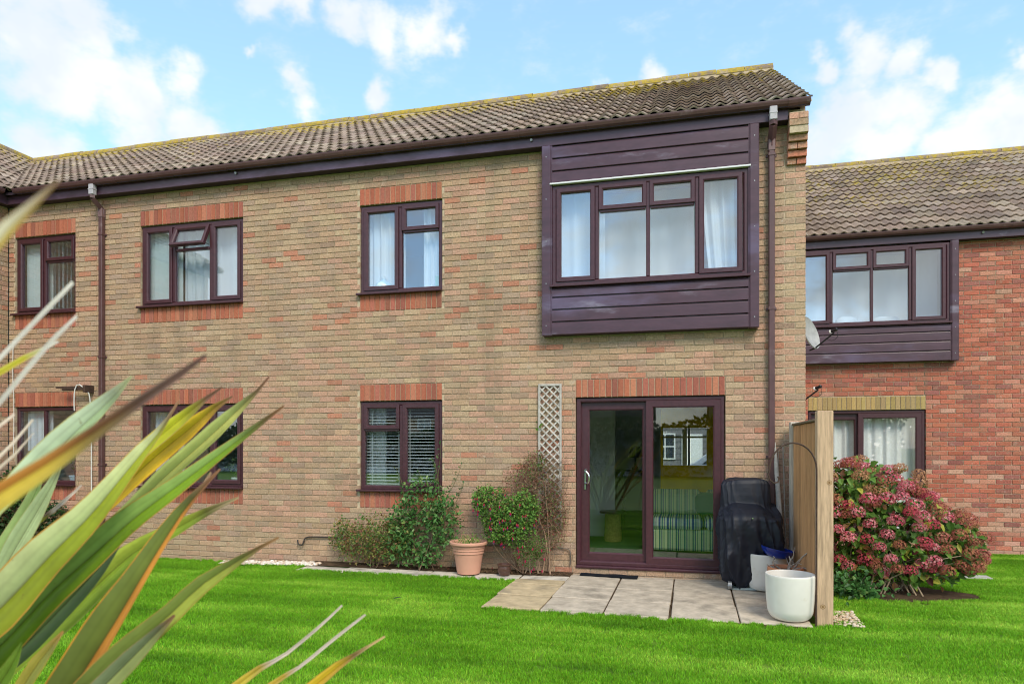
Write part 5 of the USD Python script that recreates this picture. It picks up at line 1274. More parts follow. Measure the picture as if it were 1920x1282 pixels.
 (4,(0.38, 0.44, 0.13),(0.48, 0.48, 0.12),(0.36, 0.36, 0.14),(0.22, 0.1, 0.06),0.91,[(-1.901,-7.353,0,-0.004,-0.002,0.004,0.005,-0.001,-0.004),(-1.908,-7.291,0.384,-0.004,-0.003,0.005,0.006,-0.002,-0.005),(-1.857,-7.232,0.717,-0.005,-0.004,0.006,0.006,-0.002,-0.006),(-1.747,-7.174,1,-0.006,-0.004,0.007,0.007,-0.002,-0.007),(-1.579,-7.117,1.232,-0.006,-0.005,0.007,0.008,-0.003,-0.007),(-1.476,-7.087,1.341,-0.008,-0.006,0.01,0.011,-0.004,-0.01),(-1.379,-7.06,1.43,-0.011,-0.008,0.014,0.013,-0.005,-0.013),(-1.281,-7.032,1.526,-0.014,-0.01,0.017,0.017,-0.006,-0.016),(-1.19,-7.005,1.612,-0.014,-0.009,0.017,0.016,-0.006,-0.016),(-1.125,-6.986,1.677,-0.009,-0.006,0.011,0.01,-0.004,-0.01),(-1.09,-6.974,1.714,-0.003,-0.002,0.004,0.004,-0.001,-0.004),(-1.055,-6.962,1.759,-0.002,-0.001,0.002,0.002,-0.001,-0.002)]),
 (4,(0.25, 0.37, 0.09),(0.16, 0.26, 0.012),(0.52, 0.28, 0.05),(0.25, 0.11, 0.05),0.93,[(-1.9,-7.167,0,-0.013,-0.009,0.015,0.018,-0.005,-0.016),(-1.872,-7.303,0.323,-0.015,-0.011,0.017,0.021,-0.006,-0.019),(-1.805,-7.384,0.605,-0.018,-0.013,0.02,0.025,-0.007,-0.022),(-1.698,-7.409,0.847,-0.02,-0.015,0.023,0.029,-0.008,-0.026),(-1.552,-7.378,1.05,-0.023,-0.017,0.026,0.032,-0.01,-0.029),(-1.448,-7.341,1.164,-0.024,-0.017,0.027,0.033,-0.01,-0.029),(-1.366,-7.31,1.261,-0.022,-0.016,0.026,0.031,-0.009,-0.028),(-1.283,-7.278,1.343,-0.02,-0.015,0.026,0.026,-0.009,-0.026),(-1.21,-7.249,1.416,-0.017,-0.012,0.024,0.02,-0.008,-0.021),(-1.113,-7.214,1.496,-0.011,-0.009,0.017,0.014,-0.006,-0.016),(-1.026,-7.182,1.568,-0.007,-0.005,0.011,0.009,-0.004,-0.01),(-0.962,-7.155,1.623,-0.004,-0.003,0.006,0.005,-0.002,-0.006),(-0.905,-7.13,1.671,-0.001,-0.001,0.002,0.001,-0.001,-0.002)]),
 (4,(0.12, 0.17, 0.06),(0.1, 0.145, 0.05),(0.16, 0.19, 0.08),(0.1, 0.12, 0.08),2,[(-1.96,-7.46,0,-0.01,-0.007,0.013,0.013,-0.005,-0.013),(-1.944,-7.433,0.32,-0.012,-0.009,0.016,0.016,-0.006,-0.016),(-1.883,-7.396,0.594,-0.014,-0.01,0.019,0.018,-0.007,-0.019),(-1.779,-7.35,0.821,-0.016,-0.012,0.022,0.021,-0.008,-0.022),(-1.63,-7.295,1.003,-0.018,-0.013,0.024,0.023,-0.008,-0.024),(-1.519,-7.256,1.105,-0.017,-0.013,0.021,0.024,-0.008,-0.024),(-1.431,-7.223,1.203,-0.017,-0.012,0.019,0.023,-0.007,-0.02),(-1.366,-7.196,1.283,-0.014,-0.009,0.014,0.018,-0.005,-0.014),(-1.315,-7.173,1.355,-0.003,-0.002,0.003,0.004,-0.001,-0.003)]),
 (4,(0.4, 0.47, 0.06),(0.26, 0.36, 0.03),(0.45, 0.4, 0.1),(0.5, 0.38, 0.2),0.91,[(-1.891,-7.294,0,-0.006,-0.004,0.007,0.007,-0.002,-0.007),(-1.924,-7.292,0.304,-0.007,-0.005,0.008,0.009,-0.003,-0.008),(-1.904,-7.277,0.564,-0.008,-0.006,0.01,0.01,-0.003,-0.01),(-1.831,-7.251,0.781,-0.009,-0.006,0.011,0.012,-0.004,-0.011),(-1.705,-7.211,0.954,-0.01,-0.007,0.012,0.013,-0.004,-0.012),(-1.607,-7.181,1.051,-0.011,-0.008,0.014,0.014,-0.005,-0.014),(-1.508,-7.152,1.149,-0.019,-0.013,0.022,0.024,-0.008,-0.022),(-1.409,-7.122,1.255,-0.019,-0.014,0.024,0.026,-0.008,-0.025),(-1.335,-7.098,1.321,-0.012,-0.01,0.021,0.017,-0.007,-0.021),(-1.247,-7.072,1.373,-0.008,-0.007,0.016,0.011,-0.006,-0.016),(-1.173,-7.048,1.416,-0.004,-0.004,0.009,0.006,-0.003,-0.009),(-1.101,-7.025,1.45,-0.001,-0.001,0.002,0.001,-0.001,-0.002)]),
 (4,(0.13, 0.16, 0.03),(0.5, 0.2, 0.03),(0.58, 0.26, 0.03),(0.28, 0.13, 0.06),0.9,[(-1.724,-7.317,0,-0.02,-0.011,0.012,0.018,-0.005,-0.009),(-1.584,-7.421,0.266,-0.024,-0.013,0.014,0.022,-0.006,-0.011),(-1.46,-7.474,0.518,-0.028,-0.016,0.017,0.026,-0.007,-0.013),(-1.353,-7.476,0.758,-0.032,-0.018,0.019,0.03,-0.008,-0.015),(-1.263,-7.428,0.984,-0.036,-0.02,0.022,0.034,-0.01,-0.016),(-1.243,-7.41,1.039,-0.038,-0.021,0.025,0.031,-0.01,-0.016),(-1.201,-7.386,1.121,-0.039,-0.02,0.027,0.026,-0.011,-0.014),(-1.147,-7.36,1.222,-0.036,-0.018,0.024,0.02,-0.01,-0.01),(-1.103,-7.336,1.313,-0.028,-0.014,0.018,0.015,-0.008,-0.007),(-1.069,-7.314,1.384,-0.02,-0.01,0.014,0.011,-0.006,-0.006),(-1.035,-7.292,1.45,-0.011,-0.006,0.009,0.007,-0.003,-0.004),(-1.005,-7.272,1.495,-0.005,-0.003,0.005,0.004,-0.002,-0.003),(-0.982,-7.253,1.53,-0.001,-0.001,0.001,0.002,-0,-0.001)]),
 (0,(0.33, 0.17, 0.08),(0.25, 0.11, 0.05),(0.3, 0.15, 0.08),(0.4, 0.25, 0.15),0.8,[(-1.134,-7.271,1.341,-0.003,-0.002,0.002,0.003,-0.001,-0.002),(-1.091,-7.257,1.405,-0.003,-0.002,0.002,0.003,-0.001,-0.002),(-1.046,-7.242,1.475,-0.003,-0.002,0.002,0.003,-0.001,-0.002),(-1.021,-7.232,1.522,-0.002,-0.001,0.001,0.002,-0,-0.001)]),
 (4,(0.27, 0.36, 0.12),(0.22, 0.33, 0.09),(0.36, 0.36, 0.14),(0.4, 0.33, 0.15),0.95,[(-1.993,-7.178,0,-0.012,-0.007,0.007,0.014,-0.003,-0.007),(-2.006,-7.189,0.319,-0.014,-0.008,0.009,0.017,-0.004,-0.009),(-1.984,-7.186,0.61,-0.016,-0.01,0.01,0.02,-0.004,-0.01),(-1.925,-7.17,0.875,-0.019,-0.011,0.011,0.023,-0.005,-0.011),(-1.831,-7.14,1.113,-0.021,-0.013,0.013,0.026,-0.006,-0.013),(-1.755,-7.115,1.265,-0.028,-0.016,0.017,0.031,-0.007,-0.015),(-1.719,-7.101,1.349,-0.022,-0.013,0.012,0.026,-0.006,-0.012),(-1.683,-7.087,1.433,-0.016,-0.009,0.008,0.018,-0.004,-0.007),(-1.653,-7.074,1.523,-0.002,-0.001,0.001,0.002,-0,-0.001)]),
 (4,(0.33, 0.4, 0.2),(0.36, 0.43, 0.2),(0.36, 0.36, 0.14),(0.4, 0.33, 0.15),0.95,[(-1.903,-7.28,0,-0.01,-0.006,0.005,0.014,-0.002,-0.007),(-1.93,-7.249,0.321,-0.012,-0.007,0.007,0.017,-0.003,-0.008),(-1.919,-7.217,0.616,-0.014,-0.009,0.008,0.02,-0.003,-0.009),(-1.871,-7.184,0.887,-0.016,-0.01,0.009,0.023,-0.004,-0.011),(-1.784,-7.149,1.132,-0.018,-0.011,0.01,0.026,-0.004,-0.012),(-1.735,-7.132,1.241,-0.019,-0.012,0.012,0.027,-0.005,-0.013),(-1.685,-7.115,1.338,-0.022,-0.014,0.014,0.029,-0.006,-0.015),(-1.641,-7.1,1.421,-0.016,-0.011,0.011,0.023,-0.004,-0.012),(-1.611,-7.088,1.483,-0.01,-0.006,0.006,0.012,-0.003,-0.006),(-1.588,-7.078,1.546,-0.002,-0.001,0.001,0.002,-0,-0.001)]),
 (0,(0.6, 0.45, 0.36),(0.45, 0.42, 0.03),(0.5, 0.4, 0.2),(0.62, 0.5, 0.42),0.6,[(-1.789,-7.088,1.281,-0.004,-0.003,0.005,0.007,-0.002,-0.006),(-1.71,-7.063,1.366,-0.004,-0.003,0.005,0.008,-0.002,-0.008),(-1.673,-7.048,1.397,-0.002,-0.002,0.004,0.006,-0.002,-0.007),(-1.629,-7.031,1.437,-0.002,-0.002,0.003,0.004,-0.001,-0.004),(-1.594,-7.017,1.474,-0.001,-0.001,0.002,0.002,-0.001,-0.002)]),
 (0,(0.45, 0.28, 0.17),(0.45, 0.28, 0.17),(0.5, 0.33, 0.2),(0.5, 0.36, 0.26),2,[(-1.65,-7.052,1.274,-0.003,-0.002,0.003,0.004,-0.001,-0.003),(-1.566,-7.024,1.366,-0.003,-0.002,0.004,0.004,-0.001,-0.004),(-1.544,-7.011,1.389,-0.003,-0.002,0.004,0.004,-0.001,-0.004),(-1.52,-6.998,1.413,-0.001,-0.001,0.001,0.001,-0,-0.001)]),
 (4,(0.16, 0.2, 0.04),(0.27, 0.3, 0.04),(0.42, 0.24, 0.05),(0.33, 0.17, 0.07),0.91,[(-1.91,-7.463,0,-0.012,-0.008,0.012,0.015,-0.004,-0.012),(-1.74,-7.509,0.274,-0.015,-0.01,0.015,0.019,-0.005,-0.015),(-1.573,-7.525,0.526,-0.017,-0.011,0.017,0.022,-0.006,-0.017),(-1.409,-7.511,0.758,-0.02,-0.013,0.02,0.025,-0.007,-0.02),(-1.247,-7.465,0.97,-0.022,-0.015,0.022,0.028,-0.008,-0.022),(-1.183,-7.441,1.051,-0.022,-0.015,0.023,0.028,-0.008,-0.023),(-1.118,-7.417,1.127,-0.02,-0.014,0.022,0.026,-0.008,-0.023),(-1.052,-7.392,1.199,-0.016,-0.011,0.019,0.019,-0.007,-0.018),(-1.006,-7.373,1.244,-0.012,-0.009,0.016,0.016,-0.005,-0.015),(-0.949,-7.35,1.302,-0.01,-0.007,0.014,0.013,-0.005,-0.014),(-0.891,-7.328,1.343,-0.005,-0.004,0.009,0.006,-0.003,-0.008),(-0.854,-7.311,1.369,-0.002,-0.002,0.004,0.003,-0.001,-0.004),(-0.813,-7.292,1.393,-0.001,-0.001,0.002,0.001,-0.001,-0.002)]),
 (4,(0.15, 0.18, 0.09),(0.23, 0.26, 0.08),(0.3, 0.2, 0.08),(0.25, 0.12, 0.06),0.93,[(-1.823,-7.242,0,-0.007,-0.005,0.008,0.009,-0.003,-0.008),(-1.684,-7.398,0.294,-0.008,-0.006,0.009,0.01,-0.003,-0.009),(-1.533,-7.491,0.559,-0.009,-0.007,0.011,0.012,-0.004,-0.011),(-1.372,-7.52,0.796,-0.011,-0.007,0.012,0.014,-0.004,-0.012),(-1.2,-7.484,1.004,-0.012,-0.008,0.014,0.016,-0.005,-0.014),(-1.137,-7.46,1.072,-0.013,-0.009,0.015,0.017,-0.005,-0.015),(-1.063,-7.434,1.152,-0.013,-0.009,0.015,0.016,-0.005,-0.014),(-1.009,-7.412,1.212,-0.007,-0.005,0.008,0.009,-0.003,-0.008),(-0.976,-7.396,1.249,-0.002,-0.001,0.002,0.002,-0.001,-0.002)]),
 (4,(0.36, 0.3, 0.05),(0.26, 0.26, 0.05),(0.48, 0.26, 0.03),(0.4, 0.2, 0.05),0.9,[(-2.024,-7.366,0,-0.006,-0.004,0.003,0.009,-0.002,-0.004),(-1.787,-7.46,0.253,-0.007,-0.005,0.004,0.01,-0.002,-0.005),(-1.592,-7.507,0.507,-0.008,-0.005,0.005,0.012,-0.002,-0.006),(-1.438,-7.509,0.76,-0.01,-0.006,0.005,0.014,-0.002,-0.006),(-1.327,-7.465,1.014,-0.011,-0.007,0.006,0.016,-0.003,-0.007),(-1.306,-7.449,1.074,-0.013,-0.008,0.008,0.016,-0.003,-0.008),(-1.273,-7.431,1.14,-0.012,-0.008,0.009,0.015,-0.004,-0.009),(-1.251,-7.415,1.178,-0.006,-0.004,0.005,0.008,-0.002,-0.006),(-1.24,-7.402,1.202,-0.001,-0.001,0.001,0.002,-0,-0.001)]),
 (4,(0.16, 0.26, 0.03),(0.13, 0.23, 0.02),(0.25, 0.3, 0.05),(0.2, 0.25, 0.05),2,[(-1.955,-7.482,0,-0.012,-0.007,0.009,0.015,-0.004,-0.009),(-1.84,-7.486,0.271,-0.014,-0.009,0.011,0.018,-0.004,-0.011),(-1.724,-7.475,0.523,-0.017,-0.01,0.012,0.021,-0.005,-0.012),(-1.607,-7.447,0.757,-0.019,-0.012,0.014,0.024,-0.006,-0.014),(-1.489,-7.403,0.973,-0.022,-0.013,0.016,0.027,-0.006,-0.016),(-1.452,-7.387,1.039,-0.02,-0.012,0.014,0.024,-0.006,-0.014),(-1.408,-7.369,1.116,-0.01,-0.006,0.007,0.014,-0.003,-0.007),(-1.396,-7.359,1.157,-0.002,-0.001,0.001,0.002,-0,-0.001)]),
 (4,(0.5, 0.36, 0.04),(0.46, 0.36, 0.04),(0.45, 0.22, 0.05),(0.62, 0.52, 0.42),0.5,[(-2.011,-7.165,0,-0.004,-0.003,0.006,0.004,-0.002,-0.005),(-1.772,-7.28,0.286,-0.004,-0.003,0.007,0.005,-0.002,-0.006),(-1.546,-7.323,0.536,-0.005,-0.004,0.008,0.006,-0.003,-0.007),(-1.333,-7.292,0.751,-0.006,-0.004,0.009,0.007,-0.003,-0.008),(-1.134,-7.189,0.93,-0.007,-0.005,0.01,0.008,-0.003,-0.009),(-1.079,-7.149,0.976,-0.007,-0.005,0.01,0.008,-0.003,-0.009),(-1.035,-7.112,1.017,-0.006,-0.004,0.009,0.007,-0.003,-0.008),(-0.988,-7.074,1.054,-0.003,-0.003,0.006,0.004,-0.002,-0.006),(-0.98,-7.046,1.057,-0.002,-0.002,0.004,0.003,-0.001,-0.004),(-0.915,-7.004,1.111,-0.002,-0.002,0.003,0.003,-0.001,-0.003),(-0.848,-6.961,1.179,-0.001,-0.001,0.002,0.002,-0.001,-0.002)]),
 (4,(0.5, 0.34, 0.04),(0.4, 0.28, 0.03),(0.3, 0.14, 0.04),(0.62, 0.52, 0.42),0.5,[(-1.746,-7.397,0,-0.003,-0.002,0.004,0.003,-0.001,-0.003),(-1.553,-7.421,0.287,-0.004,-0.002,0.005,0.004,-0.002,-0.004),(-1.369,-7.399,0.539,-0.004,-0.003,0.005,0.004,-0.002,-0.004),(-1.195,-7.33,0.756,-0.005,-0.003,0.006,0.005,-0.002,-0.005),(-1.03,-7.214,0.938,-0.005,-0.004,0.007,0.006,-0.002,-0.006),(-0.979,-7.17,0.99,-0.005,-0.004,0.007,0.006,-0.002,-0.006),(-0.926,-7.125,1.036,-0.004,-0.003,0.006,0.004,-0.002,-0.005),(-0.894,-7.086,1.058,-0.002,-0.002,0.003,0.003,-0.001,-0.003),(-0.836,-7.04,1.11,-0.002,-0.002,0.003,0.003,-0.001,-0.003),(-0.769,-6.992,1.168,-0.001,-0.001,0.002,0.002,-0.001,-0.002)]),
 (4,(0.5, 0.33, 0.02),(0.46, 0.28, 0.02),(0.3, 0.13, 0.03),(0.52, 0.36, 0.15),0.78,[(-1.804,-7.533,0,-0.004,-0.003,0.006,0.005,-0.002,-0.006),(-1.579,-7.494,0.283,-0.005,-0.004,0.007,0.006,-0.002,-0.007),(-1.358,-7.431,0.536,-0.005,-0.004,0.008,0.007,-0.003,-0.008),(-1.141,-7.347,0.757,-0.006,-0.005,0.009,0.008,-0.003,-0.009),(-0.929,-7.24,0.947,-0.007,-0.005,0.01,0.009,-0.004,-0.01),(-0.863,-7.202,1.003,-0.008,-0.006,0.012,0.009,-0.004,-0.011),(-0.805,-7.167,1.049,-0.008,-0.006,0.012,0.008,-0.004,-0.008),(-0.758,-7.134,1.09,-0.006,-0.004,0.009,0.005,-0.003,-0.006),(-0.721,-7.104,1.116,-0.002,-0.002,0.003,0.002,-0.001,-0.003),(-0.68,-7.072,1.142,-0.001,-0.001,0.002,0.001,-0.001,-0.002)]),
]



def spline(R, n):
    """Catmull-Rom through the rows of R"""
    R = np.asarray(R, float); m = len(R); d = np.concatenate([[0], np.cumsum(np.linalg.norm(np.diff(R[:, :3], axis=0), axis=1))]); u = np.linspace(0, d[-1], n)
    from scipy.interpolate import PchipInterpolator
    return PchipInterpolator(d, R, axis=0)(u), u / d[-1], d / d[-1]


fx = thing('flax_plant', 'large sword leaved flax with yellowed split leaves in the near left foreground', 'plant')
for nb_, cl, cr, ce, ct, ts, R in LEAVES:
    r = np.random.default_rng(len(R) * 7 + nb_); n = 44; Q, u, du = spline(R, n); vis = du[nb_] if nb_ else 0.0
    C0, Lv, Rv = Q[:, :3], Q[:, 3:6], Q[:, 6:9]
    tt = np.clip((u - vis) / (1 - vis), 0, 1)
    wob = 1 + .05 * np.sin(u * 23 + r.uniform(0, 6)) + .03 * np.sin(u * 51 + r.uniform(0, 6)); Lv, Rv = Lv * wob[:, None], Rv * (2 - wob)[:, None]
    cols_, tones = [], []
    fade = sstep(ts - .04, ts + .05, tt)[:, None] if ts < 1.5 else np.zeros((n, 1))
    basef = (1 - sstep(vis * .4, vis * .95 + .01, u))[:, None] * .6
    def tone(c, edge):
        c = np.array(c)[None] * (1 - edge) + np.array(ce)[None] * edge
        c = c * (1 + .10 * np.sin(u * 9 + edge * 5)[:, None]) * (1 - basef) + np.array((.30, .33, .12))[None] * basef
        streak = meshkit.noise(np.stack([u * 16, 0 * u + edge * 9, 0 * u + 3.0], -1), 5)[:, None]
        dark = sstep(ts - .10, ts, tt)[:, None] * (1 - sstep(ts, ts + .07, tt))[:, None] * .7 if ts < 1.5 else 0
        c = c * (1 - fade) + np.array(ct)[None] * fade
        c = c * (1 - dark) + np.array((.06, .025, .02))[None] * dark
        return c * (.86 + .28 * streak)
    strip = []
    for side, V, cc in ((0, Lv, cl), (1, None, None), (2, Rv, cr)):
        if side == 1:
            strip.append((C0, (tone(cl, .0) + tone(cr, .0)) * .5 * .45 + np.array((.03, .015, .005)))); continue
        bulge = np.cross(V, np.gradient(C0, axis=0)); bulge /= np.linalg.norm(bulge, axis=1, keepdims=True) + 1e-9
        w = np.linalg.norm(V, axis=1, keepdims=True)
        cols_a = ((1.0, 1.0), (.955, .9), (.925, .0), (.80, .0), (.72, .0), (.60, .0), (.50, .0), (.38, .0), (.28, .0), (.18, .0), (.10, .0), (.05, .0))
        for a, ed in (cols_a if side == 0 else cols_a[::-1]):
            strip.append((C0 + V * a + (-1 if side == 0 else 1) * bulge * w * .10 * math.sin(a * 3.1), tone(cc, ed) * (1 if ed else r.uniform(.86, 1.12)) * (.72 if a < .06 else 1)))
    k = len(strip); v = np.stack([s[0] for s in strip], 1); c = np.stack([s[1] for s in strip], 1)
    f = [(i * k + j, i * k + j + 1, (i + 1) * k + j + 1, (i + 1) * k + j) for i in range(n - 1) for j in range(k - 1)]
    obj('leaf', MB().add(v.reshape(-1, 3), f, np.clip(c, 0, 1).reshape(-1, 3)), SWORD, fx, True)
for k in range(9):                                                         # leaves of the same clump that lean away, left of the picture
    r = np.random.default_rng(800 + k); b = np.array([-1.9 + r.normal(0, .15), -7.45 + r.normal(0, .15), 0]); a = r.uniform(2.2, 4.3); e = b + [math.cos(a) * .75, math.sin(a) * .5, r.uniform(1.0, 1.6)]; mid = (b + e) / 2 + [0, 0, .35]
    uu = np.linspace(0, 1, 16)[:, None]; C0 = (1 - uu) ** 2 * b + 2 * uu * (1 - uu) * mid + uu ** 2 * e; w = .035 * np.sin(np.clip(uu * 1.0 + .25, 0, 1.25) * 2.5) * (1 - uu ** 6); S = np.array([-math.sin(a), math.cos(a), 0])
    v = np.stack([C0 + S * w, C0 + [0, 0, -.012], C0 - S * w], 1); f = [(i * 3 + j, i * 3 + j + 1, i * 3 + 4 + j, i * 3 + 3 + j) for i in range(15) for j in range(2)]
    obj('leaf', MB().add(v.reshape(-1, 3), f, np.array([(.24, .32, .10), (.33, .36, .06), (.18, .26, .08)][k % 3])), SWORD, fx, True)

# ================================================================ behind the windows
def curtain(x0, x1, z0, z1, y, folds, depth, label, seed, mat=None, name='curtain', gather=0.0, group=None):
    r = np.random.default_rng(seed); nu, nv = 90, 14; u = np.linspace(0, 1, nu); V = []
    ph = r.uniform(0, 6.28, 4)
    for j in range(nv):
        t_ = j / (nv - 1); z = z0 + (z1 - z0) * t_
        g = 1 - gather * (1 - t_) ** 1.5
        x = x0 + (x1 - x0) * u * g if gather >= 0 else x1 - (x1 - x0) * (1 - u) * (1 + gather * (1 - t_) ** 1.5)
        w = np.sin(u * folds * 6.283 + ph[0] + .5 * np.sin(u * 7 + ph[1])) + .4 * np.sin(u * folds * 11 + ph[2])
        V.append(np.stack([x, y + w * depth * (.75 + .25 * t_), np.full(nu, z)], -1))
    f = [(j * nu + i, j * nu + i + 1, (j + 1) * nu + i + 1, (j + 1) * nu + i) for j in range(nv - 1) for i in range(nu - 1)]
    return obj(name, MB().add(np.array(V).reshape(-1, 3), f), mat or CURTAIN_M, None, True, label=label, category='curtain', group=group)


def vertical_blind(x0, x1, z0, z1, y, n, ang, label, wd=.085):
    t = thing('vertical_blind', label, 'blind')
    obj('head_rail', MB().box(x0, x1, y - .02, y + .02, z1, z1 + .03), VENETIAN, t)
    for i in range(n):
        x = x0 + (i + .5) * (x1 - x0) / n; a = ang + rng.normal(0, .06); c, s = math.cos(a) * wd / 2, math.sin(a) * wd / 2
        k = np.linspace(-1, 1, 5); bow = .006 * (1 - k ** 2)
        v = [(x + c * q - s / wd * b, y + s * q + c / wd * b, z) for z in (z0, z1) for q, b in zip(k, bow)]
        obj('slat', MB().add(v, [(j, j + 1, j + 6, j + 5) for j in range(4)]), BLIND_M, t, True)


def venetian(x0, x1, z0, z1, y, label, ang=.25):
    t = thing('venetian_blind', label, 'blind')
    obj('head_rail', MB().box(x0, x1, y - .02, y + .025, z1, z1 + .035), VENETIAN, t)
    n = int((z1 - z0) / .043); c, s = math.cos(ang) * .024, math.sin(ang) * .024
    for i in range(n):
        z = z0 + .03 + i * .043
        obj('slat', MB().add([(x0, y - c, z - s), (x1, y - c, z - s), (x0, y, z + .003), (x1, y, z + .003), (x0, y + c, z + s), (x1, y + c, z + s)], [(0, 1, 3, 2), (2, 3, 5, 4)]), VENETIAN, t)
    for x in (x0 + .08, x1 - .08):
        obj('cord', MB().box(x - .004, x + .004, y - .027, y - .025, z0, z1), VENETIAN, t)
    obj('bottom_rail', MB().box(x0, x1, y - .022, y + .022, z0 - .01, z0 + .012), VENETIAN, t)


vertical_blind(-10.09, -9.62, 3.66, 4.72, .16, 7, .35, 'pale vertical blind behind the left casement of the far left upper window')
vertical_blind(-9.60, -9.06, 3.66, 4.72, .16, 7, -1.0, 'half open vertical blind behind the right panes of the far left upper window')
vertical_blind(-7.78, -7.24, 3.66, 4.72, .16, 7, .50, 'closed vertical blind behind the left casement of the window with the open vent')
curtain(-7.26, -6.62, 3.66, 4.74, .24, 5, .022, 'white gathered curtain in the middle of the window with the open vent', 3)
curtain(-6.68, -6.12, 3.66, 4.74, .26, 2, .012, 'plain pale net behind the right casement of the window with the open vent', 4)
curtain(-4.27, -3.72, 3.66, 4.74, .20, 5, .024, 'white curtain behind the left casement of the upper window beside the bay', 5)
curtain(-3.46, -3.14, 3.66, 4.74, .20, 4, .022, 'white curtain drawn back at the right of the upper window beside the bay', 6)
curtain(-1.62, -1.02, 3.56, 4.76, .10, 3, .012, 'pale net curtain filling the left casement of the bay window', 7)
curtain(-1.10, .10, 3.56, 4.76, .30, 4, .010, 'smooth pale blue net across the middle of the bay window', 8)
curtain(.14, .64, 3.56, 4.76, .08, 4, .030, 'white curtain hanging in folds behind the right casement of the bay window', 9, gather=-.18)
curtain(1.72, 4.0, 3.56, 4.80, W + .45, 6, .010, 'smooth pale net across the bay window of the red brick wing', 10)
curtain(-10.10, -9.60, 1.50, 2.12, .16, 4, .010, 'short grey net in the top of the far left ground floor window', 11)
curtain(-7.76, -7.25, 1.02, 2.12, .20, 5, .020, 'white curtain at the left of the wide ground floor window', 12)
curtain(1.95, 2.70, .12, 2.12, W + .26, 5, .022, 'cream curtain behind the left leaf of the red wing patio door', 13)
curtain(2.72, 3.66, .12, 2.12, W + .24, 6, .020, 'cream curtain behind the snowflake stickers on the red wing patio door', 14)
venetian(-4.25, -3.70, 1.04, 2.10, .13, 'white venetian blind in the left half of the ground floor window above the shrubs')
venetian(-3.70, -3.18, 1.04, 2.10, .13, 'white venetian blind in the right half of the ground floor window above the shrubs')
curtain(-4.28, -4.02, 1.02, 2.12, .24, 2, .012, 'pale curtain at the left edge behind the venetian blind', 15)
BLUEG = plain('clear_blue_plastic', (.50, .66, .74), .2, .5)
o = thing('bottle', 'pale blue rounded bottle on the sill of the upper window beside the bay', 'bottle')
obj('body', MB().lathe([(0, 0), (.10, 0), (.125, .03), (.125, .07), (.10, .12), (.035, .16), (.03, .18)], (-4.02, .15, 3.655), 24), BLUEG, o, 40)
obj('cap', MB().lathe([(.034, .0), (.034, .03), (0, .03)], (-4.02, .15, 3.833), 16), CURTAIN_M, o)
obj('box', MB().box(-3.27, -3.16, .12, .17, 3.655, 3.83, .004), plain('mint_card', (.35, .58, .44), .7, .2), None, label='small mint green box on the right of the sill beside the bay', category='box')
for k, (x, w, lab) in enumerate(((2.56, .34, 'white pillow leaning in the left middle pane of the red wing bay window'), (3.18, .46, 'white pillow lying in the right middle pane of the red wing bay window'))):
    s = trimesh.creation.icosphere(3); v = s.vertices.copy(); v = np.sign(v) * np.abs(v) ** .7 * [w / 2, .09, .10 if k else .12]
    obj('pillow', MB().add(v + [x, W + .26, 3.64], s.faces), CURTAIN_M, None, True, label=lab, category='pillow')
# plants and a picture on the inner sills
def sill_plant(x, z, y, seed, n, h, potm, label, spread=.11):
    t = thing('pot_plant', label, 'pot plant'); r = np.random.default_rng(seed)
    obj('pot', MB().lathe([(0, 0), (.055, 0), (.075, .11), (.080, .11), (.080, .13), (.068, .13), (.06, .09)], (x, y, z), 24), potm, t, 35)
    mb = MB(); P = np.array([x, y, z + .13 + h * .6]) + unit(r, n) * [spread, .05, h * .45]; leaf_set(mb, P, unit(r, n) + [0, 0, .3], unit(r, n), r.uniform(.03, .06, n), r.uniform(.015, .03, n), palette(r, n, [(.06, .13, .03), (.12, .18, .04)], [.6, .4]))
    obj('foliage', mb, LEAF, t, kind='stuff')
    for k in range(5):
        obj('stem', MB().tube([(x, y, z + .10), (x + r.normal(0, .02), y, z + .13 + h * .4), (x + r.normal(0, .07), y, z + .13 + h * .8)], .004, 5, (.25, .20, .12)), STEM, t, True)


obj('inner_sill', MB().box(-7.80, -6.14, .105, .26, .965, .995, .004), WHITE_PAINT, house); obj('inner_sill', MB().box(-10.14, -9.03, .105, .26, .965, .995, .004), WHITE_PAINT, house); obj('inner_sill', MB().box(-4.28, -3.15, .105, .26, .965, .995, .004), WHITE_PAINT, house)
obj('inner_sill', MB().box(-4.28, -3.15, .105, .26, 3.59, 3.652, .004), WHITE_PAINT, house)
sill_plant(-6.34, .995, .19, 1, 90, .26, WHITE_POT, 'leafy pot plant on the right of the wide ground floor window sill', .15)
sill_plant(-7.28, .995, .19, 2, 40, .26, WHITE_POT, 'small pot plant beside the picture frame on the wide window sill')
sill_plant(-9.22, .995, .19, 3, 40, .42, plain('pale_blue_pot', (.50, .62, .66), .4, .4), 'spindly plant in a pale blue pot in the far left ground floor window', .08)
fr = thing('picture_frame', 'small tan picture frame propped on the sill of the wide ground floor window', 'picture frame')
fm = MB(); ring(fm, -7.62, -7.44, 1.0, 1.11, .018, .15, .165); obj('frame', tilt(fm, 0, .16, 1.0, .25), plain('tan_wood', (.30, .20, .09), .5, .3), fr)
obj('picture', tilt(MB().box(-7.603, -7.457, .158, .163, 1.017, 1.093), 0, .16, 1.0, .25), plain('ochre_picture', (.42, .32, .14), .7, .2, var=(30, .5, 1.4)), fr)

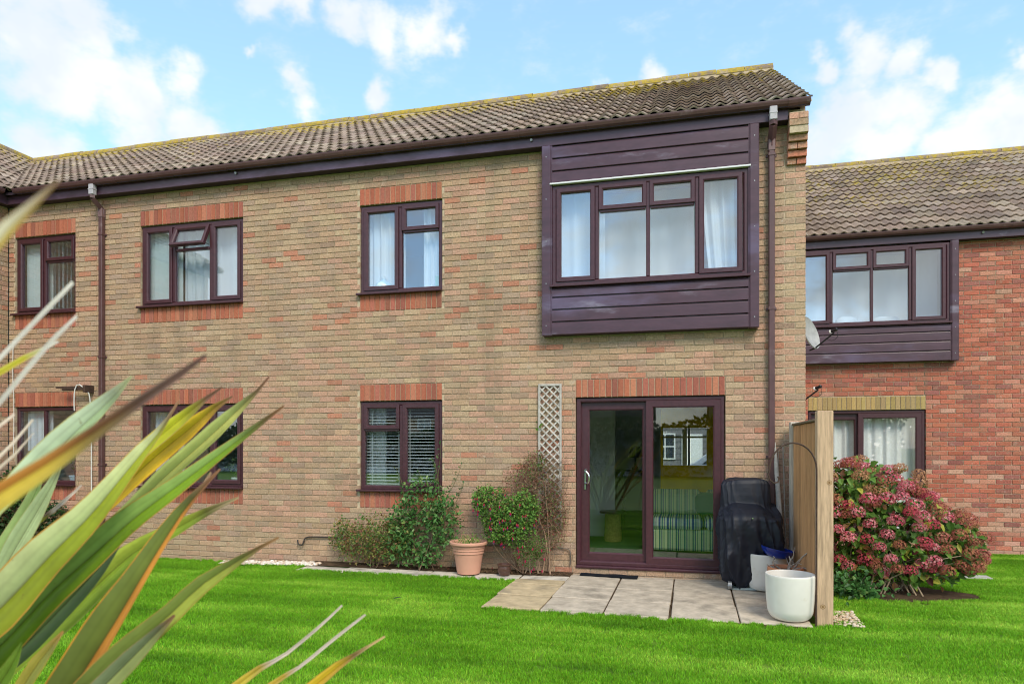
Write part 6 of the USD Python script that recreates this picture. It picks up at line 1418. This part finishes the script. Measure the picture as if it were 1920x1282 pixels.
# snowflake stickers on the wing's patio door
door2 = stage.GetPrimAtPath(str(wing.GetPath()) + '/patio_door')
r = np.random.default_rng(77)
for k in range(24):
    R = r.choice([.012, .016, .022, .045], p=[.4, .3, .18, .12]); x, z = r.uniform(2.86, 3.52), r.uniform(1.0, 1.95)
    mb = MB()
    for a in range(3):
        q = a * math.pi / 3 + .3; c, s = math.cos(q), math.sin(q); w = R * .16
        v = [(x + c * R - s * w, z + s * R + c * w), (x - c * R - s * w, z - s * R + c * w), (x - c * R + s * w, z - s * R - c * w), (x + c * R + s * w, z + s * R - c * w)]
        mb.add([(a_, W + .0520 - .0004 * a, b_) for a_, b_ in v], [(0, 1, 2, 3)])
    obj('snowflake_sticker', mb, WHITE_PAINT, door2)

# the sitting room behind the patio doors
n = {'g': ('geometry', {}), 's': ('separate_xyz', {}), 'm': ('math', dict(math_type='multiply', value2=1 / .115)), 'fr': ('math', dict(math_type='fraction')),
     'r': ('rgb_ramp', dict(interpolate=False, ramp=[(0.0, (.70, .75, .40)), (.30, (.06, .20, .15)), (.46, (.55, .70, .40)), (.58, (.08, .15, .22)), (.70, (.70, .75, .40)), (.86, (.05, .25, .13)), (.94, (.55, .70, .40))])),
     'p': ('principled_bsdf', dict(roughness=.9))}
STRIPE = MAT('striped_upholstery', n, [('g.position', 's.vector'), ('s.x', 'm.value1'), ('m.value', 'fr.value1'), ('fr.value', 'r.fac'), ('r.color', 'p.base_color')])
n2 = dict(n); n2['r'] = ('rgb_ramp', dict(interpolate=False, ramp=[(0.0, (.75, .80, .60)), (.25, (.03, .07, .32)), (.5, (.75, .80, .60)), (.62, (.05, .2, .25)), (.78, (.72, .78, .5)), (.9, (.03, .07, .32))]))
STRIPE2 = MAT('blue_striped_cushion', n2, [('g.position', 's.vector'), ('s.x', 'm.value1'), ('m.value', 'fr.value1'), ('fr.value', 'r.fac'), ('r.color', 'p.base_color')])
so = thing('sofa', 'green and cream striped sofa with a blue striped seat edge inside the patio doors', 'sofa')
SY = 1.95
obj('base', MB().box(-.62, 1.0, SY - .42, SY + .42, .10, .40, .03), STRIPE, so)
for x0, x1 in ((-.60, .18), (.20, .98)):
    obj('seat_cushion', MB().box(x0, x1, SY - .47, SY + .22, .405, .56, .05), STRIPE2, so)
    obj('back_cushion', MB().box(x0, x1, SY + .12, SY + .36, .565, .93, .07), STRIPE, so)
obj('backrest', MB().box(-.62, 1.0, SY + .365, SY + .48, .41, .88, .03), STRIPE, so)
obj('arm', MB().box(1.005, 1.02, SY - .40, SY + .46, .41, .66, .004), STRIPE, so)
for x in (-.55, .92):
    for y in (SY - .36, SY + .36):
        obj('foot', MB().box(x - .03, x + .03, y - .03, y + .03, .076, .099), BLACK, so)
obj('cushion', MB().tm(trimesh.Trimesh(*(lambda s: (np.sign(s.vertices) * np.abs(s.vertices) ** .6 * [.17, .06, .16] + [.24, SY + .02, .74], s.faces))(trimesh.creation.icosphere(3)))), plain('green_velvet', (.03, .16, .09), .8, .2), None, True, label='plain green cushion propped on the striped sofa', category='cushion')
st = thing('stool', 'drum shaped straw coloured stool with a dark top on the green carpet', 'stool')
obj('drum', MB().lathe([(0, .0), (.13, .0), (.14, .05), (.125, .30), (.13, .44), (0, .44)], (-1.18, 2.5, .077), 32), plain('straw', (.42, .33, .09), .8, .2, var=(30, .6, 1.2)), st, 35)
obj('top', MB().lathe([(0, 0), (.21, 0), (.21, .03), (0, .03)], (-1.18, 2.5, .519), 32), plain('dark_wood', (.05, .035, .03), .4, .4), st, 35)
DW = plain('dark_oak', (.03, .022, .02), .5, .4)
cb = thing('cabinet', 'dark cabinet at the back of the sitting room behind the stool', 'cabinet')
obj('carcass', MB().box(-1.55, -.72, 3.9, 4.35, .077, 1.15, .01), DW, cb)
for i in range(2):
    obj('door', MB().box(-1.53 + i * .405, -1.145 + i * .405, 3.88, 3.899, .12, 1.12, .006), DW, cb)
    obj('knob', MB().tube([(-1.17 + i * .07, 3.879, .65), (-1.17 + i * .07, 3.86, .65)], .014, 8), CHROME, cb)
ld = thing('lamp', 'dark table lamp standing on the cabinet', 'lamp')
obj('base', MB().lathe([(0, 0), (.07, 0), (.06, .04), (.02, .08), (.02, .25)], (-.95, 4.1, 1.152), 20), DW, ld, 40)
obj('lamp_shade', MB().lathe([(.13, .22), (.08, .42)], (-.95, 4.1, 1.152), 24), plain('dark_shade', (.05, .04, .035), .8, .2), ld, 40)
obj('room_divider', MB().box(-1.74, -1.20, 3.0, 3.05, .078, 2.44, .004), plain('grey_white_panel', (.78, .80, .84), .7, .2), None, label='plain pale grey panel standing at the left inside the patio doors', category='panel')

# ================================================================ on the outer walls
def dish(y, z, label, dx=0.0):
    t = thing('satellite_dish', label, 'satellite dish'); b = MB(); n_, m_ = 40, 7
    fwd = np.array([.80, -.55, .30]); fwd /= np.linalg.norm(fwd); sd = np.cross(fwd, [0, 0, 1.]); sd /= np.linalg.norm(sd); up = np.cross(sd, fwd); c0 = np.array([X1 + .27 + dx, y, z]); V = []
    for s, off in ((1, 0), (1.015, -.012)):
        for i in range(m_):
            r_ = i / (m_ - 1)
            V += [c0 + sd * math.cos(a) * r_ * .205 * s + up * math.sin(a) * r_ * .235 * s + fwd * (.075 * r_ * r_ + off) for a in np.linspace(0, 2 * np.pi, n_, endpoint=False)]
    f = []
    for base in (0, m_ * n_):
        f += [(base + i * n_ + j, base + i * n_ + (j + 1) % n_, base + (i + 1) * n_ + (j + 1) % n_, base + (i + 1) * n_ + j) for i in range(m_ - 1) for j in range(n_)]
    f += [((m_ - 1) * n_ + j, (m_ - 1) * n_ + (j + 1) % n_, (2 * m_ - 1) * n_ + (j + 1) % n_, (2 * m_ - 1) * n_ + j) for j in range(n_)]
    obj('reflector', b.add(np.array(V), f), plain('dish_grey', (.34, .34, .33), .5, .4, var=(12, .75, 1.15), extra=[(6, .55, .72, (.22, .17, .11), .5)]) if 'dish_grey' not in _made else _made['dish_grey'], t, 40)
    bot = c0 - up * .225 + fwd * .06; lnb = c0 + fwd * .36 - up * .10
    obj('arm', MB().tube([bot - fwd * .08, bot, lnb - up * .03], .011, 8), BLACK, t, True)
    obj('receiver', MB().tube([lnb - fwd * .05, lnb - fwd * .045, lnb - fwd * .03], [.026, .028, .024], 12), WHITE_PAINT, t, 40)
    obj('receiver_body', MB().tube([lnb - fwd * .03, lnb + fwd * .05, lnb + fwd * .055 + up * .0], [.020, .022, .016], 10), BLACK, t, 40)
    cab = [lnb + fwd * .04 - up * .02, lnb + fwd * .03 - up * .09, lnb - fwd * .05 - up * .12, lnb - fwd * .12 - up * .06]
    obj('cable', MB().tube(spline(np.array(cab), 12)[0], .0035, 5), BLACK, t, True)
    w0 = np.array([X1 + .012, y + .05, z - .06])
    obj('wall_bracket', MB().tube([w0, w0 + [.12, -.01, -.02], c0 - fwd * .02], .017, 8).box(X1 + .002, X1 + .014, y - .03, y + .13, z - .16, z + .04, .003), STEEL, t)


_made = {}
dish(1.75, 3.11, 'grey satellite dish on the gable beside the red wing bay window'); _made['dish_grey'] = UsdShade.Material.Get(stage, '/World/Looks/dish_grey')
dish(1.85, 2.36, 'satellite dish mostly hidden behind the house corner above the buff lintel', -.18)
br = thing('wall_bracket', 'rusty iron bracket fixed to the wall above the far left ground floor window', 'bracket')
obj('arm', MB().box(-9.10, -8.68, -.16, -.11, 2.405, 2.465, .006), RUST, br); obj('end_plate', MB().box(-8.70, -8.66, -.17, -.004, 2.37, 2.48, .004), RUST, br); obj('tip', MB().box(-9.22, -9.095, -.145, -.125, 2.44, 2.466, .004), RUST, br)
CB = plain('white_cable_sheath', (.66, .64, .60), .5, .3)
q = np.array([(-8.84, -.175, 2.10), (-8.83, -.185, 2.38), (-8.78, -.17, 2.49), (-8.70, -.15, 2.44), (-8.66, -.09, 2.34), (-8.655, -.06, 2.0), (-8.66, -.05, 1.2), (-8.655, -.05, .55), (-8.66, -.05, -.03)])
obj('cable', MB().tube(spline(q, 50)[0], .009, 6), CB, None, True, label='white cable looped over the rusty bracket and hanging down the wall', category='cable')
q = np.array([(-10.16, -.03, 3.20), (-10.17, -.03, 2.7), (-10.15, -.03, 2.2), (-10.16, -.03, 1.4)])
obj('cable', MB().tube(spline(q, 24)[0], .006, 5), CB, None, True, label='thin pale cable running down the wall at the far left corner', category='cable')
q = np.array([(-5.22, -.03, .29), (-5.20, -.04, .235), (-5.16, -.04, .215), (-5.13, -.04, .25), (-5.11, -.03, .31), (-5.05, -.025, .335), (-4.85, -.025, .340), (-4.55, -.025, .335)])
obj('hose', MB().tube(spline(q, 40)[0], .010, 7), plain('dark_hose', (.05, .04, .035), .6, .3), None, True, label='dark pipe bent along the foot of the buff wall left of the low shrub', category='pipe')
q = np.array([(-1.44, -.02, .10), (-1.43, -.03, .24), (-1.46, -.025, .30), (-1.6, -.02, .31), (-2.7, -.02, .315)])
obj('hose', MB().tube(spline(q, 40)[0], .008, 6), plain('grey_hose', (.16, .13, .10), .6, .3), None, True, label='thin brown pipe along the wall foot ending beside the patio doors', category='pipe')
for k, (x, y, a, tn, lab) in enumerate(((-2.95, -1.95, .6, (.03, .035, .05), 'dark blue grey feather lying on the lawn left of the patio'), (-4.75, -3.05, 1.2, (.40, .25, .06), 'yellow fallen leaf on the lawn in front of the buff wall'), (2.55, -3.4, .2, (.45, .33, .22), 'tan fallen leaf on the lawn near the hydrangea'))):
    mb = MB(); z = float(ground_z(x, y)) + .035
    leaf_set(mb, np.array([[x, y, z]]), np.array([[math.cos(a), math.sin(a), .25]]), np.array([[0, 0, 1.]]), np.array([.10 if k == 0 else .06]), np.array([.035]), np.array([tn]))
    obj('feather' if k == 0 else 'fallen_leaf', mb, LEAF, None, label=lab, category='feather' if k == 0 else 'leaf')
st_ = MB().box(-.16, .16, -.11, .11, -.04, .02, .008, (.45, .43, .40)); T = np.eye(4); T[:3, 3] = (3.55, 1.55, float(ground_z(3.55, 1.55)) + .01)
obj('stepping_stone', st_.xf(T), SLAB, None, label='grey flat stone set in the grass right of the hydrangea', category='stone')

# ================================================================ across the street, seen through the room, and across the lawn, seen in the glass
GREYCLAD = plain('grey_weatherboard', (.17, .165, .165), .8, .2)
DARKTILE = plain('dark_roof', (.085, .070, .062), .9, .2, var=(2, .8, 1.2))
PANE_FAR = plain('far_pane', (.03, .035, .04), .08, .6)
def far_house(x0, x1, y, facing, z1, ridge, label, mat, wins, depth=8.0, clad=False):
    t = thing('house', label, 'house'); yb = y - facing * depth; g = float(ground_z(x0, min(y, 3))) - .1
    wl = obj('wall', MB().box(x0, x1, y, yb, g, z1), mat, t)
    ym = (y + yb) / 2; e = .35
    rf = MB().add([(x0 - e, y + facing * e, z1 - .1), (x1 + e, y + facing * e, z1 - .1), (x1 + e, ym, ridge), (x0 - e, ym, ridge), (x0 - e, yb - facing * e, z1 - .1), (x1 + e, yb - facing * e, z1 - .1),
                   (x0 - e, y + facing * e, z1 - .25), (x1 + e, y + facing * e, z1 - .25), (x1 + e, ym, ridge - .18), (x0 - e, ym, ridge - .18), (x0 - e, yb - facing * e, z1 - .25), (x1 + e, yb - facing * e, z1 - .25)],
                  [(0, 1, 2, 3), (3, 2, 5, 4), (6, 9, 8, 7), (9, 10, 11, 8), (0, 6, 7, 1), (4, 5, 11, 10), (0, 3, 9, 6), (3, 4, 10, 9), (1, 7, 8, 2), (2, 8, 11, 5)])
    obj('roof', rf, DARKTILE, t)
    for x in (x0 + .02, x1 - .02):
        gb = MB().add([(x, y, z1 - .01), (x, yb, z1 - .01), (x, ym, ridge - .22)], [(0, 1, 2)])
        obj('gable', gb, WHITE_PAINT if not clad else mat, t)
    if clad:
        k = 0
        for z in np.arange(max(g, 0), z1 - .15, .30):
            obj('cladding_board', MB().prism([(y + facing * .002, z), (y + facing * .05, z), (y + facing * .015, z + .29), (y + facing * .002, z + .29)], 'x', x0 + .01, x1 - .01), mat, wl)
    for a, b, c, d in wins:
        f = MB(); yo = y + facing * .10
        f.box(a, b, y + facing * .06, yo, c, d); w = obj('window', f, WHITE_PAINT, t)
        nx = 2 if b - a > .8 else 1
        for i in range(nx):
            for j in range(2):
                A, B = a + .07 + i * (b - a - .07) / nx, a + (i + 1) * (b - a - .07) / nx; C, D = c + .07 + j * (d - c - .07) / 2, c + (j + 1) * (d - c - .07) / 2
                obj('pane', MB().box(A, B, yo + facing * .002, yo + facing * .012, C, D), PANE_FAR, w)
    return t


fh = far_house(-6, 10, 27, -1, 5.4, 8.2, 'grey weatherboarded house with white windows across the street behind', GREYCLAD, [(-1.7, -.7, .9, 2.2), (.9, 2.0, .9, 2.2), (1.0, 2.0, 3.2, 4.4), (-1.4, -.6, 3.2, 4.4), (3.6, 4.6, .9, 2.2), (-4.2, -3.2, .9, 2.2)], clad=True)
for x in (-.35, 2.55):
    dd = obj('door', MB().box(x - .05, x + .95, 26.86, 26.93, 0, 2.15, .01), WHITE_PAINT, fh); obj('door_panel', MB().box(x + .1, x + .8, 26.84, 26.858, .2, 1.9, .01), WHITE_PAINT, dd)
obj('street', MB().box(-60, 60, 12.5, 20, -.10, .01), plain('asphalt', (.055, .055, .057), .95, .2, var=(4, .8, 1.2)), kind='structure')


def car(x, y, label):
    t = thing('parked_car', label, 'car')
    side = Polygon([(-2.0, .35), (-2.05, .75), (-1.35, .92), (-.75, 1.38), (.85, 1.42), (1.55, .98), (2.05, .82), (2.08, .38)]).buffer(.06, join_style=1)
    body = obj('body', MB().prism(side, 'y', y - .82, y + .82), plain('white_car_paint', (.75, .75, .74), .25, .6), t)
    gl = Polygon([(-1.15, .95), (-.68, 1.33), (.80, 1.36), (1.35, .98)])
    obj('side_window', MB().prism(gl, 'y', y - .832, y - .821), PANE_FAR, t)
    for cx in (-1.25, 1.3):
        for yy in (y - .80, y + .66):
            w = obj('wheel', MB().tube([(cx, yy - .02, .31), (cx, yy + .16, .31)], .31, 24), BLACK, t); obj('rim', MB().tube([(cx, yy - .035, .31), (cx, yy - .021, .31)], .20, 16), STEEL, w)
    for q in t.GetChildren(): pass
    UsdGeom.Xformable(t).AddTranslateOp().Set(Gf.Vec3d(x, 0, 0))


car(1.55, 17.0, 'white parked car in the street seen through the far window')
r = np.random.default_rng(90)
far_house(-34, -21, -58, 1, 4.6, 8.2, 'brown roofed house with white gable across the lawn, left', plain('far_brick', (.30, .19, .13), .9, .2), [(-32, -30.6, 1.0, 2.2), (-27, -25.6, 1.0, 2.2), (-32, -30.6, 3.2, 4.3), (-27, -25.6, 3.2, 4.3)])
far_house(-16, -4, -62, 1, 4.6, 8.6, 'dark roofed brick house across the lawn, in the middle', stage.GetPrimAtPath('/World/Looks/far_brick') and UsdShade.Material.Get(stage, '/World/Looks/far_brick'), [(-14, -12.6, 1.0, 2.2), (-9, -7.6, 1.0, 2.2), (-14, -12.6, 3.2, 4.3), (-9, -7.6, 3.2, 4.3)])
far_house(2, 15, -56, 1, 4.4, 8.0, 'brown roofed brick house across the lawn, right', UsdShade.Material.Get(stage, '/World/Looks/far_brick'), [(4, 5.4, 1.0, 2.2), (9, 10.4, 1.0, 2.2), (4, 5.4, 3.2, 4.3)])
for k, (x0, x1, y, h_, lab) in enumerate(((-30, -9, -30, 2.6, 'long dark evergreen hedge across the lawn'), (-8.5, 12, -29, 2.9, 'taller dark evergreen hedge across the lawn'))):
    t = thing('hedge', lab, 'hedge'); n = 9000
    P = np.column_stack([r.uniform(x0, x1, n), y + r.uniform(-.6, .6, n), h_ * r.uniform(0, 1, n) ** .7]); P[:, 1] = np.where(r.uniform(size=n) < .6, y + .6 + r.normal(0, .12, n), P[:, 1]); P[:, 2] += .25 * np.sin(P[:, 0] * 1.3)
    mb = MB(); leaf_set(mb, P, unit(r, n), unit(r, n), r.uniform(.16, .34, n), r.uniform(.1, .2, n), palette(r, n, [(.02, .05, .015), (.035, .075, .02)], [.6, .4])); obj('foliage', mb, LEAF, t, kind='stuff')
    obj('trunk', MB().box(x0 + .2, x1 - .2, y - .35, y + .35, -.1, h_ * .85), STEM, t)
for k, (x, y, hh, cr_, lab) in enumerate(((7.5, -24, 6.6, 2.6, 'dark spreading tree across the lawn'),)):
    t = thing('tree', lab, 'tree'); n = 9000
    obj('trunk', MB().tube([(x, y, -.1), (x + .1, y, 1.4), (x, y + .1, 3.2), (x + .1, y, 5.0)], [.24, .19, .14, .06], 10, (.10, .08, .06)), STEM, t, True)
    for q in range(7):
        a = q * .9; obj('limb', MB().tube([(x, y, 2.0 + q * .35), (x + math.cos(a) * 1.0, y + math.sin(a) * 1.0, 2.9 + q * .38), (x + math.cos(a) * 2.0, y + math.sin(a) * 2.0, 3.5 + q * .4)], [.08, .05, .02], 7, (.10, .08, .06)), STEM, t, True)
    P, U = shrub_points(r, n, [(x + r.normal(0, 1.1), y + r.normal(0, 1.1), 3.4 + r.uniform(-.9, 2.0), 1.3, 1.3, 1.0) for _ in range(12)], .5)
    mb = MB(); leaf_set(mb, P, unit(r, n), unit(r, n), r.uniform(.12, .24, n), r.uniform(.07, .14, n), palette(r, n, [(.02, .045, .015), (.04, .075, .02), (.06, .05, .02)], [.5, .35, .15])); obj('crown', mb, LEAF, t, kind='stuff')
